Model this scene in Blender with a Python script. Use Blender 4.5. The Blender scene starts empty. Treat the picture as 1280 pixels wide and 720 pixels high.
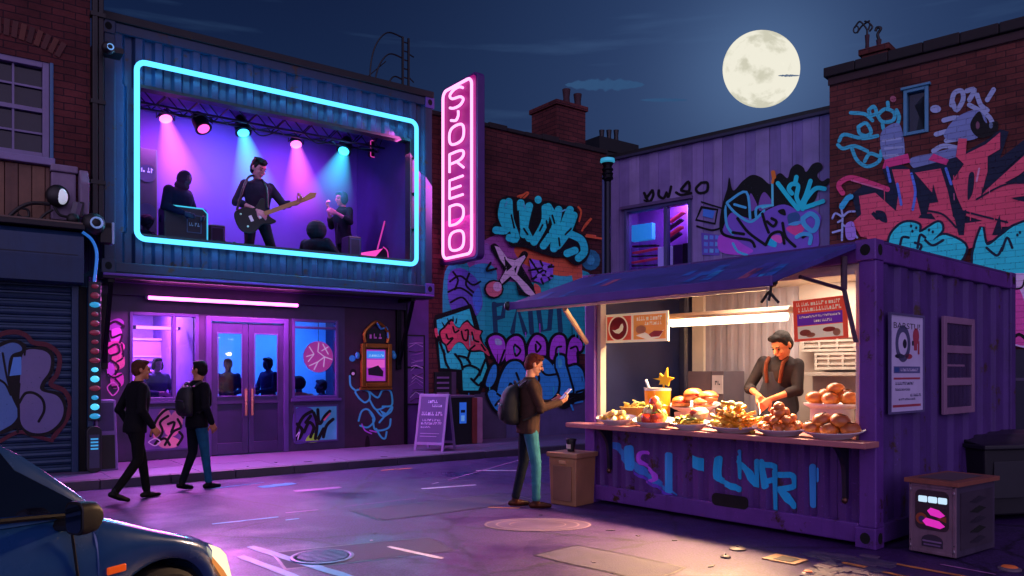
import bpy, math, random
from mathutils import Vector, Matrix
random.seed(7)
SC = bpy.context.scene
COL = SC.collection
PI = math.pi
# ---------------------------------------------------------------- survey of the site (pinhole: horizon row 465, focal 978)
CAM_H, HZ, FOC = 1.6, 465.0, 978.0
def ray(px, py): return Vector(((px - 640.0) / FOC, 1.0, (HZ - py) / FOC))
def P(px, py, Y):
    r = ray(px, py) * Y; r.z += CAM_H; return r
def GR(px, py, z=0.0): return P(px, py, (CAM_H - z) * FOC / (py - HZ))

class Frame:
    """local axes: x along a wall, y away from the street, z up"""
    def __init__(s, ox, oy, ang, oz=0.0):
        s.o = Vector((ox, oy, oz)); s.ang = ang
        s.m = Matrix.Translation(s.o) @ Matrix.Rotation(ang, 4, 'Z'); s.inv = s.m.inverted()
    def hit(s, px, py, y=0.0):
        c = s.inv @ Vector((0, 0, CAM_H)); d = s.inv.to_3x3() @ ray(px, py)
        t = (y - c.y) / d.y; q = c + d * t
        return q.x, q.z
    def u(s, px, y=0.0): return s.hit(px, 465, y)[0]
    def onz(s, px, py, z):
        return s.inv @ GR(px, py, z)
    def w(s, x, y, z): return s.m @ Vector((x, y, z))
    def loc(s, v): return s.inv @ v
def frame_pts(a, b):
    return Frame(a.x, a.y, math.atan2(b.y - a.y, b.x - a.x))

# ---------------------------------------------------------------- materials
def lin(c):
    if isinstance(c, str):
        c = c.lstrip('#'); c = [int(c[i:i+2], 16) / 255 for i in (0, 2, 4)]
        return tuple(x / 12.92 if x <= 0.04045 else ((x + 0.055) / 1.055) ** 2.4 for x in c)
    return tuple(c)
MATS = {}
def newmat(name):
    m = bpy.data.materials.new(name); m.use_nodes = True
    nt = m.node_tree; nt.nodes.clear()
    out = nt.nodes.new('ShaderNodeOutputMaterial')
    return m, nt, out
def N(nt, t, **kw):
    n = nt.nodes.new(t)
    for k, v in kw.items():
        if k.startswith('_'): n.inputs[k[1:].replace('_', ' ')].default_value = v
        else: setattr(n, k, v)
    return n
def scale(c, f): return tuple(min(1, x * f) for x in c) + (1.0,)
def M(col, rough=0.6, metal=0.0, var=0.18, sc=3.0, bump=0.0, bsc=40.0, emit=0.0, ecol=None, streak=0.0, coat=0.0, spec=0.5, name=None, wear=0.0):
    key = (str(col), rough, metal, var, sc, bump, bsc, emit, str(ecol), streak, coat, spec, wear)
    if key in MATS: return MATS[key]
    c = lin(col)
    m, nt, out = newmat(name or 'paint')
    b = N(nt, 'ShaderNodeBsdfPrincipled'); nt.links.new(b.outputs[0], out.inputs[0])
    b.inputs['Roughness'].default_value = rough; b.inputs['Metallic'].default_value = metal
    b.inputs['Specular IOR Level'].default_value = spec
    b.inputs['Coat Weight'].default_value = coat; b.inputs['Coat Roughness'].default_value = 0.06
    tc = N(nt, 'ShaderNodeTexCoord')
    n1 = N(nt, 'ShaderNodeTexNoise', _Scale=sc, _Detail=6.0, _Roughness=0.62)
    nt.links.new(tc.outputs['Object'], n1.inputs['Vector'])
    rp = N(nt, 'ShaderNodeMapRange'); rp.inputs[1].default_value = 0.3; rp.inputs[2].default_value = 0.7
    nt.links.new(n1.outputs[0], rp.inputs[0])
    mx = N(nt, 'ShaderNodeMix', data_type='RGBA')
    mx.inputs[6].default_value = scale(c, 1 - var); mx.inputs[7].default_value = scale(c, 1 + var)
    nt.links.new(rp.outputs[0], mx.inputs[0])
    colout = mx.outputs[2]
    if streak > 0:
        mp = N(nt, 'ShaderNodeMapping'); mp.inputs['Scale'].default_value = (9, 9, 0.5)
        nt.links.new(tc.outputs['Object'], mp.inputs[0])
        n2 = N(nt, 'ShaderNodeTexNoise', _Scale=1.0, _Detail=5.0, _Roughness=0.7); nt.links.new(mp.outputs[0], n2.inputs['Vector'])
        r2 = N(nt, 'ShaderNodeMapRange'); r2.inputs[1].default_value = 0.52; r2.inputs[2].default_value = 0.75
        r2.inputs[4].default_value = streak
        nt.links.new(n2.outputs[0], r2.inputs[0])
        m2 = N(nt, 'ShaderNodeMix', data_type='RGBA'); m2.inputs[7].default_value = scale(c, 0.3)
        nt.links.new(r2.outputs[0], m2.inputs[0]); nt.links.new(colout, m2.inputs[6]); colout = m2.outputs[2]
    if wear > 0:
        n5 = N(nt, 'ShaderNodeTexNoise', _Scale=3.2, _Detail=9.0, _Roughness=0.72); nt.links.new(tc.outputs['Object'], n5.inputs['Vector'])
        r5 = N(nt, 'ShaderNodeMapRange'); r5.inputs[1].default_value = 0.615 - wear*.10; r5.inputs[2].default_value = 0.66 - wear*.08; nt.links.new(n5.outputs[0], r5.inputs[0])
        m5 = N(nt, 'ShaderNodeMix', data_type='RGBA'); m5.inputs[7].default_value = (0.045, 0.016, 0.010, 1)
        nt.links.new(r5.outputs[0], m5.inputs[0]); nt.links.new(colout, m5.inputs[6]); colout = m5.outputs[2]
        n6 = N(nt, 'ShaderNodeTexNoise', _Scale=45.0, _Detail=3.0); nt.links.new(tc.outputs['Object'], n6.inputs['Vector'])
        r6 = N(nt, 'ShaderNodeMapRange'); r6.inputs[1].default_value = 0.66; r6.inputs[2].default_value = 0.70; r6.inputs[4].default_value = .5; nt.links.new(n6.outputs[0], r6.inputs[0])
        m6 = N(nt, 'ShaderNodeMix', data_type='RGBA'); m6.inputs[7].default_value = scale(c, 2.2); nt.links.new(r6.outputs[0], m6.inputs[0]); nt.links.new(colout, m6.inputs[6]); colout = m6.outputs[2]
    nt.links.new(colout, b.inputs['Base Color'])
    rr = N(nt, 'ShaderNodeMapRange'); rr.inputs[3].default_value = max(0.03, rough - 0.12); rr.inputs[4].default_value = min(1, rough + 0.12)
    nt.links.new(n1.outputs[0], rr.inputs[0]); nt.links.new(rr.outputs[0], b.inputs['Roughness'])
    if bump > 0:
        n3 = N(nt, 'ShaderNodeTexNoise', _Scale=bsc, _Detail=4.0); nt.links.new(tc.outputs['Object'], n3.inputs['Vector'])
        bp = N(nt, 'ShaderNodeBump', _Strength=bump, _Distance=0.01)
        nt.links.new(n3.outputs[0], bp.inputs['Height']); nt.links.new(bp.outputs[0], b.inputs['Normal'])
    if emit > 0:
        b.inputs['Emission Color'].default_value = lin(ecol or col) + (1,); b.inputs['Emission Strength'].default_value = emit
    MATS[key] = m
    return m
def EM(col, strength):
    key = ('em', str(col), strength)
    if key in MATS: return MATS[key]
    m, nt, out = newmat('glow')
    e = N(nt, 'ShaderNodeEmission'); e.inputs[0].default_value = lin(col) + (1,); e.inputs[1].default_value = strength
    nt.links.new(e.outputs[0], out.inputs[0]); MATS[key] = m
    return m
def GLASS(tint='#c8d8e8', refl=0.35, rough=0.03, opac=0.0, ocol='#101828'):
    key = ('gl', tint, refl, rough, opac, ocol)
    if key in MATS: return MATS[key]
    m, nt, out = newmat('glass')
    t = N(nt, 'ShaderNodeBsdfTransparent'); t.inputs[0].default_value = lin(tint) + (1,)
    d = N(nt, 'ShaderNodeBsdfDiffuse'); d.inputs[0].default_value = lin(ocol) + (1,)
    g = N(nt, 'ShaderNodeBsdfGlossy'); g.inputs['Roughness'].default_value = rough
    fr = N(nt, 'ShaderNodeFresnel', _IOR=1.45)
    mu = N(nt, 'ShaderNodeMath', operation='MULTIPLY'); mu.inputs[1].default_value = refl * 2; nt.links.new(fr.outputs[0], mu.inputs[0])
    m1 = N(nt, 'ShaderNodeMixShader'); m1.inputs[0].default_value = opac
    nt.links.new(t.outputs[0], m1.inputs[1]); nt.links.new(d.outputs[0], m1.inputs[2])
    m2 = N(nt, 'ShaderNodeMixShader'); nt.links.new(mu.outputs[0], m2.inputs[0])
    nt.links.new(m1.outputs[0], m2.inputs[1]); nt.links.new(g.outputs[0], m2.inputs[2])
    nt.links.new(m2.outputs[0], out.inputs[0]); MATS[key] = m
    return m
def BRICK(c1, c2, mortar, dark=0.5, name='brick'):
    m, nt, out = newmat(name)
    b = N(nt, 'ShaderNodeBsdfPrincipled'); nt.links.new(b.outputs[0], out.inputs[0])
    uv = N(nt, 'ShaderNodeUVMap')
    wob = N(nt, 'ShaderNodeTexNoise', _Scale=5.0, _Detail=2.0); nt.links.new(uv.outputs[0], wob.inputs['Vector'])
    va = N(nt, 'ShaderNodeMix', data_type='RGBA', blend_type='LINEAR_LIGHT'); va.inputs[0].default_value = 0.012
    nt.links.new(uv.outputs[0], va.inputs[6]); nt.links.new(wob.outputs[1], va.inputs[7])
    br = N(nt, 'ShaderNodeTexBrick', offset=0.5, squash=1.0)
    br.inputs['Color1'].default_value = lin(c1) + (1,); br.inputs['Color2'].default_value = lin(c2) + (1,); br.inputs['Mortar'].default_value = lin(mortar) + (1,)
    br.inputs['Scale'].default_value = 1.0; br.inputs['Mortar Size'].default_value = 0.008; br.inputs['Mortar Smooth'].default_value = 0.3
    br.inputs['Brick Width'].default_value = 0.30; br.inputs['Row Height'].default_value = 0.105; br.inputs['Bias'].default_value = -0.2
    nt.links.new(va.outputs[2], br.inputs['Vector'])
    n1 = N(nt, 'ShaderNodeTexNoise', _Scale=0.8, _Detail=7.0, _Roughness=0.65); nt.links.new(uv.outputs[0], n1.inputs['Vector'])
    r1 = N(nt, 'ShaderNodeMapRange'); r1.inputs[1].default_value = 0.35; r1.inputs[2].default_value = 0.7; r1.inputs[3].default_value = 1.25; r1.inputs[4].default_value = dark
    nt.links.new(n1.outputs[0], r1.inputs[0])
    n4 = N(nt, 'ShaderNodeTexNoise', _Scale=26.0, _Detail=4.0); nt.links.new(uv.outputs[0], n4.inputs['Vector'])
    r4 = N(nt, 'ShaderNodeMapRange'); r4.inputs[3].default_value = 0.7; r4.inputs[4].default_value = 1.3; nt.links.new(n4.outputs[0], r4.inputs[0])
    mm = N(nt, 'ShaderNodeMath', operation='MULTIPLY'); nt.links.new(r1.outputs[0], mm.inputs[0]); nt.links.new(r4.outputs[0], mm.inputs[1])
    mx = N(nt, 'ShaderNodeVectorMath', operation='SCALE'); nt.links.new(br.outputs[0], mx.inputs[0]); nt.links.new(mm.outputs[0], mx.inputs['Scale'])
    nt.links.new(mx.outputs[0], b.inputs['Base Color'])
    b.inputs['Roughness'].default_value = 0.85; b.inputs['Specular IOR Level'].default_value = 0.25
    inv = N(nt, 'ShaderNodeMath', operation='SUBTRACT'); inv.inputs[0].default_value = 1.0; nt.links.new(br.outputs['Fac'], inv.inputs[1])
    ad = N(nt, 'ShaderNodeMath', operation='MULTIPLY_ADD'); ad.inputs[1].default_value = 0.35
    nt.links.new(n4.outputs[0], ad.inputs[0]); nt.links.new(inv.outputs[0], ad.inputs[2])
    bp = N(nt, 'ShaderNodeBump', _Strength=0.7, _Distance=0.015); nt.links.new(ad.outputs[0], bp.inputs['Height']); nt.links.new(bp.outputs[0], b.inputs['Normal'])
    return m

# ---------------------------------------------------------------- mesh builder
def catmull(pts, closed=False, n=6):
    if len(pts) < 3: return list(pts)
    out = []; L = len(pts)
    rng = range(L) if closed else range(L - 1)
    for i in rng:
        p0 = pts[(i - 1) % L] if (closed or i > 0) else pts[i]
        p1 = pts[i]; p2 = pts[(i + 1) % L]
        p3 = pts[(i + 2) % L] if (closed or i + 2 < L) else pts[(i + 1) % L]
        for k in range(n):
            t = k / n
            out.append(tuple(0.5 * ((2 * b) + (c - a) * t + (2 * a - 5 * b + 4 * c - d) * t * t + (3 * b - a - 3 * c + d) * t ** 3)
                             for a, b, c, d in zip(p0, p1, p2, p3)))
    if not closed: out.append(tuple(pts[-1]))
    return out
class MB:
    def __init__(s): s.V = []; s.F = []; s.MI = []; s.T = Matrix.Identity(4); s.mats = []
    def mi(s, m):
        if m is None: return 0
        if m not in s.mats: s.mats.append(m)
        return s.mats.index(m)
    def add(s, pts, faces, m=None):
        k = len(s.V); i = s.mi(m)
        s.V += [s.T @ Vector(p) for p in pts]
        for f in faces: s.F.append([k + a for a in f]); s.MI.append(i)
        return s
    def box(s, x0, y0, z0, x1, y1, z1, m=None):
        if x0 > x1: x0, x1 = x1, x0
        if y0 > y1: y0, y1 = y1, y0
        if z0 > z1: z0, z1 = z1, z0
        p = [(x0,y0,z0),(x1,y0,z0),(x1,y1,z0),(x0,y1,z0),(x0,y0,z1),(x1,y0,z1),(x1,y1,z1),(x0,y1,z1)]
        return s.add(p, [(0,3,2,1),(4,5,6,7),(0,1,5,4),(1,2,6,5),(2,3,7,6),(3,0,4,7)], m)
    def cbox(s, c, d, m=None, rz=0, rx=0, ry=0):
        T0 = s.T; s.T = T0 @ Matrix.Translation(Vector(c)) @ Matrix.Rotation(rz, 4, 'Z') @ Matrix.Rotation(ry, 4, 'Y') @ Matrix.Rotation(rx, 4, 'X')
        s.box(-d[0]/2, -d[1]/2, -d[2]/2, d[0]/2, d[1]/2, d[2]/2, m); s.T = T0; return s
    def quad(s, a, b, c, d, m=None): return s.add([a, b, c, d], [(0,1,2,3)], m)
    def poly(s, pts, m=None): return s.add(pts, [tuple(range(len(pts)))], m)
    def prism(s, pts, ex, m=None):
        """pts: closed planar loop (3-D), extruded by vector ex"""
        n = len(pts); q = [Vector(p) + Vector(ex) for p in pts]
        f = [tuple(range(n))[::-1], tuple(range(n, 2 * n))] + [(i, (i+1) % n, n + (i+1) % n, n + i) for i in range(n)]
        return s.add([Vector(p) for p in pts] + q, f, m)
    def tube(s, path, r, n=8, m=None, closed=False, cap=True):
        path = [Vector(p) for p in path]; L = len(path)
        rs = r if isinstance(r, (list, tuple)) else [r] * L
        pts = []; prev = None
        for i, p in enumerate(path):
            a = path[i-1] if (closed or i > 0) else p
            b = path[(i+1) % L] if (closed or i < L - 1) else p
            d = (b - a)
            if d.length < 1e-9: d = Vector((0,0,1))
            d.normalize()
            if prev is None: up = Vector((0,0,1)) if abs(d.z) < 0.9 else Vector((1,0,0))
            else: up = prev
            x = d.cross(up)
            if x.length < 1e-6: x = d.orthogonal()
            x.normalize(); y = x.cross(d).normalized(); prev = y
            for k in range(n):
                a2 = 2 * PI * k / n
                pts.append(p + (x * math.cos(a2) + y * math.sin(a2)) * rs[i])
        f = []
        R = L if closed else L - 1
        for i in range(R):
            j = (i + 1) % L
            for k in range(n):
                k2 = (k + 1) % n
                f.append((i*n+k, i*n+k2, j*n+k2, j*n+k))
        if cap and not closed: f += [tuple(range(n))[::-1], tuple(range((L-1)*n, L*n))]
        return s.add(pts, f, m)
    def lathe(s, prof, n=20, c=(0,0,0), m=None, cap=True, sx=1, sy=1, jit=0):
        c = Vector(c); pts = []
        for r, z in prof:
            for k in range(n):
                a = 2*PI*k/n; j = 1 + random.uniform(-jit, jit)
                pts.append(c + Vector((r*math.cos(a)*sx*j, r*math.sin(a)*sy*j, z)))
        f = []
        for i in range(len(prof)-1):
            for k in range(n):
                k2 = (k+1) % n; f.append((i*n+k, i*n+k2, (i+1)*n+k2, (i+1)*n+k))
        if cap: f += [tuple(range(n))[::-1], tuple(range((len(prof)-1)*n, len(prof)*n))]
        return s.add(pts, f, m)
    def ell(s, c, r, n=14, m=None, R=None):
        if not isinstance(r, (tuple, list)): r = (r, r, r)
        h = n // 2; pts = [Vector((0,0,-r[2]))]
        for i in range(1, h):
            ph = -PI/2 + PI*i/h
            for k in range(n):
                a = 2*PI*k/n; pts.append(Vector((r[0]*math.cos(ph)*math.cos(a), r[1]*math.cos(ph)*math.sin(a), r[2]*math.sin(ph))))
        pts.append(Vector((0,0,r[2]))); top = len(pts)-1
        f = [(0, 1+(k+1)%n, 1+k) for k in range(n)]
        for i in range(h-2):
            for k in range(n):
                k2=(k+1)%n; f.append((1+i*n+k, 1+i*n+k2, 1+(i+1)*n+k2, 1+(i+1)*n+k))
        f += [(1+(h-2)*n+k, 1+(h-2)*n+(k+1)%n, top) for k in range(n)]
        if R is not None: pts = [R @ p for p in pts]
        return s.add([p + Vector(c) for p in pts], f, m)
    def cap(s, a, b, ra, rb, n=10, m=None):
        """tapered capsule"""
        a = Vector(a); b = Vector(b); d = b - a; L = d.length
        if L < 1e-6: return s.ell(a, ra, n, m)
        d /= L; path = []; rr = []
        for t in (0.995, 0.9, 0.7, 0.4): path.append(a - d*ra*t); rr.append(ra*math.sqrt(1-t*t))
        path += [a, b]; rr += [ra, rb]
        for t in (0.4, 0.7, 0.9, 0.995): path.append(b + d*rb*t); rr.append(rb*math.sqrt(1-t*t))
        return s.tube(path, rr, n, m)
    def loft(s, rings, m=None, cap=True, closed=False):
        n = len(rings[0]); pts = [p for r in rings for p in r]; f = []
        for i in range(len(rings) - (0 if closed else 1)):
            j = (i+1) % len(rings)
            for k in range(n):
                k2 = (k+1)%n; f.append((i*n+k, i*n+k2, j*n+k2, j*n+k))
        if cap and not closed: f += [tuple(range(n))[::-1], tuple(range((len(rings)-1)*n, len(rings)*n))]
        return s.add(pts, f, m)
    def mesh(s, name):
        me = bpy.data.meshes.new(name)
        me.from_pydata([tuple(v) for v in s.V], [], s.F)
        me.polygons.foreach_set('material_index', s.MI)
        for m in s.mats: me.materials.append(m)
        return me
    def build(s, name, parent=None, mat=None, smooth=False, bevel=0.0, world=None, fixn=False, kind=None, label=None):
        if mat is not None and not s.mats: s.mats.append(mat)
        me = s.mesh(name)
        if fixn:
            import bmesh
            bm = bmesh.new(); bm.from_mesh(me); bmesh.ops.recalc_face_normals(bm, faces=bm.faces); bm.to_mesh(me); bm.free()
        uvbox(me)
        if smooth:
            me.polygons.foreach_set('use_smooth', [True] * len(me.polygons)); me.set_sharp_from_angle(angle=math.radians(38))
        o = bpy.data.objects.new(name, me); COL.objects.link(o)
        if parent is not None: o.parent = parent
        if bevel > 0:
            bv = o.modifiers.new('bevel', 'BEVEL'); bv.width = bevel; bv.segments = 2; bv.limit_method = 'ANGLE'; bv.angle_limit = math.radians(35)
        if kind: o['kind'] = kind
        if label: o['label'] = label
        return o
def uvbox(me):
    uvl = me.uv_layers.new(name='UVMap'); d = uvl.data; vs = me.vertices
    for p in me.polygons:
        n = p.normal; ax, ay, az = abs(n.x), abs(n.y), abs(n.z)
        for li in p.loop_indices:
            c = vs[me.loops[li].vertex_index].co
            if ay >= ax and ay >= az: d[li].uv = (c.x, c.z)
            elif ax >= az: d[li].uv = (c.y, c.z)
            else: d[li].uv = (c.x, c.y)

def thing(name, label, cat, loc=(0,0,0), rz=0.0, group=None, kind=None):
    o = bpy.data.objects.new(name, None); COL.objects.link(o)
    o.location = loc; o.rotation_euler = (0, 0, rz); o.empty_display_size = 0.1
    tag(o, label, cat, group, kind); return o
def tag(o, label=None, cat=None, group=None, kind=None):
    if label: o['label'] = label
    if cat: o['category'] = cat
    if group: o['group'] = group
    if kind: o['kind'] = kind
    return o
def fthing(fr, name, label, cat, x=0, y=0, z=0, group=None, kind=None):
    return thing(name, label, cat, fr.w(x, y, z), fr.ang, group, kind)
def dup(root, loc, rz=None, label=None):
    r = root.copy(); COL.objects.link(r); r.location = loc
    if rz is not None: r.rotation_euler = (0, 0, rz)
    if label: r['label'] = label
    for ch in list(root.children):
        c = ch.copy(); COL.objects.link(c); c.parent = r
        for g in ch.children:
            d = g.copy(); COL.objects.link(d); d.parent = c
    return r

# ---------------------------------------------------------------- text and spray paint
_tc = {}
def text_geo(body):
    if body in _tc: return _tc[body]
    cu = bpy.data.curves.new('t', 'FONT'); cu.body = body; cu.size = 1; cu.align_x = 'CENTER'; cu.align_y = 'CENTER'; cu.resolution_u = 3
    o = bpy.data.objects.new('t', cu); COL.objects.link(o); bpy.context.view_layer.update()
    me = bpy.data.meshes.new_from_object(o.evaluated_get(bpy.context.evaluated_depsgraph_get()))
    V = [tuple(v.co) for v in me.vertices]; F = [tuple(p.vertices) for p in me.polygons]
    bpy.data.objects.remove(o); bpy.data.curves.remove(cu); bpy.data.meshes.remove(me)
    _tc[body] = (V, F); return V, F
def put_text(mb, body, c, h, m, w=None, y=None):
    """text on a local x-z plane facing -y, centred at c, capital height h, optional total width w"""
    V, F = text_geo(body)
    xs = [v[0] for v in V]; ww = max(xs) - min(xs); ys = [v[1] for v in V]; hh = max(ys) - min(ys); cx = (max(xs)+min(xs))/2; cy = (max(ys)+min(ys))/2
    sz = h / hh; sx = (w / ww) if w else sz
    mb.add([((v[0]-cx)*sx + c[0], c[1], (v[1]-cy)*sz + c[2]) for v in V], F, m)
def squiggle(mb, x0, x1, z, h, y, m, seed=0):
    """one unreadable line of print"""
    r = random.Random(seed); x = x0
    while x < x1 - h * 0.3:
        w = h * r.uniform(0.35, 0.7)
        k = r.randrange(4)
        if k == 0: mb.box(x, y-0.0005, z, x + w*0.3, y, z + h, m); mb.box(x + w*0.5, y-0.0005, z, x + w, y, z + h*0.35, m)
        elif k == 1: mb.box(x, y-0.0005, z, x + w, y, z + h*0.3, m); mb.box(x + w*0.3, y-0.0005, z+h*0.4, x + w*0.6, y, z + h, m)
        elif k == 2: mb.box(x, y-0.0005, z + h*0.6, x + w, y, z + h, m); mb.box(x, y-0.0005, z, x + w*0.35, y, z + h*0.55, m)
        else: mb.box(x, y-0.0005, z, x + w, y, z + h*0.8, m)
        x += w + h * (0.18 if r.random() > 0.2 else 0.5)

class Paint:
    """spray paint traced on a wall plane of a frame; every stroke lies a hair above the one below"""
    def __init__(s, fr, y=0.0, step=0.0007, prof=None, cuts=None):
        s.fr = fr; s.y = y; s.l = 0.004; s.step = step; s.mb = MB(); s.prof = prof; s.cuts = cuts; s.jit = 0.0
    def _pt(s, p, off):
        x, z = s.fr.hit(p[0], p[1], s.y); return (x, s.y - off, z)
    def _emit(s, pts, m):
        if not s.prof: s.mb.poly(pts, m); return
        # drape over corrugation: cut at profile breaks
        x0 = min(p[0] for p in pts); x1 = max(p[0] for p in pts)
        for a, b in zip(s.cuts[:-1], s.cuts[1:]):
            if b <= x0 or a >= x1: continue
            q = clipx(clipx(pts, a, 1), b, -1)
            if len(q) >= 3:
                s.mb.poly([(p[0], p[1] + s.prof(min(max(p[0], a + 1e-5), b - 1e-5)), p[2]) for p in q], m)
    def fill(s, pts, m, smooth=True):
        m = spray(m); s.l += s.step
        q = catmull(pts, True, 5) if smooth else pts
        s._emit([s._pt(p, s.l) for p in q], m); return s
    def stroke(s, pts, w, m, closed=False, smooth=True, w2=None):
        m = spray(m); s.l += s.step
        q = catmull(pts, closed, 5) if smooth else list(pts)
        if closed: q.append(q[0])
        L = len(q); ls = []; rs = []
        for i in range(L):
            a = q[max(i-1, 0)]; b = q[min(i+1, L-1)]
            if closed and i in (0, L-1): a = q[L-2]; b = q[1]
            dx, dy = b[0]-a[0], b[1]-a[1]; d = math.hypot(dx, dy) or 1
            ww = (w if w2 is None else w + (w2-w)*i/(L-1)) / 2
            nx, ny = -dy/d*ww, dx/d*ww
            ls.append((q[i][0]+nx, q[i][1]+ny)); rs.append((q[i][0]-nx, q[i][1]-ny))
        for i in range(L-1):
            o = s.l + s.step * 0.6 * i / L
            s._emit([s._pt(p, o) for p in (ls[i], ls[i+1], rs[i+1], rs[i])], m)
        if not closed:
            for e, c, inward in ((0, q[0], 1), (L-1, q[-1], -1)):
                o = s.l + s.step * 0.6 * (0 if e == 0 else 1)
                ang = math.atan2(ls[e][1]-c[1], ls[e][0]-c[0]); r = math.hypot(ls[e][0]-c[0], ls[e][1]-c[1])
                s._emit([s._pt((c[0]+r*math.cos(ang+inward*k*PI/8), c[1]+r*math.sin(ang+inward*k*PI/8)), o) for k in range(9)], m)
        return s
    def dot(s, c, rx, ry, m):
        return s.fill([(c[0]+rx*math.cos(a*PI/6), c[1]+ry*math.sin(a*PI/6)) for a in range(12)], m, False)
    def bubble(s, pts, w, mo, mf, wo=6, closed=False, hl=None):
        s.stroke(pts, w + wo, mo, closed); s.stroke(pts, w, mf, closed)
        return s
    def build(s, name, parent, label=None):
        o = s.mb.build(name, parent, label=label); s.mb = MB(); return o
def clipx(pts, x, sgn):
    out = []; n = len(pts)
    for i in range(n):
        a = pts[i]; b = pts[(i+1) % n]; da = (a[0]-x)*sgn; db = (b[0]-x)*sgn
        if da >= 0: out.append(a)
        if (da >= 0) != (db >= 0):
            t = da/(da-db); out.append(tuple(a[k]+(b[k]-a[k])*t for k in range(3)))
    return out
def SPRAY(c, brick):
    key = ('spray', c, brick)
    if key in MATS: return MATS[key]
    m, nt, out = newmat('spray_paint'); b = N(nt, 'ShaderNodeBsdfPrincipled'); b.inputs['Roughness'].default_value = .6; b.inputs['Specular IOR Level'].default_value = .3
    uv = N(nt, 'ShaderNodeUVMap')
    n1 = N(nt, 'ShaderNodeTexNoise', _Scale=1.8, _Detail=7.0, _Roughness=.65); nt.links.new(uv.outputs[0], n1.inputs['Vector'])
    mx = N(nt, 'ShaderNodeMix', data_type='RGBA'); mx.inputs[6].default_value = scale(c, .8); mx.inputs[7].default_value = scale(c, 1.2); nt.links.new(n1.outputs[0], mx.inputs[0]); col = mx.outputs[2]
    n2 = N(nt, 'ShaderNodeTexNoise', _Scale=30.0, _Detail=5.0, _Roughness=.7); nt.links.new(uv.outputs[0], n2.inputs['Vector'])
    hgt = n2.outputs[0]; wsrc = n2.outputs[0]
    if brick:
        br = N(nt, 'ShaderNodeTexBrick', offset=.5); br.inputs['Color1'].default_value = (1, 1, 1, 1); br.inputs['Color2'].default_value = (.78, .78, .78, 1); br.inputs['Mortar'].default_value = (.42, .38, .42, 1)
        for k, v in (('Scale', 1.0), ('Mortar Size', .008), ('Mortar Smooth', .3), ('Brick Width', .30), ('Row Height', .105)): br.inputs[k].default_value = v
        nt.links.new(uv.outputs[0], br.inputs['Vector'])
        mm = N(nt, 'ShaderNodeMix', data_type='RGBA', blend_type='MULTIPLY'); mm.inputs[0].default_value = .45; nt.links.new(col, mm.inputs[6]); nt.links.new(br.outputs[0], mm.inputs[7]); col = mm.outputs[2]
        ad = N(nt, 'ShaderNodeMath', operation='MULTIPLY_ADD'); ad.inputs[1].default_value = -1.5; nt.links.new(br.outputs['Fac'], ad.inputs[0]); nt.links.new(n2.outputs[0], ad.inputs[2]); hgt = ad.outputs[0]
        a2 = N(nt, 'ShaderNodeMath', operation='MULTIPLY_ADD'); a2.inputs[1].default_value = .09; nt.links.new(br.outputs['Fac'], a2.inputs[0]); nt.links.new(n2.outputs[0], a2.inputs[2]); wsrc = a2.outputs[0]
    nt.links.new(col, b.inputs['Base Color'])
    bp = N(nt, 'ShaderNodeBump', _Strength=.5, _Distance=.01); nt.links.new(hgt, bp.inputs['Height']); nt.links.new(bp.outputs[0], b.inputs['Normal'])
    wr = N(nt, 'ShaderNodeMapRange'); wr.inputs[1].default_value = .655; wr.inputs[2].default_value = .69; nt.links.new(wsrc, wr.inputs[0])
    tr = N(nt, 'ShaderNodeBsdfTransparent'); ms = N(nt, 'ShaderNodeMixShader'); nt.links.new(wr.outputs[0], ms.inputs[0]); nt.links.new(b.outputs[0], ms.inputs[1]); nt.links.new(tr.outputs[0], ms.inputs[2]); nt.links.new(ms.outputs[0], out.inputs[0])
    MATS[key] = m; return m
SPRAY_BRICK = False
def spray(c):
    if isinstance(c, str):
        l = lin(c); k = 1.0 if max(l) < .012 else min(2.2, .92/max(l)); c = tuple(x*k for x in l)
    return c if not isinstance(c, tuple) else SPRAY(c, SPRAY_BRICK)

def corr(mb, x0, x1, z0, z1, y, pitch=0.28, depth=0.04, m=None, flat=False):
    """vertical corrugated sheet facing -y"""
    n = max(1, round((x1-x0)/pitch)); p = (x1-x0)/n; q = []
    for i in range(n):
        a = x0 + i*p
        q += [(a, y), (a + p*0.34, y), (a + p*0.5, y + depth), (a + p*0.84, y + depth)]
    q.append((x1, y))
    pts = [(a, b, z0) for a, b in q] + [(a, b, z1) for a, b in q]; L = len(q)
    mb.add(pts, [(i, i+1, L+i+1, L+i) for i in range(L-1)], m)
def corr_prof(x0, x1, pitch=0.28, depth=0.04):
    n = max(1, round((x1-x0)/pitch)); p = (x1-x0)/n; cuts = []
    for i in range(n):
        a = x0+i*p; cuts += [a, a+p*0.34, a+p*0.5, a+p*0.84]
    cuts.append(x1)
    def f(x):
        t = ((x-x0) % p)/p
        if t < 0.34: return 0
        if t < 0.5: return depth*(t-0.34)/0.16
        if t < 0.84: return depth
        return depth*(1-(t-0.84)/0.16)
    return f, cuts
def casting(mb, x, y, z, sx, sy, sz, m, hole):
    """container corner block with dark oval holes on -y and +x or -x faces"""
    mb.box(x-sx, y-sy, z-sz, x+sx, y+sy, z+sz, m)
    for a in (0,):
        c = [(x + sx*0.5*math.cos(t*PI/6), y-sy-0.002, z + sz*0.55*math.sin(t*PI/6)) for t in range(12)]
        mb.poly(c, hole)
        for sgn in (1, -1):
            c = [(x + sgn*(sx+0.002), y + sy*0.5*math.cos(t*PI/6), z + sz*0.55*math.sin(t*PI/6)) for t in range(12)]
            mb.poly(c if sgn > 0 else c[::-1], hole)
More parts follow.
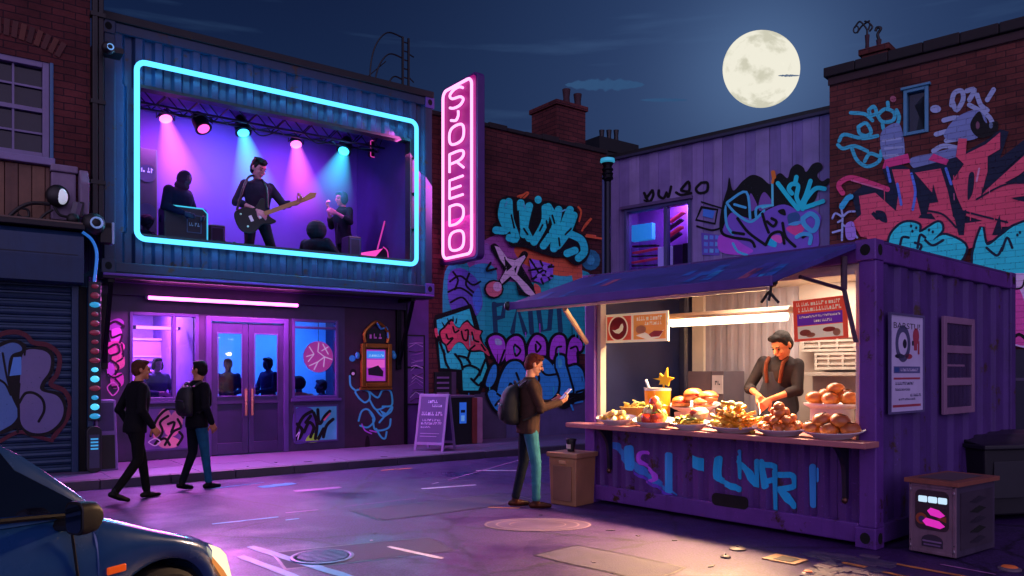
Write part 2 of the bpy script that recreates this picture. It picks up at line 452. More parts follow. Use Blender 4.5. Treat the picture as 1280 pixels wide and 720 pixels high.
def area(name, loc, target, size, energy, col, size_y=None, spread=None):
    l = bpy.data.lights.new(name, 'AREA'); l.energy = energy; l.color = lin(col) if isinstance(col, str) else col
    l.size = size
    if size_y: l.shape = 'RECTANGLE'; l.size_y = size_y
    if spread: l.spread = spread
    o = bpy.data.objects.new(name, l); COL.objects.link(o); o.location = loc
    d = Vector(target) - Vector(loc); o.rotation_euler = d.to_track_quat('-Z', 'Y').to_euler(); return o
def point(name, loc, energy, col, r=0.1):
    l = bpy.data.lights.new(name, 'POINT'); l.energy = energy; l.color = lin(col); l.shadow_soft_size = r
    o = bpy.data.objects.new(name, l); COL.objects.link(o); o.location = loc; return o

# shared materials
BLK = M('#07070c', 0.5, var=0.3); BLKM = M('#0b0b12', 0.4, 0.6); HOLE = M('#020204', 0.9)
STEEL = M('#3a3a48', 0.4, 0.7)
# ================================================================ frames of the place
GA = math.atan2(.598, .801)
G = Frame(-6.356, 12.95, GA)                 # club front and the brick wall beyond it
E1o = P(768, 465, 19.5)
E1 = Frame(2.55, 19.5, math.atan2(-.673, .7394))   # planked wall closing the yard
E2 = Frame(6.29, 15.5, math.atan2(-.673, .7394))   # tall brick wall at the right
S = frame_pts(Vector((.904, 9.72, 0)), Vector((3.264, 7.017, 0)))   # food stall front
SW, SD, SH = 3.59, 3.8, 2.80
SS = Frame(S.w(SW, 0, 0).x, S.w(SW, 0, 0).y, S.ang + PI/2)          # food stall long side

# ================================================================ camera
cam = bpy.data.cameras.new('camera'); co = bpy.data.objects.new('camera', cam); COL.objects.link(co)
co.location = (0, 0, CAM_H); co.rotation_euler = (PI/2, 0, 0)
cam.sensor_width = 36; cam.lens = 36 * FOC / 1280; cam.shift_y = (HZ - 360) / 1280; cam.clip_end = 3000; cam.clip_start = 0.05
SC.camera = co
SC.view_settings.view_transform = 'Standard'; SC.view_settings.look = 'None'; SC.view_settings.exposure = 0; SC.view_settings.gamma = 1
SC.cycles.use_denoising = True
SC.cycles.max_bounces = 8; SC.cycles.transparent_max_bounces = 16; SC.cycles.sample_clamp_indirect = 6.0
SC.cycles.caustics_reflective = False; SC.cycles.caustics_refractive = False

# ================================================================ night sky
MOON = ray(951, 87).normalized()
w = bpy.data.worlds.new('World'); SC.world = w; w.use_nodes = True
nt = w.node_tree; nt.nodes.clear()
out = nt.nodes.new('ShaderNodeOutputWorld'); bg = nt.nodes.new('ShaderNodeBackground'); nt.links.new(bg.outputs[0], out.inputs[0])
tc = nt.nodes.new('ShaderNodeTexCoord')
def mth(op, a, b=None, c=None, clamp=False):
    n = nt.nodes.new('ShaderNodeMath'); n.operation = op; n.use_clamp = clamp
    for i, v in enumerate((a, b, c)):
        if v is None: continue
        if isinstance(v, (int, float)): n.inputs[i].default_value = v
        else: nt.links.new(v, n.inputs[i])
    return n.outputs[0]
def rgb(c, f=1.0): 
    n = nt.nodes.new('ShaderNodeRGB'); n.outputs[0].default_value = tuple(x*f for x in lin(c)) + (1,); return n.outputs[0]
def mixc(f, a, b, blend='MIX'):
    n = nt.nodes.new('ShaderNodeMix'); n.data_type = 'RGBA'; n.blend_type = blend; n.clamp_factor = True
    if isinstance(f, (int, float)): n.inputs[0].default_value = f
    else: nt.links.new(f, n.inputs[0])
    nt.links.new(a, n.inputs[6]); nt.links.new(b, n.inputs[7]); return n.outputs[2]
sx = nt.nodes.new('ShaderNodeSeparateXYZ'); nt.links.new(tc.outputs['Generated'], sx.inputs[0])
dt = nt.nodes.new('ShaderNodeVectorMath'); dt.operation = 'DOT_PRODUCT'; nt.links.new(tc.outputs['Generated'], dt.inputs[0]); dt.inputs[1].default_value = MOON
elev = mth('MULTIPLY', mth('ABSOLUTE', sx.outputs[2]), 2.2, clamp=True)
base = mixc(elev, rgb('#1b345f'), rgb('#0a1738'))
halo = mth('POWER', mth('MAXIMUM', dt.outputs['Value'], 0.0), 22.0)
base = mixc(mth('MULTIPLY', halo, 0.75), base, rgb('#254372'))
halo2 = mth('POWER', mth('MAXIMUM', dt.outputs['Value'], 0.0), 260.0)
base = mixc(mth('MULTIPLY', halo2, 0.40), base, rgb('#6084b4'))
# thin streaks of cloud
mp = nt.nodes.new('ShaderNodeMapping'); mp.inputs['Scale'].default_value = (3.0, 3.0, 34.0); nt.links.new(tc.outputs['Generated'], mp.inputs[0])
nz = nt.nodes.new('ShaderNodeTexNoise'); nz.inputs['Scale'].default_value = 1.6; nz.inputs['Detail'].default_value = 5; nt.links.new(mp.outputs[0], nz.inputs['Vector'])
mr = nt.nodes.new('ShaderNodeMapRange'); mr.inputs[1].default_value = 0.56; mr.inputs[2].default_value = 0.78; nt.links.new(nz.outputs[0], mr.inputs[0])
base = mixc(mth('MULTIPLY', mr.outputs[0], 0.30), base, rgb('#41618c'))
# added fill: a bright glow in the unseen half of the sky, behind the camera
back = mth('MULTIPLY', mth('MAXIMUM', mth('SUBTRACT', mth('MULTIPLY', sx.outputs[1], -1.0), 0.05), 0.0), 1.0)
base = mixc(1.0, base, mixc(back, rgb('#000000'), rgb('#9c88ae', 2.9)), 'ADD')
# a last trace of daylight from the physical sky
sky = nt.nodes.new('ShaderNodeTexSky'); sky.sky_type = 'NISHITA'; sky.sun_disc = False
sky.sun_elevation = math.asin(MOON.z); sky.sun_rotation = math.atan2(MOON.x, MOON.y)
skm = mixc(1.0, sky.outputs[0], rgb('#ffffff', 0.0006), 'MULTIPLY')
base = mixc(1.0, base, skm, 'ADD')
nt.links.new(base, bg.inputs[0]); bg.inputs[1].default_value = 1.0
sun = bpy.data.lights.new('moonlight', 'SUN'); sun.energy = 0.05; sun.angle = math.radians(0.5); sun.color = (0.55, 0.72, 1.0)
so = bpy.data.objects.new('moonlight', sun); COL.objects.link(so); so.rotation_euler = MOON.to_track_quat('Z', 'Y').to_euler(); so.location = (0, 0, 30)

# the moon itself, far away
def moon_mat():
    m, t, o = newmat('moon_surface')
    e = N(t, 'ShaderNodeEmission'); tcc = N(t, 'ShaderNodeTexCoord')
    n1 = N(t, 'ShaderNodeTexNoise', _Scale=0.055, _Detail=7.0, _Roughness=0.6); t.links.new(tcc.outputs['Object'], n1.inputs['Vector'])
    r1 = N(t, 'ShaderNodeMapRange'); r1.inputs[1].default_value = 0.47; r1.inputs[2].default_value = 0.58; t.links.new(n1.outputs[0], r1.inputs[0])
    v = N(t, 'ShaderNodeTexVoronoi', _Scale=0.16); t.links.new(tcc.outputs['Object'], v.inputs['Vector'])
    r2 = N(t, 'ShaderNodeMapRange'); r2.inputs[1].default_value = 0.05; r2.inputs[2].default_value = 0.2; r2.inputs[3].default_value = 0.2; r2.inputs[4].default_value = 0; t.links.new(v.outputs[0], r2.inputs[0])
    mx = N(t, 'ShaderNodeMix', data_type='RGBA'); mx.inputs[6].default_value = lin('#f4f0de') + (1,); mx.inputs[7].default_value = lin('#d2cfba') + (1,)
    t.links.new(r1.outputs[0], mx.inputs[0])
    m2 = N(t, 'ShaderNodeMix', data_type='RGBA'); m2.inputs[7].default_value = lin('#fffbe8') + (1,); t.links.new(r2.outputs[0], m2.inputs[0]); t.links.new(mx.outputs[2], m2.inputs[6])
    t.links.new(m2.outputs[2], e.inputs[0]); e.inputs[1].default_value = 0.97; t.links.new(e.outputs[0], o.inputs[0]); return m
MY = 420.0
mc = P(951, 87, MY); mr_ = 48.0 / FOC * MY
mb = MB(); mb.ell((0, 0, 0), mr_, 64, moon_mat()); o = mb.build('moon', smooth=True); o.location = mc; o.rotation_euler = (0, -math.atan2(87 - HZ, 951 - 640) * -1, 0); o.scale = (math.cos(math.acos(MOON.y)), 1, 1)
tag(o, 'full pale yellow moon with grey patches in the night sky', 'moon', kind='structure')
def cloud(name, px, py, wpx, hpx, Y, label):
    """a thin far streak of cloud: a flattened lens of haze"""
    m = CLOUD
    mb = MB(); r = random.Random(px)
    c = P(px, py, Y); k = Y / FOC
    pts = []
    n = 26
    for i in range(n):
        t = i / (n - 1); a = math.sin(PI * t) ** 0.6 * hpx * k * 0.5
        pts.append(((t - .5) * wpx * k, a * r.uniform(.6, 1.1), a * r.uniform(.5, 1.0)))
    rings = [[(x, yy * 3 * math.cos(q * PI / 5), zz * math.sin(q * PI / 5)) for q in range(10)] for x, yy, zz in pts]
    mb.loft(rings, m); o = mb.build(name, smooth=True); o.location = c; tag(o, label, 'cloud', kind='structure')
m, t, oo = newmat('cloud_haze')
e = N(t, 'ShaderNodeEmission'); e.inputs[0].default_value = lin('#33557f') + (1,); e.inputs[1].default_value = 0.9
tr = N(t, 'ShaderNodeBsdfTransparent'); lw = N(t, 'ShaderNodeLayerWeight', _Blend=0.35); mxs = N(t, 'ShaderNodeMixShader')
t.links.new(lw.outputs['Facing'], mxs.inputs[0]); t.links.new(e.outputs[0], mxs.inputs[1]); t.links.new(tr.outputs[0], mxs.inputs[2]); t.links.new(mxs.outputs[0], oo.inputs[0])
CLOUD = m
cloud('cloud', 756, 106, 100, 13, 380, 'thin blue cloud streak left of the moon')
cloud('cloud', 830, 125, 60, 4, 380, 'faint lower wisp of cloud beneath the moon')
cloud('cloud', 986, 94.5, 28, 2.5, 380, 'dark sliver of cloud crossing the right edge of the moon')

# ================================================================ ground
def asphalt():
    m, t, o = newmat('asphalt')
    b = N(t, 'ShaderNodeBsdfPrincipled'); t.links.new(b.outputs[0], o.inputs[0])
    tcc = N(t, 'ShaderNodeTexCoord')
    big = N(t, 'ShaderNodeTexNoise', _Scale=0.55, _Detail=6.0, _Roughness=0.6); t.links.new(tcc.outputs['Object'], big.inputs['Vector'])
    wet = N(t, 'ShaderNodeMapRange'); wet.inputs[1].default_value = 0.44; wet.inputs[2].default_value = 0.68; t.links.new(big.outputs[0], wet.inputs[0])
    fine = N(t, 'ShaderNodeTexNoise', _Scale=48.0, _Detail=3.0); t.links.new(tcc.outputs['Object'], fine.inputs['Vector'])
    mid = N(t, 'ShaderNodeTexNoise', _Scale=5.0, _Detail=6.0, _Roughness=0.7); t.links.new(tcc.outputs['Object'], mid.inputs['Vector'])
    c1 = N(t, 'ShaderNodeMix', data_type='RGBA'); c1.inputs[6].default_value = lin('#281448') + (1,); c1.inputs[7].default_value = lin('#4e3070') + (1,); t.links.new(mid.outputs[0], c1.inputs[0])
    c2 = N(t, 'ShaderNodeMix', data_type='RGBA', blend_type='MULTIPLY'); c2.inputs[0].default_value = 0.6
    fr = N(t, 'ShaderNodeMapRange'); fr.inputs[1].default_value = 0.3; fr.inputs[2].default_value = 0.7; fr.inputs[3].default_value = 0.35; fr.inputs[4].default_value = 1.4; t.links.new(fine.outputs[0], fr.inputs[0])
    t.links.new(c1.outputs[2], c2.inputs[6]); t.links.new(fr.outputs[0], c2.inputs[7])
    c3 = N(t, 'ShaderNodeMix', data_type='RGBA', blend_type='MULTIPLY'); c3.inputs[7].default_value = (0.8, 0.77, 0.84, 1); t.links.new(wet.outputs[0], c3.inputs[0]); t.links.new(c2.outputs[2], c3.inputs[6])
    # cracks
    vo = N(t, 'ShaderNodeTexVoronoi', feature='DISTANCE_TO_EDGE', _Scale=0.5)
    wv = N(t, 'ShaderNodeMix', data_type='RGBA', blend_type='LINEAR_LIGHT'); wv.inputs[0].default_value = 0.12; t.links.new(tcc.outputs['Object'], wv.inputs[6]); t.links.new(mid.outputs[1], wv.inputs[7]); t.links.new(wv.outputs[2], vo.inputs['Vector'])
    ck = N(t, 'ShaderNodeMapRange'); ck.inputs[1].default_value = 0.0; ck.inputs[2].default_value = 0.016; ck.inputs[3].default_value = 0.3; ck.inputs[4].default_value = 1.0; t.links.new(vo.outputs[0], ck.inputs[0])
    c4 = N(t, 'ShaderNodeVectorMath', operation='SCALE'); t.links.new(c3.outputs[2], c4.inputs[0]); t.links.new(ck.outputs[0], c4.inputs['Scale'])
    gv = N(t, 'ShaderNodeTexVoronoi', _Scale=2.6); t.links.new(tcc.outputs['Object'], gv.inputs['Vector'])
    gm = N(t, 'ShaderNodeMapRange'); gm.inputs[1].default_value = 0.045; gm.inputs[2].default_value = 0.06; gm.inputs[3].default_value = 0.4; gm.inputs[4].default_value = 1.0; t.links.new(gv.outputs[0], gm.inputs[0])
    g2 = N(t, 'ShaderNodeTexVoronoi', _Scale=55.0); t.links.new(tcc.outputs['Object'], g2.inputs['Vector'])
    g3 = N(t, 'ShaderNodeMapRange'); g3.inputs[1].default_value = 0.0; g3.inputs[2].default_value = 0.8; g3.inputs[3].default_value = 1.5; g3.inputs[4].default_value = 0.6; t.links.new(g2.outputs[0], g3.inputs[0])
    gx = N(t, 'ShaderNodeMath', operation='MULTIPLY'); t.links.new(gm.outputs[0], gx.inputs[0]); t.links.new(g3.outputs[0], gx.inputs[1])
    c5 = N(t, 'ShaderNodeVectorMath', operation='SCALE'); t.links.new(c4.outputs[0], c5.inputs[0]); t.links.new(gx.outputs[0], c5.inputs['Scale'])
    b.inputs['Specular IOR Level'].default_value = 0.35
    t.links.new(c5.outputs[0], b.inputs['Base Color'])
    rg = N(t, 'ShaderNodeMapRange'); rg.inputs[3].default_value = 0.62; rg.inputs[4].default_value = 0.22; t.links.new(wet.outputs[0], rg.inputs[0]); t.links.new(rg.outputs[0], b.inputs['Roughness'])
    bs = N(t, 'ShaderNodeMapRange'); bs.inputs[3].default_value = 0.55; bs.inputs[4].default_value = 0.12; t.links.new(wet.outputs[0], bs.inputs[0])
    bp = N(t, 'ShaderNodeBump', _Distance=0.006); t.links.new(bs.outputs[0], bp.inputs['Strength']); t.links.new(fine.outputs[0], bp.inputs['Height']); t.links.new(bp.outputs[0], b.inputs['Normal'])
    return m
ASPH = asphalt()
mb = MB(); mb.quad((-400, -60, 0), (400, -60, 0), (400, 800, 0), (-400, 800, 0), ASPH)
o = mb.build('road'); o['kind'] = 'structure'
# pavement along the club front: slabs with a real kerb
KY = -2.24
PAV = M('#5c4a70', 0.5, var=0.22, sc=2.0, bump=0.25, bsc=45, name='paving')
mb = MB()
x = -9.0; i = 0
while x < 10.9:
    for (a, b) in ((KY + 0.17, -1.2), (-1.194, -0.05)):
        mb.box(x + 0.004, a, -0.05, min(x + 1.196, 10.9), b, 0.12 + random.uniform(-.002, .002), PAV)
    x += 1.2
mb.box(-9, KY + 0.1, -.05, 10.9, 1.5, 0.112, M('#2a2234', .8))
o = mb.build('pavement', bevel=0); o.location = G.o; o.rotation_euler = (0, 0, G.ang); o['kind'] = 'structure'
mb = MB(); x = -9.0
while x < 10.9:
    mb.box(x + 0.004, KY, -.05, min(x + 0.91, 10.9), KY + 0.165, 0.125, M('#3c3048', 0.6, var=0.25, bump=0.2)); x += 0.915
o = mb.build('kerb', bevel=0.012); o.location = G.o; o.rotation_euler = (0, 0, G.ang); o['kind'] = 'structure'
# painted markings and neon reflections laid as colour, a sheet above the asphalt
mb = MB()
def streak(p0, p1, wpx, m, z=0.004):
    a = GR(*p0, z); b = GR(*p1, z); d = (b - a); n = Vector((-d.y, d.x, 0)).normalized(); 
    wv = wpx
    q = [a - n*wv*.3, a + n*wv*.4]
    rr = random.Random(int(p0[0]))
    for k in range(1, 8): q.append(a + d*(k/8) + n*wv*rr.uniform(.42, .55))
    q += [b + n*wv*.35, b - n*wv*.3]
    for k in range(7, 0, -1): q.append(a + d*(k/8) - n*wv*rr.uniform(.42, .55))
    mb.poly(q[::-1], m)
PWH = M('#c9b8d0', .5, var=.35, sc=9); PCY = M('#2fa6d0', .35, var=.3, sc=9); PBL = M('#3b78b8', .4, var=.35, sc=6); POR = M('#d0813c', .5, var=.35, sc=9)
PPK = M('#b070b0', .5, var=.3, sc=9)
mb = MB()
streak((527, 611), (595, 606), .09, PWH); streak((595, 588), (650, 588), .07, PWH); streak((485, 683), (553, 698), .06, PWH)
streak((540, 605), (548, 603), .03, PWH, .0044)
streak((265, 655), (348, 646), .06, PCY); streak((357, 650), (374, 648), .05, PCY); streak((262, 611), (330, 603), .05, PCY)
streak((325, 609), (368, 604), .22, PCY); streak((368, 614), (426, 609), .16, PPK); streak((476, 588), (516, 585), .06, POR)  # cyan and pink patches stand for neon reflected in the road
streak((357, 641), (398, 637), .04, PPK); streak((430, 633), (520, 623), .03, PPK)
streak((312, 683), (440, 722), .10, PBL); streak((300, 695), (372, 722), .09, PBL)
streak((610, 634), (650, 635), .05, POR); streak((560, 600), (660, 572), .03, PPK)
o = mb.build('road_marking_and_reflection'); o['kind'] = 'structure'
# tarred repair patches
mb = MB(); r = random.Random(17)
TARM = M('#22182e', .35, var=.3, bump=.2); PTM = M('#33244a', .7, var=.35, sc=5, bump=.4, bsc=70)
for (cx_, cy_, a_, wx, wy) in ((455, 690, .45, .75, .34), (560, 632, .64, 1.1, .40), (760, 702, -.8, .6, .3)):
    c = GR(cx_, cy_); mb.T = Matrix.Translation((c.x, c.y, 0)) @ Matrix.Rotation(a_, 4, 'Z')
    edge = [(-wx, -wy), (-wx*.3, -wy*1.05), (wx*.4, -wy*.95), (wx, -wy), (wx*1.02, wy*.2), (wx*.97, wy), (0, wy*1.04), (-wx, wy*.97)]
    mb.poly([(x, y, .0022) for x, y in edge], TARM); mb.poly([(x*.965, y*.92, .0034) for x, y in edge], PTM)
mb.T = Matrix.Identity(4); o = mb.build('road_patch'); o['kind'] = 'structure'
# orange hatching by the stall corner
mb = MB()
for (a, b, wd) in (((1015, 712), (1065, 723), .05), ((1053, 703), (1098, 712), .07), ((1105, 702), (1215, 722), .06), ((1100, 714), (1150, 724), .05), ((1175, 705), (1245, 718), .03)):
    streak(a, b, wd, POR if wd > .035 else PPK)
o = mb.build('road_marking_and_reflection'); o['kind'] = 'structure'
# low dark cobble patch at the stall corner
mb = MB(); r = random.Random(3)
for k in range(46):
    c = GR(r.uniform(1010, 1108), r.uniform(692, 728), 0); a = r.uniform(0, 6.28)
    mb.T = Matrix.Translation((c.x, c.y, 0)) @ Matrix.Rotation(S.ang + r.uniform(-.12, .12), 4, 'Z')
    wx, wy = r.uniform(.05, .085), r.uniform(.04, .06)
    mb.box(-wx, -wy, -.01, wx, wy, .006 + r.uniform(0, .008), M(r.choice(['#3d3050', '#4a3a58', '#54405c']), .6, bump=.2))
mb.T = Matrix.Identity(4)
o = mb.build('road_cobbles', bevel=0.006); o['kind'] = 'structure'
def wall_open(mb, x0, x1, z0, z1, y0, y1, ops, m):
    xs = sorted({x0, x1, *[min(max(o[0], x0), x1) for o in ops], *[min(max(o[2], x0), x1) for o in ops]})
    for a, b in zip(xs[:-1], xs[1:]):
        if b - a < 1e-5: continue
        cut = sorted([(o[1], o[3]) for o in ops if o[0] < (a+b)/2 < o[2]]); z = z0
        for c, d in cut:
            if c > z + 1e-5: mb.box(a, y0, z, b, y1, c, m)
            z = max(z, d)
        if z1 > z + 1e-5: mb.box(a, y0, z, b, y1, z1, m)
def ring(mb, x0, z0, x1, z1, w, y0, y1, m):
    mb.box(x0, y0, z0, x0 + w, y1, z1, m); mb.box(x1 - w, y0, z0, x1, y1, z1, m)
    mb.box(x0 + w, y0, z0, x1 - w, y1, z0 + w, m); mb.box(x0 + w, y0, z1 - w, x1 - w, y1, z1, m)
def rrect(x0, z0, x1, z1, r, y, n=5):
    pts = []
    for cx, cz, a0 in ((x1-r, z0+r, -PI/2), (x1-r, z1-r, 0), (x0+r, z1-r, PI/2), (x0+r, z0+r, PI)):
        for k in range(n+1):
            a = a0 + PI/2*k/n; pts.append((cx + r*math.cos(a), y, cz + r*math.sin(a)))
    return pts

CY_ = -.70
# ================================================================ club front (ground floor)
PUR = M('#43305c', .5, var=.2, bump=.1, streak=.25); PURD = M('#33204a', .55, var=.25, bump=.1, streak=.3); MAR = M('#3a1c3c', .6, var=.25, bump=.15, streak=.3)
FRM = M('#523c80', .4, var=.12); FRD = M('#3e2c60', .42, var=.15)
club = fthing(G, 'nightclub_front', 'purple glass club front with double doors under the raised stage container', 'shopfront')
wl = (0.02, 1.12, 1.12, 2.60); door = (1.24, .12, 2.72, 2.58); wr = (2.80, 1.10, 3.72, 2.60)
al = (0.02, .28, 1.12, 1.02); ar = (2.80, .26, 3.72, 0.98)
x1_ = 5.17
mb = MB(); wall_open(mb, -.60, 3.86, .12, 3.14, 0, .16, [wl, door, wr], PUR)
mb.box(3.86, 0, .12, x1_, .16, 3.14, MAR)
mb.box(-.60, .16, .12, -.45, 4.2, 3.14, PURD); mb.box(x1_-.15, .16, .12, x1_, 4.2, 3.14, PURD)
mb.build('wall', club)
INT = M('#8a5ab8', .7, var=.15, sc=1.2)
mb = MB(); mb.box(-.45, 3.6, .12, 1.18, 3.72, 3.14, M('#b48ad8', .7, var=.1)); mb.box(1.18, 3.6, .12, x1_-.15, 3.72, 3.14, M('#7ab4e8', .7, var=.12, sc=.8)); mb.box(-.45, .16, 3.0, x1_-.15, 3.6, 3.10, M('#5a3a80', .8))
mb.box(1.16, .5, .14, 1.20, 3.6, 3.0, M('#7a50b0', .7))
mb.build('interior_walls', club); mb = MB(); mb.box(-.45, .16, .121, x1_-.15, 3.6, .14, M('#3a2a50', .4)); mb.build('floor', club)
mb = MB(); mb.box(-.60, -.10, 2.86, x1_, -.002, 3.14, PURD); mb.box(-.60, -.14, 3.06, x1_, -.10, 3.12, M('#5b2f86', .4)); mb.build('fascia', club, bevel=.008)
GL = GLASS('#d8d8f0', .4, .02)
def win(o, name, bars=(), trans=None, label=None):
    mb = MB(); ring(mb, *o, .05, -.03, .10, FRM)
    for b in bars: mb.box(b-.03, -.025, o[1]+.05, b+.03, .09, o[3]-.05, FRM)
    if trans: mb.box(o[0]+.05, -.02, trans-.02, o[2]-.05, .08, trans+.02, FRM)
    f = mb.build('window', club, bevel=.006, label=label)
    mb = MB(); mb.box(o[0]+.051, .03, o[1]+.051, o[2]-.051, .036, o[3]-.051, GL); mb.build('pane', f)
    mb = MB(); mb.box(o[0]-.04, -.08, o[1]-.05, o[2]+.04, -.031, o[1]-.002, FRM); mb.build('sill', f, bevel=.006)
win(wl, 'window', bars=(.72,)); win(wr, 'window', trans=2.44)
# doors
mb = MB(); mb.box(door[0], -.05, .12, door[0]+.09, .12, 2.58, FRM); mb.box(door[2]-.09, -.05, .12, door[2], .12, 2.58, FRM); mb.box(door[0]+.09, -.05, 2.49, door[2]-.09, .12, 2.58, FRM)
mb.build('door_frame', club, bevel=.008)
dm = (door[0]+door[2])/2
for k, (a, b) in enumerate(((door[0]+.095, dm-.006), (dm+.006, door[2]-.095))):
    mb = MB(); wall_open(mb, a, b, .135, 2.48, -.02, .04, [(a+.10, 1.16, b-.10, 2.30), (a+.10, .34, b-.10, 1.03)], FRD)
    mb.box(a+.10, .0, .34, b-.10, .02, 1.03, M('#2e2050', .5))
    ring(mb, a+.10, 1.16, b-.10, 2.30, .018, -.032, -.021, FRM)
    d = mb.build('door', club, bevel=.005)
    mb = MB(); mb.box(a+.101, .005, 1.161, b-.101, .011, 2.299, GL); mb.build('pane', d)
    xx = b-.05 if k == 0 else a+.05
    mb = MB(); mb.tube([(xx, -.075, .82), (xx, -.075, 1.30)], .026, 10, M('#d09a80', .25, .7)); mb.tube([(xx, -.02, .88), (xx, -.075, .88)], .012, 8, STEEL); mb.tube([(xx, -.02, 1.24), (xx, -.075, 1.24)], .012, 8, STEEL)
    mb.build('handle', d, smooth=True)
# art panels under the windows
def art_panel(o, seed, fr, label):
    mb = MB(); mb.box(o[0], -.024, o[1], o[2], -.003, o[3], M('#7e4aa8' if seed == 1 else '#57b8dc', .5)); ring(mb, o[0]-.03, o[1]-.03, o[2]+.03, o[3]+.03, .03, -.035, -.003, FRM)
    p = mb.build('art_panel', club, label=label)
    return p
ap = art_panel((0.10, .30, 1.06, .98), 1, G, 'mauve panel of pink and black swirls')
pt = Paint(G, -.026)
K = '#0b0810'
for q, c in (([(192,548),(196,522),(206,510),(214,520),(208,535)], '#d97a9a'), ([(206,540),(216,516),(226,514),(228,530),(218,545)], '#c86a90'), ([(196,552),(210,545),(224,550),(222,558),(204,560)], '#e08aa0')):
    pt.fill(q, c)
for q in ([(188,545),(196,524),(208,512),(220,512),(229,522)], [(193,556),(203,540),(200,528),(210,520)], [(206,556),(216,540),(226,534),(222,524)], [(210,530),(218,528),(214,540)], [(196,552),(206,548),(212,556)], [(222,556),(228,546),(224,540)]):
    pt.stroke(q, 3.2, K)
pt.stroke([(186,552),(194,548),(200,552),(194,557),(187,554)], 1.4, '#d8c8e8', True)
pt.build('graffiti', ap)
ap = art_panel((2.86, .30, 3.68, .94), 2, G, 'cyan panel with black bubble writing and a green blob')
pt = Paint(G, -.026)
pt.fill([(367,552),(368,513),(388,510),(394,522),(392,546),(384,553)], '#3f2c6e'); pt.fill([(382,552),(386,544),(394,542),(399,550),(394,553)], '#8ac83a')
for q in ([(369,550),(373,532),(380,520),(390,514)], [(371,530),(378,538),(374,548)], [(380,540),(386,528),(392,534),(388,546)], [(392,516),(396,530),(394,548)], [(397,512),(399,530),(406,520),(412,514)], [(404,546),(408,532),(416,524)], [(382,528),(388,520)], [(398,548),(404,536)]):
    pt.stroke(q, 4.0, K)
pt.stroke([(405,525),(412,517)], 2, '#9a4a60'); pt.stroke([(370,545),(374,540),(372,549)], 1.2, '#b0a0d0'); pt.build('graffiti', ap)
# graffiti and purple cladding left and right
pt = Paint(G, -.001)
r = random.Random(5)
for q, c_ in (([(134,404),(148,398),(155,404),(146,412),(135,412)],'#7a3a90'), ([(137,414),(150,410),(152,424),(140,428)],'#b45ac0'), ([(133,430),(146,426),(156,432),(150,444),(136,442)],'#d04fa0'), ([(140,446),(154,444),(155,458),(143,462)],'#e06aa0'), ([(134,456),(141,452),(143,466),(135,470)],'#a050b8'), ([(138,472),(152,466),(154,480),(142,486)],'#c04aa8')):
    pt.fill(q, c_)
for q, w_ in (([(133,408),(144,402),(155,408)], 3), ([(138,414),(140,422),(152,418),(150,428)], 2.6), ([(134,436),(146,430),(149,440),(140,444)], 2.8), ([(152,430),(154,446),(146,452)], 2), ([(138,450),(148,458),(144,468)], 2.6), ([(135,468),(142,472),(152,468)], 2.2), ([(144,474),(150,482),(140,484)], 2.4)):
    pt.stroke(q, w_, '#1a0a20')
pt.stroke([(138,492),(134,484),(142,478),(148,486),(142,494)], 1.6, '#d070c8', True)
pt.build('graffiti', club)
# cyan loop tag below the framed picture
pt = Paint(G, -.001); cy = '#4fc4f4'
for q in ([(449,498),(444,490),(449,487),(460,489),(462,498),(456,503),(449,498)], [(462,490),(472,497),(478,488),(487,488),(490,497),(489,507),(478,508)], [(462,500),(470,512),(482,508)], [(470,512),(478,520),(488,515),(490,508),(484,516),(474,528)],
          [(448,526),(452,514),(460,512),(468,524),(460,534),(450,532)], [(466,524),(468,536),(476,538),(486,534),(488,524)], [(470,536),(476,546),(481,548),(483,540)], [(437,470),(438,482),(444,488)]):
    pt.stroke(q, 2.3, cy)
for q in ([(460,514),(466,520)], [(474,512),(480,522),(486,518)]): pt.fill([q[0], q[-1], (q[0][0]+6, q[-1][1]+4)], cy, False)
for q in ([(452,530),(456,538),(464,542)], [(462,538),(470,540)]): pt.stroke(q, 1.6, '#a04ac0')
pt.dot((440,448),4,4,'#2f8cc8'); pt.dot((491,443),3,5,'#2f8cc8'); pt.dot((441,466),4,5,'#14101c'); pt.dot((441,467),2,2,'#c8b0d8')
pt.dot((459,556),3,12,'#1a0a18'); pt.build('graffiti', club)
# small hooks and sockets on the dark door jamb
# brackets carrying the container
def bracket(nm, x):
    t = fthing(G, 'steel_bracket', nm, 'bracket', x, 0, 2.2)
    mb = MB(); mb.box(-.05, -.08, -.55, .05, -.001, .93, BLKM); mb.box(-.05, -.66, .80, .05, -.081, .93, BLKM); mb.build('frame', t, bevel=.005)
    mb = MB(); mb.prism([(-.03, -.085, -.45), (-.03, -.085, -.28), (-.03, -.60, .795), (-.03, -.66, .795)], (.06, 0, 0), BLKM); mb.build('brace', t, fixn=True)
bracket('black steel bracket beside the shutter, under the left end of the container', -.36)
bracket('black steel bracket by the sandwich board, under the right end of the container', 5.02)
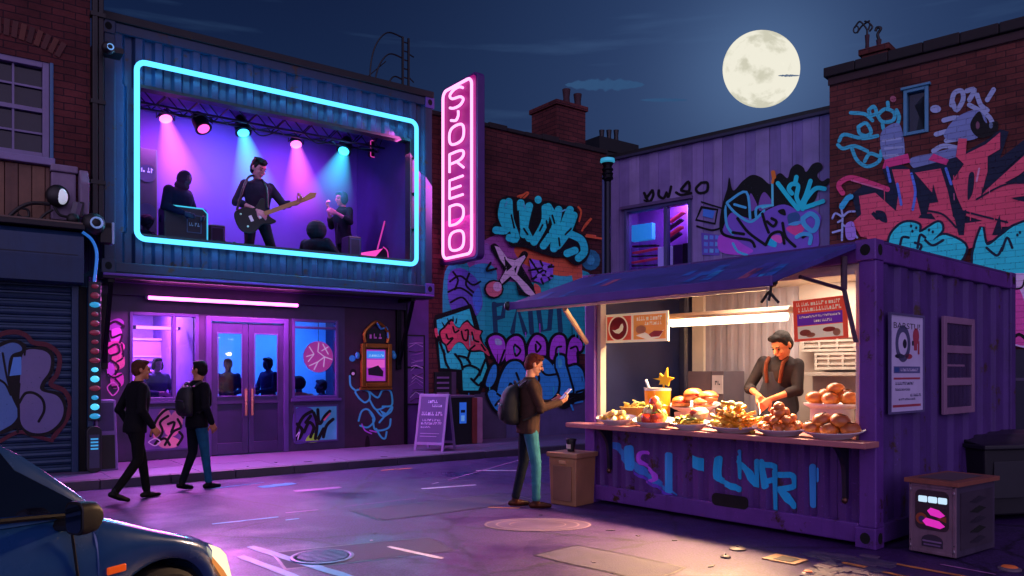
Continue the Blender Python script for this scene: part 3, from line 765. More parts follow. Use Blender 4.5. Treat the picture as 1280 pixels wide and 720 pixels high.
# neon strips
def strip(name, label, x0, z0, x1, z1, y, r, col, s, cat='neon light'):
    t = fthing(G, name, label, cat, (x0+x1)/2, y, (z0+z1)/2); hx = (x1-x0)/2; hz = (z1-z0)/2
    mb = MB(); mb.tube([(-hx, 0, -hz), (hx, 0, hz)], r, 10, EM(col, s)); mb.build('tube', t, smooth=True)
    mb = MB(); mb.box(-hx-.03, .03, -.035, hx+.03, .06, .035, FRD)
    for q in (-hx-.02, hx+.02): mb.cbox((q, .015, 0), (.05, .06, .06), FRD)
    mb.build('housing', t)
a = G.hit(185, 372, -.18); b = G.hit(372, 382, -.18)
strip('neon_strip', 'long pink neon strip over the club doors', a[0], a[1], b[0], a[1], -.18, .03, (1, .12, .75), 7.0)
a = G.hit(170, 409, 1.0); b = G.hit(222, 412, 1.0)
strip('neon_strip', 'short pink neon strip inside the left club window', a[0], a[1], b[0], a[1], 1.0, .03, (1, .2, .8), 5.0)
a = G.hit(278, 377, -.30); area('neon_lamp', G.w(a[0], -.30, a[1]), G.w(a[0], -2.2, .12), 2.6, 260, (1, .16, .85), .1)
for (xx, zz, ex, ez) in ((2.5, 6.4, 4.6, .15), (2.5, 3.62, 4.6, .15)): area('neon_lamp', G.w(xx, CY_-.16, zz), G.w(xx, CY_-4, zz-2.6), ex, 130, (.10, .62, 1.0), ez)
for (xx, zz, ex, ez) in ((2.5, 6.49, 4.9, .06), (2.5, 3.70, 4.9, .06), (-.02, 5.1, .06, 2.6), (5.01, 5.1, .06, 2.6)): area('neon_lamp', G.w(xx, CY_-.16, zz), G.w(xx, CY_+1, zz), ex, 7*max(ex, ez), (.05, .50, 1.0), ez)
# notice board inside the left window
t = fthing(G, 'notice_board', 'pale menu board behind the left club window', 'board', .75, 2.9, 1.7)
mb = MB(); mb.box(-.75, 0, -.55, .75, .04, .55, M('#a070d0', .6)); mb.build('panel', t)
mb = MB(); ring(mb, -.78, -.58, .78, .58, .04, -.03, 0.0, M('#d0a0f0', .5)); mb.box(-.30, -.02, -.54, -.27, -.001, .54, M('#d0a0f0', .5)); mb.box(-.74, -.02, .20, .74, -.001, .23, M('#d0a0f0', .5)); mb.build('frame', t)
mb = MB()
for k in range(5): mb.box(.0, -.012, .08-k*.11, .62, -.004, .12-k*.11, M('#3a2060', .6))
mb.build('print', t)
# round pink neon disc in the right window
cx, cz = G.hit(398, 446, .5)
t = fthing(G, 'hanging_disc', 'round pink disc with white lines hanging in the right club window', 'disc', cx, .5, cz)
PKD = M('#e060b0', .5, emit=.55, ecol='#ff5ab8')
mb = MB(); mb.T = Matrix.Rotation(PI/2, 4, 'X'); mb.lathe([(.30, -.015), (.31, 0), (.30, .015)], 36, m=PKD); mb.T = Matrix.Identity(4); mb.build('disc', t, smooth=True)
mb = MB(); WL = EM('#ffd8f0', 1.0)
for q in ([(-.2,.2),(-.1,.05),(-.22,-.1)], [(0,.28),(-.02,.1),(.12,0),(.1,-.2)], [(.2,.2),(.06,.12)], [(-.26,0),(-.1,.05)], [(-.1,-.26),(-.02,-.1),(.12,0)], [(.28,-.05),(.12,0)], [(-.2,-.18),(-.02,-.1)], [(.08,.26),(.2,.05)]):
    mb.tube([(p[0], -.022, p[1]) for p in q], .008, 6, WL)
mb.build('lines', t); mb = MB(); mb.tube([(0, 0, .3), (0, 0, 3.0-cz)], .006, 6, BLK); mb.build('cord', t)
# light inside the club: the ceiling lamps
area('club_lamp', G.w(.4, 1.9, 2.95), G.w(.4, 1.8, 0), 1.0, 330, (.88, .32, 1.0), .8)
area('club_lamp', G.w(2.0, 2.2, 2.95), G.w(2.0, 2.8, 1.0), 1.2, 130, (.16, .36, 1.0), .6)
area('club_lamp', G.w(3.6, 2.0, 2.95), G.w(3.4, 3.0, 1.0), 1.2, 190, (.12, .44, 1.0), .6)
# ornate framed picture
a = G.hit(451, 484, -.05); b = G.hit(489, 430, -.05); x0, z0, x1, z1 = a[0], a[1], b[0], b[1]
t = fthing(G, 'framed_picture', 'gold framed lit picture with an ornate crest on the dark club wall', 'picture', (x0+x1)/2, -.01, z0)
hx = (x1-x0)/2; hh = z1-z0; GOLD = M('#a8682a', .35, .7, var=.3); 
mb = MB(); ring(mb, -hx, 0, hx, hh, .09, -.09, 0, GOLD); ring(mb, -hx+.09, .09, hx-.09, hh-.09, .03, -.06, -.001, M('#5a3418', .4, .6)); mb.box(-hx-.02, -.06, -.06, hx+.02, 0, -.001, GOLD)
mb.build('frame', t, bevel=.02)
mb = MB(); w_ = hx-.12; mb.box(-w_, -.02, .12, w_, -.004, hh-.12, M('#8a3aa8', .4, emit=.55, ecol='#b83ac8'))
mb.box(-w_+.02, -.026, hh*.66, w_-.02, -.0205, hh-.15, M('#3a7ad0', .4, emit=.7, ecol='#3a8af0')); mb.box(-w_+.02, -.024, hh*.45, w_-.02, -.0205, hh*.63, M('#d05ab8', .4, emit=.6, ecol='#f060c8'))
squiggle(mb, -w_+.06, w_-.05, hh*.70, .05, -.027, M('#a0d8ff', .5, emit=.5), 3)
mb.poly([(-w_+.04, -.03, hh*.42), (-w_+.05, -.03, hh*.28), (w_-.06, -.03, hh*.24), (w_-.05, -.03, hh*.36), (.05, -.03, hh*.5)][::-1], M('#2a1030', .6))
mb.box(-w_+.02, -.026, .14, w_-.02, -.0205, .18, M('#c04ac0', .4, emit=.4))
mb.build('picture', t)
mb = MB()
for q in ([(-.24, hh+.02), (-.26, hh+.2), (-.12, hh+.36), (.0, hh+.43), (.14, hh+.36), (.27, hh+.2), (.24, hh+.02)],): mb.tube([(p[0], -.05, p[1]) for p in catmull(q)], .035, 8, GOLD)
mb.tube([(p[0], -.06, p[1]) for p in catmull([(.0, hh+.42), (.1, hh+.3), (.22, hh+.32), (.26, hh+.1)])], .022, 8, M('#4a9ad8', .3, .3))
mb.box(-.2, -.03, hh+.005, .2, -.002, hh+.3, M('#120a14', .5))
squiggle(mb, -.14, .16, hh+.1, .1, -.032, M('#b050b0', .5, emit=.2), 8)
mb.build('crest', t, smooth=True)
for sx_ in (-1, 1):
    mb = MB(); mb.ell((sx_*(hx+.07), -.04, hh*.72), (.05, .04, .07), 10, M('#3aa0d8', .3)); mb.build('ornament', t, smooth=True)
# tall strip poster on the purple pillar
a = G.hit(511, 505, .0); b = G.hit(527, 420, .0)
mb = MB(); mb.box(5.17, .0, .12, 5.75, .16, 3.14, M('#5a2f80', .5, streak=.3)); mb.box(5.17, -.06, .12, 5.22, -.001, 3.14, BLKM); mb.build('pillar', club)
t = fthing(G, 'strip_poster', 'tall narrow purple poster on the pillar behind the sandwich board', 'poster', (a[0]+b[0])/2, -.004, a[1]); hw = .2; hh = b[1]-a[1]
mb = MB(); mb.box(-hw, -.012, 0, hw, -.001, hh, M('#6a3a90', .5)); ring(mb, -hw-.02, -.02, hw+.02, hh+.02, .03, -.02, -.001, BLK); mb.box(-hw, -.018, hh*.52, hw, -.0125, hh*.55, BLK)
r = random.Random(12)
for k in range(16):
    z = .05 + hh*.9*k/16
    mb.tube([(-hw+.03+ r.uniform(0,.1), -.0145, z), (0, -.0145, z+r.uniform(-.05,.12)), (hw-.03, -.0145, z+r.uniform(-.03,.1))], .008, 5, M(r.choice(['#b080d0', '#1a0a28', '#9050b8', '#d0a0e0']), .5))
mb.build('panel', t)

# ================================================================ stage container above
CX0, CX1, CZ0, CZ1, CY = -.47, 5.42, 3.16, 7.06, -.70
OP = (.05, 3.80, 4.92, 6.12)
CB = M('#1b3152', .45, .15, var=.2, sc=1.5, streak=.5, bump=.05, wear=.3); CBD = M('#182a46', .45, .15, streak=.4, wear=.3)
box_ = fthing(G, 'stage_container', 'blue corrugated shipping container with a stage opening, raised over the club doors', 'container', 0, CY, CZ0)
mb = MB(); d = CZ0
z = lambda v: v - CZ0
X0, X1 = CX0+.16, CX1-.16
ZB, ZT = z(CZ0)+.16, z(CZ1)-.16
corr(mb, X0, X1, ZB, z(OP[1]), .03, .30, .06, CB); corr(mb, X0, X1, z(OP[3]), ZT, .03, .30, .06, CB)
corr(mb, X0, OP[0], z(OP[1]), z(OP[3]), .03, .30, .06, CB); corr(mb, OP[2], X1, z(OP[1]), z(OP[3]), .03, .30, .06, CB)
mb.build('front_panel', box_)
mb = MB()
for y in (0, 3.0): 
    mb.box(X0, y, ZT, X1, y+.14, z(CZ1), CBD); mb.box(X0, y, 0, X1, y+.14, ZB, CBD)
for x in (CX0, CX1-.16):
    mb.box(x, .14, 0, x+.16, 3.0, .16, CBD); mb.box(x, .14, ZT, x+.16, 3.0, z(CZ1), CBD)
    mb.box(x, 0, .16, x+.16, .14, ZT, CBD); mb.box(x, 3.0, .16, x+.16, 3.14, ZT, CBD)
mb.build('frame', box_, bevel=.012)
CBP = M('#5a3f98', .45, .15, streak=.4)
mb = MB(); T0 = mb.T; mb.T = Matrix.Translation((CX1-.03, 0, 0)) @ Matrix.Rotation(PI/2, 4, 'Z'); corr(mb, .14, 3.0, .16, ZT, 0, .30, .05, CBP); mb.build('end_panel', box_); mb = MB()
mb.T = Matrix.Translation((CX0+.03, 0, 0)) @ Matrix.Rotation(-PI/2, 4, 'Z'); corr(mb, -3.0, -.14, .16, ZT, 0, .30, .05, CBP); mb.T = T0
mb.build('end_panel', box_)
mb = MB(); mb.box(X0, .14, ZT+.06, X1, 3.0, ZT+.09, CBD); mb.build('roof', box_)
mb = MB(); mb.box(X0, .095, .005, X1, 3.0, .04, M('#1c1430', .6)); mb.build('floor', box_)
STW = M('#5c3e9a', .75, var=.12, sc=1.0)
mb = MB(); mb.box(X0, 2.55, .041, X1, 2.62, ZT, STW); mb.box(OP[0]-.12, .10, .041, OP[0]-.08, 2.55, ZT, STW); mb.box(OP[2]+.08, .10, .041, OP[2]+.12, 2.55, ZT, M('#3a2470', .75)); mb.box(OP[0], .10, z(OP[3])+.42, OP[2], 2.55, z(OP[3])+.46, M('#5a3a90', .8))
mb.build('lining', box_)
mb = MB(); ring(mb, OP[0]-.05, z(OP[1])-.05, OP[2]+.05, z(OP[3])+.05, .05, .0, .20, BLK); mb.build('opening_trim', box_)
for x in (CX0+.06, CX1-.06):
    for zz in (.09, z(CZ1)-.09):
        mb = MB(); casting(mb, x, .07, zz, .10, .09, .11, CBP if x > 1 else CBD, HOLE); mb.build('corner_casting', box_, bevel=.01)
# black capping along the top and below a dark strip coloured as the underside shadow
mb = MB(); mb.box(CX0-.05, -.04, z(CZ1)+.002, CX1+.02, .3, z(CZ1)+.13, M('#0c0a12', .6)); mb.build('capping', box_, bevel=.01)
mb = MB(); mb.box(CX0-.02, -.03, -.10, CX1+.02, .4, -.003, M('#180c28', .6)); mb.box(CX0-.02, -.05, -.06, CX1+.02, -.031, -.02, M('#6a35a0', .4)); mb.build('bottom_rail_and_shadow', box_, bevel=.006)

# neon frame around the opening
nx0, nz0, nx1, nz1 = -.02, 3.70, 5.01, 6.49
nf = fthing(G, 'neon_light', 'big cyan neon tube frame around the stage opening', 'neon light', 0, CY-.09, 0)
mb = MB(); mb.tube(rrect(nx0, nz0, nx1, nz1, .13, 0), .042, 10, EM((.07, .45, .90), 2.6), closed=True); mb.build('tube', nf, smooth=True)
mb = MB()
for k in range(6):
    x = nx0 + .3 + k*(nx1-nx0-.6)/5
    for zz in (nz0, nz1): mb.box(x-.02, .045, zz-.03, x+.02, .12, zz+.03, BLKM)
for zz in (4.4, 5.1, 5.8):
    for x in (nx0, nx1): mb.box(x-.03, .045, zz-.02, x+.03, .12, zz+.02, BLKM)
mb.build('clip', nf)

# ---------------------------------------------------------------- stage equipment
FZ = CZ0 + .04
def gh(px, py, y): return G.hit(px, py, y)
def bar(mb, a, b, r, m, n=6): mb.tube([a, b], r, n, m)
TRM = M('#241a3c', .4, .3)
tr = fthing(G, 'lighting_truss', 'black lattice lighting truss across the top of the stage', 'truss', 0, 0.5, 0)
zt = gh(340, 159, .5)[1]
mb = MB(); L0, L1 = OP[0]-.06, OP[2]+.06
for dy, dz in ((0, 0), (.32, 0), (0, .30), (.32, .30)): bar(mb, (L0, dy, zt+dz), (L1, dy, zt+dz), .022, TRM)
k = 0; x = L0
while x < L1 - .1:
    x2 = min(x+.27, L1)
    for (p, q) in (((0, 0), (0, .3)), ((.32, 0), (.32, .3)), ((0, 0), (.32, 0)), ((0, .3), (.32, .3))):
        if k % 2: p, q = q, p
        bar(mb, (x, p[0], zt+p[1]), (x2, q[0], zt+q[1]), .012, TRM, 5)
    x = x2; k += 1
mb.build('lattice', tr)
mb = MB()
for px_, sag in ((230, .12), (330, .2), (400, .15), (275, .1)):
    x = gh(px_, 150, .5)[0]; mb.tube(catmull([(x-.35, .0, zt+.02), (x-.1, -.02, zt-sag), (x+.15, .02, zt-sag*.6), (x+.35, .05, zt+.03)]), .012, 5, BLK)
mb.build('cable_or_highlight', tr)
def beam_mat(col, s, L, R0, R1):
    m, t, o = newmat('beam_haze')
    e = N(t, 'ShaderNodeEmission'); e.inputs[0].default_value = col + (1,)
    tcc = N(t, 'ShaderNodeTexCoord'); sp = N(t, 'ShaderNodeSeparateXYZ'); t.links.new(tcc.outputs['Object'], sp.inputs[0])
    def mm(op, a, b=None, clamp=False):
        n = t.nodes.new('ShaderNodeMath'); n.operation = op; n.use_clamp = clamp
        for i, v in enumerate((a, b)):
            if v is None: continue
            if isinstance(v, (int, float)): n.inputs[i].default_value = v
            else: t.links.new(v, n.inputs[i])
        return n.outputs[0]
    tt = mm('DIVIDE', mm('MULTIPLY', sp.outputs[2], -1.0), L, True)
    rr = mm('SQRT', mm('ADD', mm('MULTIPLY', sp.outputs[0], sp.outputs[0]), mm('MULTIPLY', sp.outputs[1], sp.outputs[1])))
    R = mm('ADD', mm('MULTIPLY', tt, R1-R0), R0)
    q = mm('DIVIDE', rr, R); rad = mm('SUBTRACT', 1.0, mm('MULTIPLY', q, q), True)
    fall = mm('POWER', mm('SUBTRACT', 1.0, tt, True), 1.3)
    st = mm('MULTIPLY', mm('MULTIPLY', mm('MULTIPLY', fall, rad), s), mm('DIVIDE', .12, mm('ADD', R, .02)))
    t.links.new(st, e.inputs[1]); t.links.new(e.outputs[0], o.inputs['Volume']); return m
def spotlight(px_, py_, y, col, label, aim, bs=2.2, L=1.9, par=True, body=True, en=40, lens_s=3.0):
    """a stage lamp hung under the truss; its lens looks down and out, its beam leans by aim"""
    x, zz = gh(px_, py_, y)
    t = fthing(G, 'stage_spotlight', label, 'spotlight', x, y, zz, 'spotlights hung from the stage truss')
    dirv = Vector(aim).normalized(); q = dirv.to_track_quat('-Z', 'Y').to_matrix().to_4x4()
    if body:
        mb = MB(); mb.T = q; mb.lathe([(.02, .34), (.10, .33), (.135, .2), (.145, .0), (.155, -.02)], 18, m=BLKM, cap=True); mb.build('lamp_body', t, smooth=True)
    else:
        mb = MB(); mb.T = q; mb.lathe([(.02, .16), (.09, .14), (.12, .0)], 16, m=M('#1c1226', .5)); mb.build('lamp_body', t, smooth=True)
    mb = MB(); mb.T = q @ Matrix.Translation((0, 0, -.012)); mb.ell((0, 0, 0), (.112, .112, .05), 20, EM(col, lens_s)); mb.build('lens', t, smooth=True)
    mb = MB(); top = zt - zz
    mb.tube([(-.16, 0, .1), (-.16, 0, top*.7), (0, 0, max(top, .2)), (.16, 0, top*.7), (.16, 0, .1)], .014, 6, TRM); mb.build('yoke', t)
    if bs > 0:
        mb = MB(); mb.lathe([(.62, -L), (.10, -.04)], 24, m=beam_mat(col, bs, L, .10, .62))
        b = mb.build('light_beam', t); b.rotation_mode = 'QUATERNION'; b.rotation_quaternion = dirv.to_track_quat('-Z', 'Y')
    if en:
        l = bpy.data.lights.new('spot', 'SPOT'); l.energy = en; l.color = col; l.spot_size = math.radians(70); l.spot_blend = .6; l.shadow_soft_size = .08
        lo = bpy.data.objects.new('spot', l); COL.objects.link(lo); wp = G.w(x, y, zz) + G.m.to_3x3() @ (dirv*.12); lo.location = wp
        lo.rotation_euler = (G.m.to_3x3() @ dirv).to_track_quat('-Z', 'Y').to_euler()
PK_ = (1.0, .10, .62); CYN = (.06, .55, 1.0)
spotlight(207, 148, 1.25, (1, .16, .60), 'leftmost small pink stage spotlight under the truss', (.10, -.45, -1), 10, 1.9, body=False, en=160)
spotlight(254, 160, .75, (1, .10, .55), 'big black moving-head spotlight with a pink lens, second from the left', (.25, -.6, -.9), 0, en=110, lens_s=2.0)
spotlight(304, 165, .9, CYN, 'cyan stage spotlight hanging directly above the guitarist', (.02, -.5, -1), 11, 1.9, en=190)
spotlight(370, 180, 1.2, (1, .14, .62), 'small pink stage spotlight to the right of the guitarist', (-.05, -.45, -1), 10, 1.9, body=False, en=160)
spotlight(430, 188, .9, (.05, .62, 1.0), 'rightmost stage spotlight, black with a cyan lens, above the singer', (-.5, -.5, -1), 9, 1.7, en=140)
# blue side beam from the moving head
# hanging square lamp outlined in pink
x, zz = gh(472, 187, 1.0)
t = fthing(G, 'flood_lamp', 'square black flood lamp with pink rim hanging at the right of the truss', 'flood lamp', x, 1.0, zz)
PINK_EDGE_LIGHT = EM((.8, .06, .5), .8)  # pink stage light on edges, drawn as glowing lines
mb = MB(); mb.cbox((0, .06, 0), (.34, .12, .36), BLK, ry=.12); mb.build('lamp_body', t, bevel=.02)
mb = MB(); mb.tube([(p[0], -.012, p[2]) for p in rrect(-.17, -.18, .15, .17, .03, 0)], .01, 6, PINK_EDGE_LIGHT, closed=True); mb.build('rim', t); mb = MB(); mb.tube([(0, .05, .18), (0, .0, max(.3, zt-zz))], .014, 6, TRM); mb.build('yoke', t)
# added fill lights washing the stage walls with colour
area('stage_wall_fill', G.w(1.0, .9, 5.95), G.w(1.0, 2.2, 4.2), 1.2, 60, (.8, .14, 1.0), .6)
area('stage_wall_fill', G.w(3.4, .9, 5.95), G.w(3.3, 2.2, 4.2), 1.2, 45, (.55, .10, 1.0), .6)
area('stage_wall_fill', G.w(2.0, .6, 5.9), G.w(1.9, 2.4, 4.6), .8, 60, (.10, .35, 1.0), .5)
# tall speaker
def cabinet(px0, py0, px1, py1, y, dpt, name, label, cat, cols=(BLK,), rim=None, badge=True):
    a = gh(px0, py1, y); b = gh(px1, py0, y); w_ = abs(b[0]-a[0]); h = b[1]-FZ
    t = fthing(G, name, label, cat, (a[0]+b[0])/2, y, FZ)
    mb = MB(); mb.box(-w_/2, 0, 0, w_/2, dpt, h, cols[0]); o = mb.build('cabinet_body', t, bevel=.025)
    return t, w_, h
t, w_, h = cabinet(170, 187, 197, 300, 1.3, .5, 'loudspeaker', 'tall black loudspeaker at the far left of the stage', 'loudspeaker', (M('#0c1830', .5),))
mb = MB()
for zz_ in (.35, .85, 1.3):
    mb = MB(); mb.T = Matrix.Translation((0, -.01, h*zz_/1.6)) @ Matrix.Rotation(PI/2, 4, 'X'); mb.lathe([(.15, -.01), (.16, 0.005), (.05, -.004)], 20, m=M('#1a2a48', .4)); mb.build('driver', t, smooth=True)
mb = MB(); squiggle(mb, -.1, .12, h*.82, .09, -.012, M('#8aa8d8', .5, emit=.3), 2); mb.build('badge', t)
CYAN_EDGE_LIGHT = EM((.06, .55, .9), 1.0)  # neon light caught on the amplifier edge, drawn as a glowing line
t, w_, h = cabinet(205, 262, 259, 300, .25, .45, 'guitar_amplifier', 'black amplifier with a cyan lit edge in front of the hooded player', 'amplifier', (M('#081228', .5),))
mb = MB(); mb.tube([(-w_/2, -.012, h-.03), (-w_/2+.05, -.012, h), (w_/2-.08, -.012, h), (w_/2, -.012, h-.08), (w_/2, -.012, .1)], .012, 6, CYAN_EDGE_LIGHT); mb.build('rim', t)
mb = MB(); ring(mb, w_*.02, h*.66, w_*.36, h*.9, .012, -.012, -.001, M('#3a5a80', .5)); squiggle(mb, w_*.07, w_*.33, h*.75, .06, -.013, M('#6a90b8', .5, emit=.2), 4); mb.build('control_panel', t)
# pedals and small gear by the guitarist
gx = gh(288, 300, .15)[0]
for k, (dx, dz) in enumerate(((-.16, .0), (.02, .0), (.22, .0))):
    t = fthing(G, 'keyboard_case' if k == 1 else 'effects_box', ['small blue-lit effects box at the left of the row on the stage edge', 'flat keyboard case in the middle of the row on the stage edge', 'cyan effects box nearest the guitarist on the stage edge'][k], 'stage gear', gx+dx, .1, FZ)
    mb = MB(); mb.box(-.08, 0, 0, .08, .2, .62 + .03*k, M(['#26406a', '#3a4a7a', '#2a80b0'][k], .4)); mb.build('case', t, bevel=.012)
    mb = MB(); mb.tube(catmull([(0, .05, .63+.03*k), (.03, .0, .74), (.1, -.02, .68), (.14, .02, .66)]), .01, 5, BLK); mb.build('lead', t)
# wedge monitor, music stand and stool at the right
x, zz = gh(462, 318, .35)
t = fthing(G, 'stage_monitor', 'wedge monitor with pink light painted on its face beside the singer', 'stage monitor', x, .35, FZ)
mb = MB(); mb.prism([(-.45, 0, .0), (.42, 0, .0), (.42, 0, .98), (.2, 0, .92), (-.45, 0, .72)], (0, .4, 0), M('#180a28', .5)); mb.build('cabinet_body', t, fixn=True, bevel=.015)
mb = MB(); mb.prism([(-.42, -.012, .66), (.05, -.012, .68), (.30, -.012, .95), (.16, -.012, .90), (-.42, -.012, .76)], (0, .01, 0), M('#c02a90', .4, emit=.9, ecol=(1, .08, .5))); mb.build('grille', t, fixn=True)  # face glows by itself to stand for pink stage light
mb = MB(); mb.tube(catmull([(.30, -.01, .98), (.40, -.01, .90), (.42, -.01, .7)]), .012, 6, PINK_EDGE_LIGHT); mb.build('rim', t)
for (px0, py0, px1, py1, y_, lab) in ((436, 296, 452, 325, -.1, 'small dark practice amplifier on the stage edge below the singer'), (262, 282, 282, 312, .5, 'dark amplifier head stack behind the row of gear on the stage'), (492, 268, 508, 330, .8, 'tall dark speaker stack in the right corner of the stage')):
    t, w_, h = cabinet(px0, py0, px1, py1, y_, .35, 'guitar_amplifier', lab, 'amplifier', (M('#0c0a1c', .5),))
    mb = MB(); ring(mb, -w_/2+.03, h*.5, w_/2-.03, h-.05, .015, -.012, -.001, M('#3a3468', .5)); mb.box(-w_/2+.05, -.008, h*.53, w_/2-.05, -.001, h-.07, M('#181630', .8, bump=.5, bsc=200)); mb.build('grille', t)
x, zz = gh(482, 320, .5)
t = fthing(G, 'music_stand', 'folding stand with pink lit edges at the far right of the stage', 'music stand', x, .5, FZ)
mb = MB(); mb.tube([(-.28, 0, .62), (-.02, 0, 1.55)], .016, 6, PINK_EDGE_LIGHT); mb.build('arm', t); mb = MB(); mb.tube([(.05, 0, 1.05), (.32, 0, .0)], .016, 6, PINK_EDGE_LIGHT); mb.build('leg', t); mb = MB(); mb.tube([(-.02, 0, 1.55), (.06, .02, 1.02), (-.28, .05, .0)], .014, 6, TRM); mb.build('leg', t)  # arm and leg glow to draw their pink lit edges
mb = MB(); mb.ell((.05, 0, 1.06), .035, 8, EM((1, .2, .6), 1.2)); mb.build('knob', t)

# ================================================================ vertical neon sign
SGI = G.w(G.u(553, -.25), -.25, 0)
SG = Frame(SGI.x, SGI.y, math.atan2(-.801, .598))
sw = SG.u(597, 0); sz0 = (SG.hit(553, 325)[1] + SG.hit(597, 330)[1]) / 2; sz1 = (SG.hit(553, 104)[1] + SG.hit(597, 96)[1]) / 2
sg = fthing(SG, 'neon_sign', 'tall vertical pink neon sign with white letters on the club corner', 'sign', 0, 0, sz0)
sh = sz1 - sz0; MG = M('#8a1a70', .5, emit=.32, ecol='#d0208c', var=.08)
mb = MB(); mb.prism(rrect(0, 0, sw, sh, .12, .0), (0, .17, 0), M('#4a2470', .5)); mb.build('case', sg, fixn=True, bevel=.01)
mb = MB(); mb.prism(rrect(.05, .05, sw-.05, sh-.05, .10, -.012), (0, .01, 0), MG); mb.build('face', sg, fixn=True)
NP = EM((1.0, .38, .80), 1.9)
mb = MB(); mb.tube(rrect(.12, .11, sw-.12, sh-.11, .14, -.06), .030, 8, NP, closed=True); mb.build('border_tube', sg, smooth=True)
def letter(strokes, cz, h, w_, nm='letter'):
    mb = MB()
    for st, closed in strokes:
        q = [((.5 + (p[0]-.5))*w_ + (sw-w_)/2, -.07, cz + (p[1]-.5)*h) for p in st]
        mb.tube(catmull(q, closed, 5) if len(q) > 3 else q, .027, 8, NP, closed=closed)
    mb.build(nm, sg, smooth=True)
ov = [(.5, 1), (.85, .93), (1, .7), (1, .3), (.85, .07), (.5, 0), (.15, .07), (0, .3), (0, .7), (.15, .93)]
def lz(py): return SG.hit(575, py)[1] - sz0
LW = .52; k_ = lambda a, b: (lz((a+b)/2), abs(lz(a)-lz(b)))
c_, h_ = k_(111, 134); letter([([(.95, .85), (.7, 1), (.3, 1), (.02, .8), (.2, .55), (.75, .45), (.98, .22), (.75, 0), (.3, 0), (.02, .12)], False)], c_, h_, LW)
c_, h_ = k_(140, 151); letter([([(.62, 1.0), (.62, .45), (.45, .05), (.1, .3)], False)], c_, h_, LW)
c_, h_ = k_(157, 180); letter([(ov, True)], c_, h_, LW)
c_, h_ = k_(190, 213); letter([([(0, 0), (0, 1)], False), ([(0, 1), (.6, 1), (.95, .9), (.98, .65), (.7, .48), (0, .45)], False), ([(.5, .46), (1, 0)], False)], c_, h_, LW)
c_, h_ = k_(223, 246); letter([([(.95, 1), (0, 1), (0, 0)], False), ([(0, 0), (.95, 0)], False), ([(0, .5), (.8, .5)], False)], c_, h_, LW)
c_, h_ = k_(256, 280); letter([([(0, 0), (0, 1)], False), ([(0, 1), (.5, 1), (.9, .8), (1, .5), (.9, .2), (.5, 0), (0, 0)], False)], c_, h_, LW)
c_, h_ = k_(289, 313); letter([(ov, True)], c_, h_, LW)
mb = MB()
for py in (163, 183, 297, 321):
    zz = lz(py); mb.box(-.42, .10, zz-.06, -.001, .20, zz+.06, M('#2a1440', .5)); mb.box(-.46, .06, zz-.1, -.42, .24, zz+.1, M('#2a1440', .5))
mb.build('bracket', sg)
a = SG.w(sw/2, -.25, sz0+sh*.5); area('neon_lamp', SG.w(sw/2, -.5, sz0+sh*.4), SG.w(sw/2, -4, sz0-1.5), 1.0, 170, (1, .14, .72), 2.6)

# roof ladder with hoops on the container
x, zz = G.hit(507, 110, .6)
t = fthing(G, 'roof_ladder', 'black hooped ladder standing on the roof of the stage container', 'ladder', x, .6, CZ1)
top = G.hit(507, 47, .6)[1] - CZ1
for sx_ in (-.07, .07):
    mb = MB(); mb.box(sx_-.02, -.02, 0, sx_+.02, .02, top, BLK); mb.build('rail', t)
mb = MB()
for k in range(9): mb.tube([(-.07, 0, .08+k*top/9), (.07, 0, .08+k*top/9)], .014, 6, BLK)
mb.build('rung', t)
for (dx, zz) in ((-.85, .98), (-.78, .72), (-.6, .45), (-.5, .28)):
    mb = MB(); z1_ = zz*top; mb.tube(catmull([(-.09, 0, z1_+.02), (dx*.55, -.05, z1_+.0), (dx*.9, -.1, z1_-.22*top), (dx*1.05, -.12, max(.02, z1_-.55*top)), (dx, -.1, .0)]), .016, 6, BLK); mb.build('hoop', t)
mb = MB(); mb.tube([(-.5, -.05, .62*top), (-1.05, -.1, .3*top)], .012, 6, BLK); mb.tube([(.1, 0, .8*top), (.2, 0, .78*top)], .014, 6, BLK); mb.tube([(.1, 0, .5*top), (.2, 0, .46*top)], .014, 6, BLK); mb.build('stay', t)
def Zm(ox, oy, sc):
    return lambda pts: [(ox + p[0]/sc, oy + p[1]/sc) for p in pts]
BRD = BRICK('#5e2e30', '#4a2428', '#2c1a24', .5); BRM = BRICK('#6e3834', '#522828', '#3a242a', .42)
COPE = M('#1c1418', .8, var=.3, bump=.3)
# ================================================================ left brick building with the roller shutter
LB = Frame(G.w(0, -1, 0).x, G.w(0, -1, 0).y, G.ang)
lb = fthing(LB, 'brick_shop', 'old brick shop with a sash window above a closed blue roller shutter', 'building')
xr = LB.u(113); wx1 = LB.u(62); wx0 = wx1 - 1.25; wz0 = LB.hit(60, 199)[1]; wz1 = LB.hit(60, 78)[1]
lz0 = LB.hit(95, 290)[1]
shx1 = LB.u(89); shx0 = shx1 - 3.2; shz1 = LB.hit(85, 357)[1]
mb = MB(); wall_open(mb, -7.5, xr, lz0, 9.5, 0, .35, [(wx0, wz0, wx1, wz1)], BRD); mb.box(-7.5, 0, 0, shx0-.25, .35, lz0, BRD)
mb.box(-7.5, .35, lz0, xr, 4.5, 9.5, BRD); mb.build('wall', lb)
mb = MB()
n = 17
for k in range(n):
    a = -.42 + .84*k/(n-1); R = 1.75; c = ((wx0+wx1)/2, wz1 + .16 - 1.75*math.cos(.42) - .05)
    mb.T = Matrix.Translation((c[0] + (R+.12)*math.sin(a), -.012, c[1] + (R+.12)*math.cos(a))) @ Matrix.Rotation(a, 4, 'Y')
    mb.box(-.035, -.006, -.12, .035, .05, .12, M(random.choice(['#54302e', '#62382f', '#472828']), .85, bump=.3))
mb.T = Matrix.Identity(4); mb.build('lintel', lb, bevel=.005)
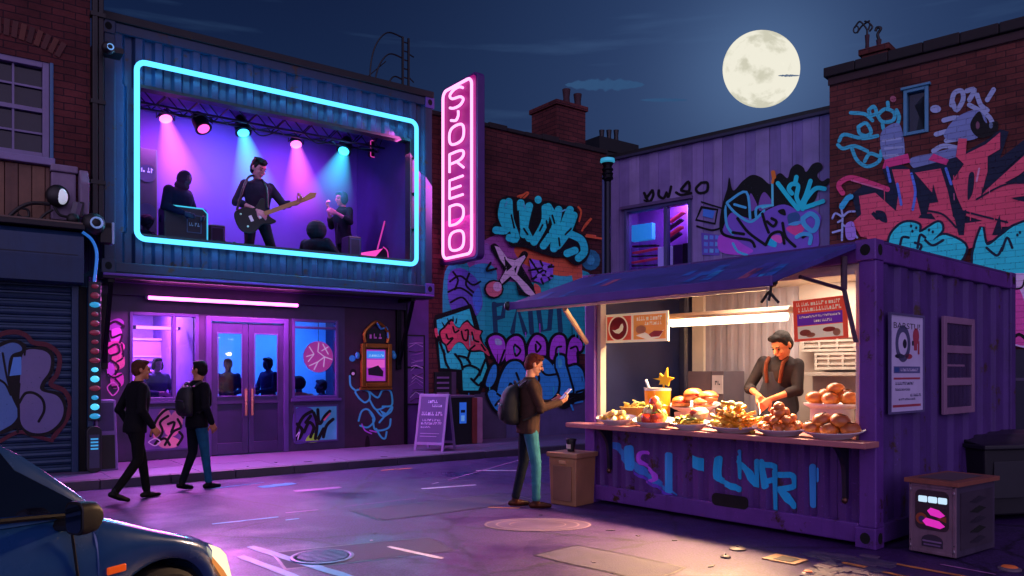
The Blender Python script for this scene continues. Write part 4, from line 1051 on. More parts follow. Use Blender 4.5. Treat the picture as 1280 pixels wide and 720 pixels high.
WF = M('#7a6e98', .5, var=.15)
mb = MB(); ring(mb, wx0, wz0, wx1, wz1, .085, .02, .20, WF)
f = mb.build('window', lb, bevel=.008); mm = (wz0+wz1)/2; mb = MB()
for q in (1/3, 2/3): mb.box(wx0+.085+(wx1-wx0-.17)*q-.014, .07, wz0+.085, wx0+.085+(wx1-wx0-.17)*q+.014, .11, wz1-.085, WF)
mb.box(wx0+.085, .05, mm-.03, wx1-.085, .12, mm+.03, WF)
for q in ((wz0+mm)/2+.02, (wz1+mm)/2-.02): mb.box(wx0+.085, .072, q-.014, wx1-.085, .108, q+.014, WF)
mb.build('sash', f)
mb = MB(); mb.box(wx0+.086, .12, wz0+.086, wx1-.086, .126, wz1-.086, GLASS('#30344c', .6, .05, .55, '#2a2840')); mb.build('pane', f)
mb = MB(); mb.box(wx0-.06, -.12, wz0-.11, wx1+.06, .10, wz0-.002, M('#8478a4', .6)); mb.box(wx1+.002, -.02, wz0, wx1+.05, .1, wz1, M('#3a6890', .5)); mb.build('sill', f, bevel=.012)
# boarded fascia, pier and ledge
zb0 = lz0 + .14; zb1 = wz0 - .13; xp = LB.u(62)
mb = MB(); x = -3.6; TAN = ['#6f5244', '#7a5a48', '#664a40']; i = 0
while x < xp - .02:
    mb.box(x+.005, -.03-.004*(i % 2), zb0, min(x+.16, xp), -.002, zb1, M(TAN[i % 3], .7, var=.25, bump=.2, bsc=25, streak=.3)); x += .165; i += 1
mb.build('fascia_boards', lb, bevel=.006)
PIE = M('#80708c', .7, bump=.2, streak=.3)
mb = MB(); mb.box(xp+.01, -.10, zb0, LB.u(94), -.002, zb1-.06, PIE); mb.box(xp-.0, -.14, zb1-.055, LB.u(96), -.002, zb1+.05, PIE)
mb.prism([(LB.u(97), -.002, zb0), (LB.u(97), -.22, zb0+.1), (LB.u(97), -.28, zb1-.2), (LB.u(97), -.16, zb1), (LB.u(97), -.002, zb1+.02)], (.12, 0, 0), PIE); mb.build('pier_cap', lb, bevel=.02, fixn=True)
mb = MB(); mb.box(-7.5, -.42, lz0-.02, LB.u(101), -.001, lz0+.05, M('#141018', .6)); mb.box(-7.5, -.40, lz0+.052, LB.u(100), -.003, lz0+.08, M('#6a5850', .7)); mb.build('ledge', lb, bevel=.008)
SB = M('#183154', .45, .2, streak=.4, bump=.05); SBD = M('#122440', .5, .2)
mb = MB(); xs = LB.u(104, -.3)
prof = [(-.002, lz0-.03), (-.30, lz0-.05), (-.36, lz0-.12), (-.38, lz0-.42), (-.36, shz1+.02), (-.30, shz1), (-.002, shz1)]
mb.prism([(-7.5, a, b) for a, b in prof], (xs+7.5, 0, 0), SB); mb.box(-7.4, -.383, lz0-.40, xs-.08, -.379, lz0-.385, M('#0e1c30', .6)); o = mb.build('shutter_box', lb, fixn=True, bevel=.01)
# shutter: curved slats
SHM = M('#223a58', .4, .35, var=.2, streak=.35)
mb = MB(); z0 = .0; q = []
while z0 < shz1:
    for (dy, dz) in ((.10, 0), (.075, .02), (.066, .05), (.075, .08), (.10, .095)): q.append((dy-.06, min(z0+dz, shz1+.04)))
    z0 += .115
pts = [(shx0, a, b) for a, b in q] + [(shx1, a, b) for a, b in q]; L = len(q)
mb.add(pts, [(i, L+i, L+i+1, i+1) for i in range(L-1)], SHM); mb.box(shx0, -.02, .0, shx1, .05, .07, SBD)
shut = mb.build('roller_shutter', lb, smooth=False)
mb = MB(); mb.box(shx1+.001, -.06, 0, shx1+.09, .1, shz1, SB); mb.box(shx1+.092, -.04, 0, shx1+.2, .1, shz1, HOLE); mb.box(shx1+.202, -.12, 0, xr+.02, .3, shz1+.001, M('#1a3558', .45, streak=.3))
mb.build('shutter_guide', lb, bevel=.008); mb = MB(); mb.box(shx0-.25, -.06, 0, shx0-.001, .1, shz1, SB); mb.build('shutter_guide', lb)
# graffiti on the shutter (draped on its slats as flat paint just proud)
pt = Paint(LB, -.0); q = Zm(0, 360, 3.0)
LI = '#4c4668'; LB2 = '#38507a'
pt.stroke(q([(-60,230),(0,175),(60,165),(100,180),(125,205),(180,215),(222,255),(215,320),(190,360),(240,385),(262,430),(250,490),(200,560)]), 6, '#3a1420'); pt.stroke(q([(195,572),(130,555),(70,540),(0,575)]), 4.5, '#3a1420')
pt.fill(q([(-60,250),(0,205),(55,192),(95,210),(100,225),(160,220),(200,245),(200,310),(170,360),(172,380),(230,395),(250,450),(235,510),(180,550),(110,555),(70,525),(0,550),(-60,540)]), K)
pt.fill(q([(-60,260),(0,222),(45,205),(75,215),(80,235),(40,255),(30,330),(50,420),(70,470),(30,520),(-60,530)]), LB2); pt.fill(q([(90,240),(150,232),(188,255),(185,310),(155,355),(155,385),(215,405),(238,450),(225,500),(180,538),(120,542),(80,510),(72,430),(76,330)]), LI)
pt.fill(q([(50,260),(80,258),(80,325),(35,330)]), '#3c649c', False)
pt.stroke(q([(72,360),(68,410),(70,480),(66,540)]), 3.4, K); pt.stroke(q([(72,430),(95,395),(130,395),(160,420),(165,460),(145,500)]), 3.4, K); pt.stroke(q([(10,245),(25,330),(45,400),(68,450)]), 2.8, K); pt.stroke(q([(-10,340),(20,360),(40,400)]), 2.8, K)
pt.stroke(q([(95,215),(92,250)]), 2.6, K)
pt.build('graffiti', shut)
# drainpipe between the buildings
t = fthing(LB, 'drainpipe', 'thick black drainpipe running down between the brick shop and the container', 'drainpipe', LB.u(123, -.1), -.1, 0)
mb = MB(); mb.box(-.085, -.05, LB.hit(120, 272, -.1)[1], -.01, .06, 9.6, BLK); mb.box(.0, -.03, LB.hit(120, 300, -.1)[1], .07, .07, 9.6, M('#0a0c14', .5))
mb.build('pipe', t, bevel=.01)
for zz in (4.4, 5.6, 6.9): mb = MB(); mb.box(-.11, -.06, zz, .09, .08, zz+.06, BLK); mb.build('pipe_clip', t)
# camera lamps on the corner
for px_, py_, r_, lab in ((117, 280, .16, 'black ball security camera with a bright ring at the end of the shop ledge'), (135, 60, .09, 'small security camera with a cyan glint on the corner beam of the container')):
    x, zz = LB.hit(px_, py_, -.35)
    t = fthing(LB, 'security_camera', lab, 'camera', x, -.35, zz)
    mb = MB(); mb.ell((0, 0, 0), r_, 16, BLK); mb.build('camera_body', t, smooth=True)
    mb = MB(); mb.tube([(.02 + r_*.45*math.cos(a*PI/8), -r_*.85, r_*.45*math.sin(a*PI/8)) for a in range(16)], r_*.11, 6, M('#a8c8f0', .3, emit=.12 if r_ > .1 else .4, ecol='#5ac0ff'), closed=True); mb.build('ring', t, smooth=True)
    mb = MB(); mb.box(-.04, 0, -.04, .12+r_, .30, .04, BLK); mb.build('mount', t)
x, zz = LB.hit(135, 291, -.35)
t = fthing(LB, 'junction_box', 'black electrical box with one pale edge under the container corner', 'box', x, -.35, zz)
mb = MB(); mb.box(-.10, 0, -.15, .05, .2, .15, BLK); mb.box(.052, -.01, -.16, .085, .2, .16, M('#9ab8d8', .4)); mb.build('case', t, bevel=.01)
# cyan highlight on the shutter box end, added as a glowing tube
mb = MB(); mb.tube(catmull([(LB.hit(103,290,-.4)[0], 0, LB.hit(103,290,-.4)[1]), (LB.hit(115,300,-.4)[0], 0, LB.hit(115,300,-.4)[1]), (LB.hit(121,318,-.4)[0], 0, LB.hit(121,318,-.4)[1]), (LB.hit(118,352,-.4)[0], 0, LB.hit(118,352,-.4)[1])]), .022, 8, M('#3a8ad0', .35, emit=.25, ecol='#2a90ff'))
o = mb.build('cable_or_highlight', smooth=True); o.location = LB.w(0, -.4, 0); o.rotation_euler = (0, 0, LB.ang); tag(o, 'bright blue highlight drawn round the end of the shutter box', 'cable_or_highlight')
# strange black wall lamp on the ledge
x, zz = LB.hit(72, 248, -.2)
t = fthing(LB, 'wall_lamp', 'black round lamp with an oval white face on curled iron arms, on the shop ledge', 'lamp', x, -.2, lz0+.085)
z_ = lambda py, px: LB.hit(px, py, -.2)[1] - (lz0+.085)
def lp(a): return [(LB.hit(p[0], p[1], -.2)[0]-x, 0, max(.015, z_(p[1], p[0]))) for p in a]
mb = MB(); mb.ell((0, 0, z_(245, 72)), (.155, .12, .165), 18, BLK); mb.build('lamp_body', t, smooth=True)
mb = MB(); mb.ell((.05, -.085, z_(247, 76)), (.07, .05, .115), 16, M('#dde6f0', .4, emit=.38, ecol='#dfeaf8')); mb.build('lamp_face', t, smooth=True)
mb = MB(); mb.tube(catmull(lp([(62,255),(40,254),(24,260),(12,270)])), .028, 8, BLK); mb.tube(catmull(lp([(66,262),(56,268),(50,275)])), .02, 8, BLK); mb.tube(catmull(lp([(68,258),(74,268),(84,271)])), .02, 8, BLK); mb.tube(catmull(lp([(24,260),(34,262),(36,270),(28,273),(22,268)])), .018, 8, BLK)
mb.build('arm', t, smooth=True)
# small bulb ornament beside it
x, zz = LB.hit(91, 276, -.25)
t = fthing(LB, 'lantern', 'small slanted black lantern with a pale pane at the end of the ledge', 'lantern', x, -.25, lz0+.085)
mb = MB(); mb.tube([(0, 0, .02), (.06, 0, .3)], .07, 6, M('#4a4458', .5)); mb.build('lantern_body', t); mb = MB(); mb.ell((0, -.04, .05), .09, 10, BLK); mb.build('foot', t, smooth=True); mb = MB(); mb.tube([(.1, 0, .1), (.12, 0, .32)], .03, 8, BLK); mb.build('handle', t)
# string of coloured sign lamps down the pier
t = fthing(LB, 'sign_lamp_column', 'column of red and cyan sign lamps down the shop pier beside the shutter', 'sign', LB.u(118.5, -.15), -.15, LB.hit(118, 526, -.15)[1])
zz0 = LB.hit(118, 526, -.15)[1]
mb = MB(); hh = LB.hit(118, 352, -.15)[1]-zz0; mb.box(-.085, .0, 0, .085, .1, hh, M('#141c2c', .5)); mb.build('back_plate', t, bevel=.01)
seq = ['r','r','c','r','r','r','r','r','r','C','C','r','c','C','c']
for k, s_ in enumerate(seq):
    zc = hh - (k+.5)*hh/len(seq); 
    cl = {'r': M('#8a3a4a', .4, emit=.06, ecol='#e04060'), 'c': M('#3a90b0', .4, emit=.5, ecol='#2ab0e8'), 'C': M('#60c0e0', .4, emit=.95, ecol='#48d0f8')}[s_]
    mb = MB(); mb.ell((0, -.01, zc), (.05 + .012*((k*7) % 3), .03, hh/len(seq)*(.26 + .05*((k*5) % 3))), 10, cl); mb.build('lamp', t, smooth=True)
# parking machine and slim information stand on the pavement
p = LB.onz(117, 592, .12)
t = fthing(LB, 'parking_meter', 'slim black rounded parking meter with small cyan screens by the shutter pier', 'parking meter', LB.u(118, -.3), -.3, .12)
hh = LB.hit(118, 533, -.3)[1] - .12
mb = MB(); mb.prism(rrect(-.10, 0, .10, hh, .08, 0), (0, .16, 0), M('#12121a', .45)); mb.build('case', t, fixn=True, bevel=.012)
mb = MB(); mb.box(-.065, -.006, hh*.10, .065, -.001, hh*.82, M('#3a3a58', .4)); 
for k in range(4): mb.box(-.05, -.012, hh*(.5+.07*k), .05, -.0065, hh*(.535+.07*k), M('#50b0d8', .4, emit=.5, ecol='#40b8f0'))
mb.build('screen', t)
b = GR(133, 588, .12); KF = frame_pts(b, b + Vector((.8, .6, 0)))
t = fthing(G, 'information_stand', 'narrow stand with a patterned lilac panel over a black base, beside the parking meter', 'stand', *G.loc(b))
hh = (588-500)/FOC*b.y; hw = 11/FOC*b.y*1.25
mb = MB(); mb.prism([(-hw, 0, 0), (hw, 0, 0), (hw*.8, .05, hh), (-hw*.8, .05, hh)], (0, .2, 0), M('#8060a8', .5)); mb.build('frame', t, fixn=True, bevel=.012)
mb = MB(); mb.prism([(-hw*.75, -.004, .02), (hw*.75, -.004, .02), (hw*.7, .018, hh*.50), (-hw*.7, .018, hh*.50)], (0, .02, 0), BLK); mb.build('base_panel', t, fixn=True)
mb = MB(); mb.prism([(-hw*.66, .022, hh*.56), (hw*.66, .022, hh*.56), (hw*.62, .042, hh*.96), (-hw*.62, .042, hh*.96)], (0, .01, 0), M('#3a2460', .5)); r = random.Random(4)
for k in range(9):
    zz = hh*(.6+.04*k); mb.tube([(-hw*.5, .02+.05*zz/hh-.012, zz), (r.uniform(-.05,.05), .02+.05*zz/hh-.014, zz+r.uniform(0,.06)), (hw*.5, .02+.05*zz/hh-.012, zz+r.uniform(-.02,.05))], .009, 5, M('#c090e0', .5))
mb.build('art_panel', t, fixn=False)

# ================================================================ brick wall with graffiti beyond the club
bw = fthing(G, 'brick_warehouse', 'dark brick warehouse covered in bubble graffiti behind the neon sign', 'building')
wx0_, wx1_ = 5.75, 10.86; wt = 7.0
mb = MB(); mb.box(wx0_, 0, 0, wx1_, 3.0, wt, BRD); mb.box(5.45, .9, 3.0, wx0_-.002, 3.0, wt-.05, BRD); mb.build('wall', bw)
mb = MB(); x = wx0_; r = random.Random(8)
while x < wx1_:
    mb.box(x+.003, -.06, wt+.002, min(x+.5, wx1_), .34, wt + .10 + r.uniform(-.02, .04), COPE); x += .505
mb.build('coping', bw, bevel=.015)
def chimney(root, fr, px0, px1, pyt, pyb, y, pots, m, potm, dep=.6):
    a = fr.hit(px0, pyb, y); b = fr.hit(px1, pyt, y)
    mb = MB(); x0, x1 = a[0], b[0]; zb, zt_ = a[1]-.6, b[1]
    mb.box(x0, y, zb, x1, y+dep, zt_-.12, m); mb.box(x0-.05, y-.05, zt_-.118, x1+.05, y+dep+.05, zt_, m)
    c = mb.build('chimney', root, bevel=.01)
    for (p0, p1, pt_) in pots:
        xa, xb = fr.u(p0, y+dep/2), fr.u(p1, y+dep/2); top = fr.hit((p0+p1)/2, pt_, y+dep/2)[1]
        mb = MB(); rr = (xb-xa)/2*.95; cx_ = (xa+xb)/2; H_ = top-zt_
        mb.lathe([(rr*.9, 0), (rr, H_*.15), (rr*.8, H_*.6), (rr, H_*.9), (rr*1.05, H_)], 14, (cx_, y+dep/2, zt_+.001), potm); mb.build('chimney_pot', c, smooth=True)
CHM = M('#3c2028', .8, bump=.3, var=.3)
chimney(bw, G, 696, 732, 134, 180, .5, ((704, 712, 112), (718, 726, 118)), BRD, CHM, 1.0)
# graffiti, back to front
SPRAY_BRICK = True
pt = Paint(G, 0.0)
TEAL = '#1f9a9c'; TEAD = '#137a80'; CYA = '#2fd8d0'; BLU = '#2a80c4'; PRP = '#8a35a8'; CORAL = '#e8506a'; INK = '#07060c'; NAV = '#123048'
zq = Zm(540, 230, 4.236); zr = Zm(530, 360, 4.236)
# broad colour fields low on the wall
pt.fill([(556,340),(580,330),(606,322),(640,330),(700,335),(740,345),(752,400),(752,440),(700,440),(600,440),(558,420)], '#1c8088', True)
pt.fill([(584,330),(606,300),(640,292),(690,300),(705,325),(690,350),(620,350)], '#7a3a78')
pt.fill([(690,330),(716,336),(714,365),(688,362)], '#2a8a98'); pt.fill([(712,330),(727,328),(728,352),(716,352)], '#a04a3a', False)
pt.fill([(645,308),(700,318),(725,338),(700,345),(655,330)], '#a8492f')
pt.fill(zq([(270,330),(300,320),(330,390),(290,450),(210,470)]), '#7a4a90')
pt.fill(zq([(190,450),(280,420),(340,460),(330,560),(260,600),(180,560)]), '#2a7a9a')
pt.dot((738,325), 12, 13, '#1a5a70'); pt.dot((738,325), 5, 6, '#2a7a90')
pt.build('graffiti', bw, 'broad teal and mauve colour fields')
# indigo swirls under the sign
pt.fill([(560,345),(575,335),(592,345),(600,360),(602,385),(585,400),(563,385)], '#4a4090')
for q in ([(562,352),(575,345),(590,356),(600,352)], [(560,365),(575,360),(592,372),(598,385)], [(563,378),(578,372),(590,388)], [(570,392),(580,384),(594,396)], [(566,340),(572,350),(568,362)], [(586,342),(582,356),(592,366)]): pt.stroke(q, 2.6, INK)
pt.fill([(590,372),(598,360),(602,378),(596,392)], '#3a62b8')
pt.build('graffiti', bw, 'indigo swirls under the neon sign')
# teal block with dark letters
pt.fill([(606,372),(636,366),(690,368),(745,382),(752,430),(690,432),(606,420)], TEAD, False)
for q in ([(617,380),(619,415)], [(617,382),(630,380),(628,396),(619,398)], [(640,415),(646,384),(656,416)], [(662,386),(664,416)], [(672,384),(676,414),(686,412),(688,386)], [(698,386),(700,414)]): pt.stroke(q, 6, NAV, smooth=False)
pt.build('graffiti', bw, 'faded teal block with dark letters')
# cyan sheet on the left
pt.fill([(541,402),(543,394),(588,380),(590,384),(596,400),(606,440),(612,460),(600,492),(575,494),(560,465),(548,465)], INK, False)
pt.fill([(545,400),(586,386),(592,410),(604,440),(608,460),(597,488),(578,488),(577,462),(550,460)], CYA, False)
# coral piece
pt.stroke(zr([(60,220),(65,250),(75,262)]), 4, CORAL)
co = [(85,235),(110,210),(130,185),(150,175),(160,200),(185,215),(200,195),(225,180),(245,200),(270,220),(300,230),(290,260),(310,300),(345,340),(340,360),(300,330),(260,330),(230,325),(200,290),(170,290),(130,335),(115,300),(95,280)]
pt.fill(zr([(p[0]+(p[0]-200)*.09, p[1]+(p[1]-255)*.14) for p in co]), INK); pt.fill(zr(co), CORAL)
for q in ([(115,245),(125,270),(150,265),(120,300)], [(150,205),(160,235),(180,225)], [(195,230),(205,270),(225,275),(230,225),(215,225)], [(250,235),(262,275),(285,285)], [(265,305),(240,325)], [(300,300),(320,330)]): pt.stroke(zr(q), 2.3, INK)
for q in ([(130,190),(120,160)], [(150,175),(150,150)], [(165,185),(170,160)], [(105,205),(90,180)]): pt.stroke(zr(q), 2.4, INK, w2=.8)
# cyan lower letters
for q in ([(100,330),(110,390),(130,430)], [(160,350),(190,390),(200,430)], [(180,360),(220,370),(240,400)], [(200,420),(240,410),(290,440),(260,490)], [(245,480),(265,500),(285,515),(300,500)], [(320,380),(300,430),(290,460)], [(240,330),(225,380)], [(70,260),(95,330),(105,350)]): pt.stroke(zr(q), 3.0, INK)
pt.build('graffiti', bw, 'coral word over cyan letters')
# violet bubble word
VI = [[(335,275),(370,250),(410,265),(425,310),(420,370),(390,400),(370,370),(350,330)], [(430,390),(430,310),(450,270),(490,255),(520,290),(525,380),(480,400)], [(560,385),(545,330),(560,280),(590,250),(630,270),(640,320),(630,370)], [(665,375),(668,290),(700,250),(740,270),(735,370)], [(755,400),(760,300),(790,260),(830,290),(825,330),(800,340),(800,400)]]
for v in VI: pt.stroke(zr(v), 7, INK, True)
for v in VI: pt.fill(zr(v), PRP)
for q in ([(470,310),(480,360),(505,330),(475,300)], [(585,300),(590,340),(612,310),(590,285)], [(690,375),(695,320),(720,310)], [(770,320),(800,310),(810,340)], [(395,400),(420,330)], [(320,290),(345,340)]): pt.stroke(zr(q), 2.6, INK)
pt.fill(zr([(370,270),(400,275),(405,300),(375,300)]), '#b0b8e8')
pt.build('graffiti', bw, 'violet bubble word')
# blue bubble word
BL = [[(320,510),(350,420),(375,410),(375,470),(350,520)], [(380,560),(400,470),(440,400),(490,390),(520,420),(535,470),(500,540),(450,560),(420,540),(405,575)], [(530,480),(560,400),(620,370),(665,400),(690,450),(700,540),(650,590),(560,560)], [(690,400),(700,360),(735,365),(745,420),(800,410),(835,450),(840,540),(790,560),(720,570),(700,500)], [(330,560),(360,540),(400,580),(440,600),(420,660),(370,640)]]
for v in BL: pt.stroke(zr(v), 7, INK, True)
for v in BL: pt.fill(zr(v), BLU)
for q in ([(440,530),(450,505),(465,530),(435,545)], [(380,560),(420,580),(450,550)], [(610,430),(640,460),(700,455)], [(690,430),(710,500),(700,570)], [(750,420),(770,490),(790,560)], [(650,600),(740,570),(835,540)], [(370,620),(400,590),(430,620),(400,640)], [(480,450),(500,500)], [(560,440),(600,470),(590,520)]): pt.stroke(zr(q), 2.8, INK)
pt.fill(zr([(700,380),(718,378),(722,410),(704,420)]), '#50c8f0'); pt.fill(zr([(600,380),(630,375),(640,395),(610,400)]), '#3a9ae0')
pt.fill(zr([(700,620),(780,580),(840,560),(842,590),(800,600),(740,640)]), INK); pt.stroke(zr([(770,620),(780,645)]), 2.4, BLU); pt.stroke(zr([(790,610),(830,600)]), 2, BLU)
pt.build('graffiti', bw, 'blue bubble word')
# pale star figure
pt.stroke(zq([(320,335),(395,470),(360,520)]), 9, INK); pt.stroke(zq([(480,375),(420,470)]), 9, INK); pt.stroke(zq([(430,420),(530,590)]), 11, INK); pt.dot(zq([(318,558)])[0], 12.5, 12, INK)
star = [(322,330),(345,335),(390,395),(430,405),(480,378),(486,390),(455,440),(440,480),(500,540),(540,590),(500,600),(440,520),(405,490),(360,530),(350,510),(385,450),(350,400)]
pt.fill(zq([(p[0]+(p[0]-420)*.1, p[1]+(p[1]-460)*.08) for p in star]), INK, False); pt.fill(zq(star), '#e8bfe0', False)
pt.fill(zq([(380,400),(415,440),(385,465)]), '#07060c', False); pt.fill(zq([(425,450),(442,432),(432,475)]), INK, False); pt.stroke(zq([(375,390),(380,430),(370,470)]), 1.6, INK)
pt.dot(zq([(318,558)])[0], 10.2, 9.8, '#e06a80'); pt.dot(zq([(336,545)])[0], 5.5, 6, '#e8b0d8'); pt.fill(zq([(530,530),(560,545),(565,580),(540,585)]), '#e0605a')
pt.fill(zq([(430,520),(470,570),(520,600),(450,590)]), INK, False); pt.stroke(zq([(300,420),(280,460),(330,450)]), 3, INK)
pt.build('graffiti', bw, 'pale pink star figure')
r = random.Random(9)
for k in range(22):
    x_ = r.uniform(560, 735); y_ = r.uniform(395, 500); pt.stroke([(x_, y_), (x_+.3, y_+r.uniform(5, 16))], .9, r.choice([TEAL, PRP, INK, BLU]))
# violet net
pt.fill(zq([(500,395),(560,410),(630,430),(625,500),(570,530),(520,510)]), '#6a40a8', False)
for q in ([(505,400),(545,460),(575,530)], [(560,410),(590,470),(610,510)], [(500,460),(560,450),(630,440)], [(515,505),(570,485),(625,490)], [(620,430),(560,470),(525,505)]): pt.stroke(zq(q), 2.6, INK)
for q in ((545,430),(585,445),(555,490),(600,480)): pt.dot(zq([q])[0], 3.2, 3.2, '#8a62c8')
pt.build('graffiti', bw, 'small violet net pattern')
# teal bubble word up on the brick
for q in ([(455,75),(485,50),(495,55),(470,80)], [(760,125),(775,150),(765,200)], [(780,250),(800,215),(830,185),(790,235)], [(800,280),(890,292)], [(805,272),(850,278)], [(440,70),(470,60)]): pt.stroke(zq(q), 2.4, '#c0502c')
sil = [(300,265),(310,215),(340,200),(328,120),(370,70),(440,78),(510,85),(530,105),(600,92),(680,118),(745,125),(758,185),(748,245),(800,285),(822,355),(795,415),(740,432),(690,392),(640,392),(560,370),(480,340),(400,330),(380,280),(340,270)]
pt.fill(zq(sil), INK)
for st in ([(365,105),(355,175),(380,245),(325,248)], [(392,98),(398,190),(430,290),(395,288)], [(455,105),(465,210),(500,290)], [(500,120),(480,200),(470,270)], [(585,130),(580,210),(525,310)], [(600,125),(640,220),(575,330)], [(655,140),(640,240),(630,345)], [(715,140),(690,200),(655,300)], [(735,170),(700,260),(650,330)], [(720,270),(775,300),(790,360),(760,395)], [(700,370),(740,355)]): pt.stroke(zq(st), 9.5, '#1eb0b4')
for st in ([(405,170),(420,235)], [(520,180),(530,230)], [(555,250),(570,220)], [(590,200),(600,260)], [(690,270),(720,240)], [(655,290),(660,330)], [(470,240),(490,270)], [(440,150),(445,230)], [(620,170),(632,210)]): pt.stroke(zq(st), 2.2, INK)
for st in ([(380,100),(372,120)], [(668,150),(690,140)], [(470,112),(476,130)]): pt.stroke(zq(st), 2.0, '#5ac0dc')
pt.dot(zq([(545,88)])[0], 4.5, 5, '#1eb0b4')
pt.build('graffiti', bw, 'teal bubble word with a black outline, topmost on the wall')
SPRAY_BRICK = False
# grey patched skirting of the wall
mb = MB(); mb.box(6.9, -.012, .0, 7.75, -.002, 1.15, M('#4a3a5c', .7)); mb.box(7.76, -.02, 0, 10.8, -.002, 1.05, M('#54487c', .7, streak=.3)); mb.build('skirting', bw)
# far black chimney stack behind
t = fthing(G, 'chimney_stack', 'black silhouetted chimney stack with three thin pots behind the street lamp', 'chimney', G.u(773, 4), 4, 4.5)
def gz(px, py): return G.hit(px, py, 4)[1]-4.5
c0 = G.u(773, 4); X_ = lambda px: G.u(px, 4)-c0
mb = MB(); mb.box(X_(752), 0, 0, X_(793), 1, gz(773, 180), BLK); mb.box(X_(748), -.05, gz(773, 192), X_(797), 1.05, gz(773, 176), BLK); mb.box(X_(742), .2, 0, X_(772), 1.5, gz(750, 184)-.3, BLK); mb.build('stack', t)
for px_ in (763, 772, 781):
    mb = MB(); mb.lathe([(.09, 0), (.07, .3), (.09, gz(px_, 159)-gz(px_, 178))], 10, (X_(px_), .4, gz(px_, 178)), BLK); mb.build('chimney_pot', t, smooth=True)
# ================================================================ street lamp
b = P(759.5, 465, 18.0)
t = thing('street_lamp', 'slim dark street lamp with a flat cyan cap in the yard corner', 'street lamp', (b.x, b.y, 0), 0)
lh = CAM_H + (465-203)/FOC*18.0
mb = MB(); mb.tube([(0, 0, 0), (0, 0, 1.2), (0, 0, 1.25), (0, 0, lh-.45)], [.11, .11, .075, .065], 14, M('#1a2030', .4, .5)); mb.tube([(-.10, 0, .9), (-.10, 0, lh-.3)], .03, 8, M('#3a4a78', .4, .3)); mb.build('pole', t, smooth=True)
mb = MB(); mb.lathe([(.07, lh-.45), (.12, lh-.35), (.10, lh-.1), (.14, lh-.02)], 16, m=BLKM)
for k in range(3): mb.lathe([(.12, lh-.4+.1*k), (.135, lh-.37+.1*k), (.12, lh-.34+.1*k)], 16, m=BLKM)
mb.build('lamp_head', t, smooth=True); mb = MB(); mb.lathe([(.10, lh), (.17, lh+.01), (.16, lh+.08), (.06, lh+.11)], 18, m=M('#3a8ab0', .3, emit=.55, ecol='#3ab0d8')); mb.build('cap', t, smooth=True)

# ================================================================ planked wall with window closing the yard
pk = fthing(E1, 'planked_shed', 'lilac planked shed wall with a lit two-light window and a big dark graffiti piece', 'building')
PLK = ['#8a78b4', '#8270b0', '#9080b8', '#7a6aa6']
w0 = E1.u(781); w1 = E1.u(864); wzb = E1.hit(822, 330)[1]-.25; wzt = (E1.hit(785, 262)[1] + E1.hit(860, 250)[1])/2; e1t = 6.86
mb = MB(); wall_open(mb, -.1, 5.45, 0, e1t, 0.03, .25, [(w0, wzb, w1, wzt)], M('#4a3e6a', .7)); mb.build('wall', pk)
mb = MB(); x = -.1; i = 0; r = random.Random(21)
while x < 5.44:
    ww = r.uniform(.22, .34); x2 = min(x+ww, 5.45); m_ = M(PLK[i % 4], .65, var=.22, sc=1.2, bump=.15, bsc=18, streak=.45); y_ = .012*(i % 2)
    segs = [(0, e1t)]
    if x2 > w0 and x < w1:
        xa = max(x, w0); xb = min(x2, w1)
        mb.box(xa+.002, y_, 0, xb-.002, .028, wzb-.005, m_); mb.box(xa+.002, y_, wzt+.005, xb-.002, .028, e1t, m_)
        if x < w0 - .01: mb.box(x+.004, y_, 0, w0, .028, e1t, m_)
        if x2 > w1 + .01: mb.box(w1, y_, 0, x2-.004, .028, e1t, m_)
    else: mb.box(x+.004, y_, 0, x2-.004, .028, e1t, m_)
    x = x2; i += 1
mb.build('planks', pk)
mb = MB(); mb.box(-.15, -.10, e1t+.002, 5.45, .3, e1t+.06, M('#2a2a48', .5)); mb.box(-.15, -.06, e1t+.062, 5.45, .4, e1t+.15, BLK); mb.build('roof_edge', pk)
mb = MB(); ring(mb, w0, wzb, w1, wzt, .07, -.04, .2, M('#4a4a80', .5)); xm = E1.u(832); mb.box(xm-.04, -.03, wzb+.07, xm+.04, .15, wzt-.07, M('#4a4a80', .5)); mb.box(w0-.1, -.10, wzt+.003, w1+.05, -.0, wzt+.08, M('#5a4a78', .5))
f = mb.build('window', pk, bevel=.008); mb = MB(); mb.box(w0+.071, .08, wzb+.071, w1-.071, .086, wzt-.071, GLASS('#e8e0ff', .3)); mb.build('pane', f)
mb = MB(); mb.box(w0-.3, 1.0, wzb-.3, xm, 1.05, wzt+.3, M('#8a4ab0', .7)); mb.box(xm, 1.0, wzb-.3, w1+.3, 1.05, wzt+.3, M('#c0a0f0', .7)); mb.box(w0-.3, .25, wzb-.3, w0-.25, 1, wzt+.3, M('#6a4a90', .7)); mb.box(w1+.25, .25, wzb-.3, w1+.3, 1, wzt+.3, M('#9a80c0', .7)); mb.box(w0-.3, .25, wzb-.34, w1+.3, 1.05, wzb-.3, M('#6a4a90', .7)); mb.box(w0-.3, .25, wzt+.3, w1+.3, 1.05, wzt+.34, M('#6a4a90', .7)); mb.build('interior_walls', pk)
area('shed_lamp', E1.w((w0+w1)/2+.2, .62, wzt+.25), E1.w((w0+w1)/2, .7, wzb), .9, 40, (.72, .42, 1.0), .3)
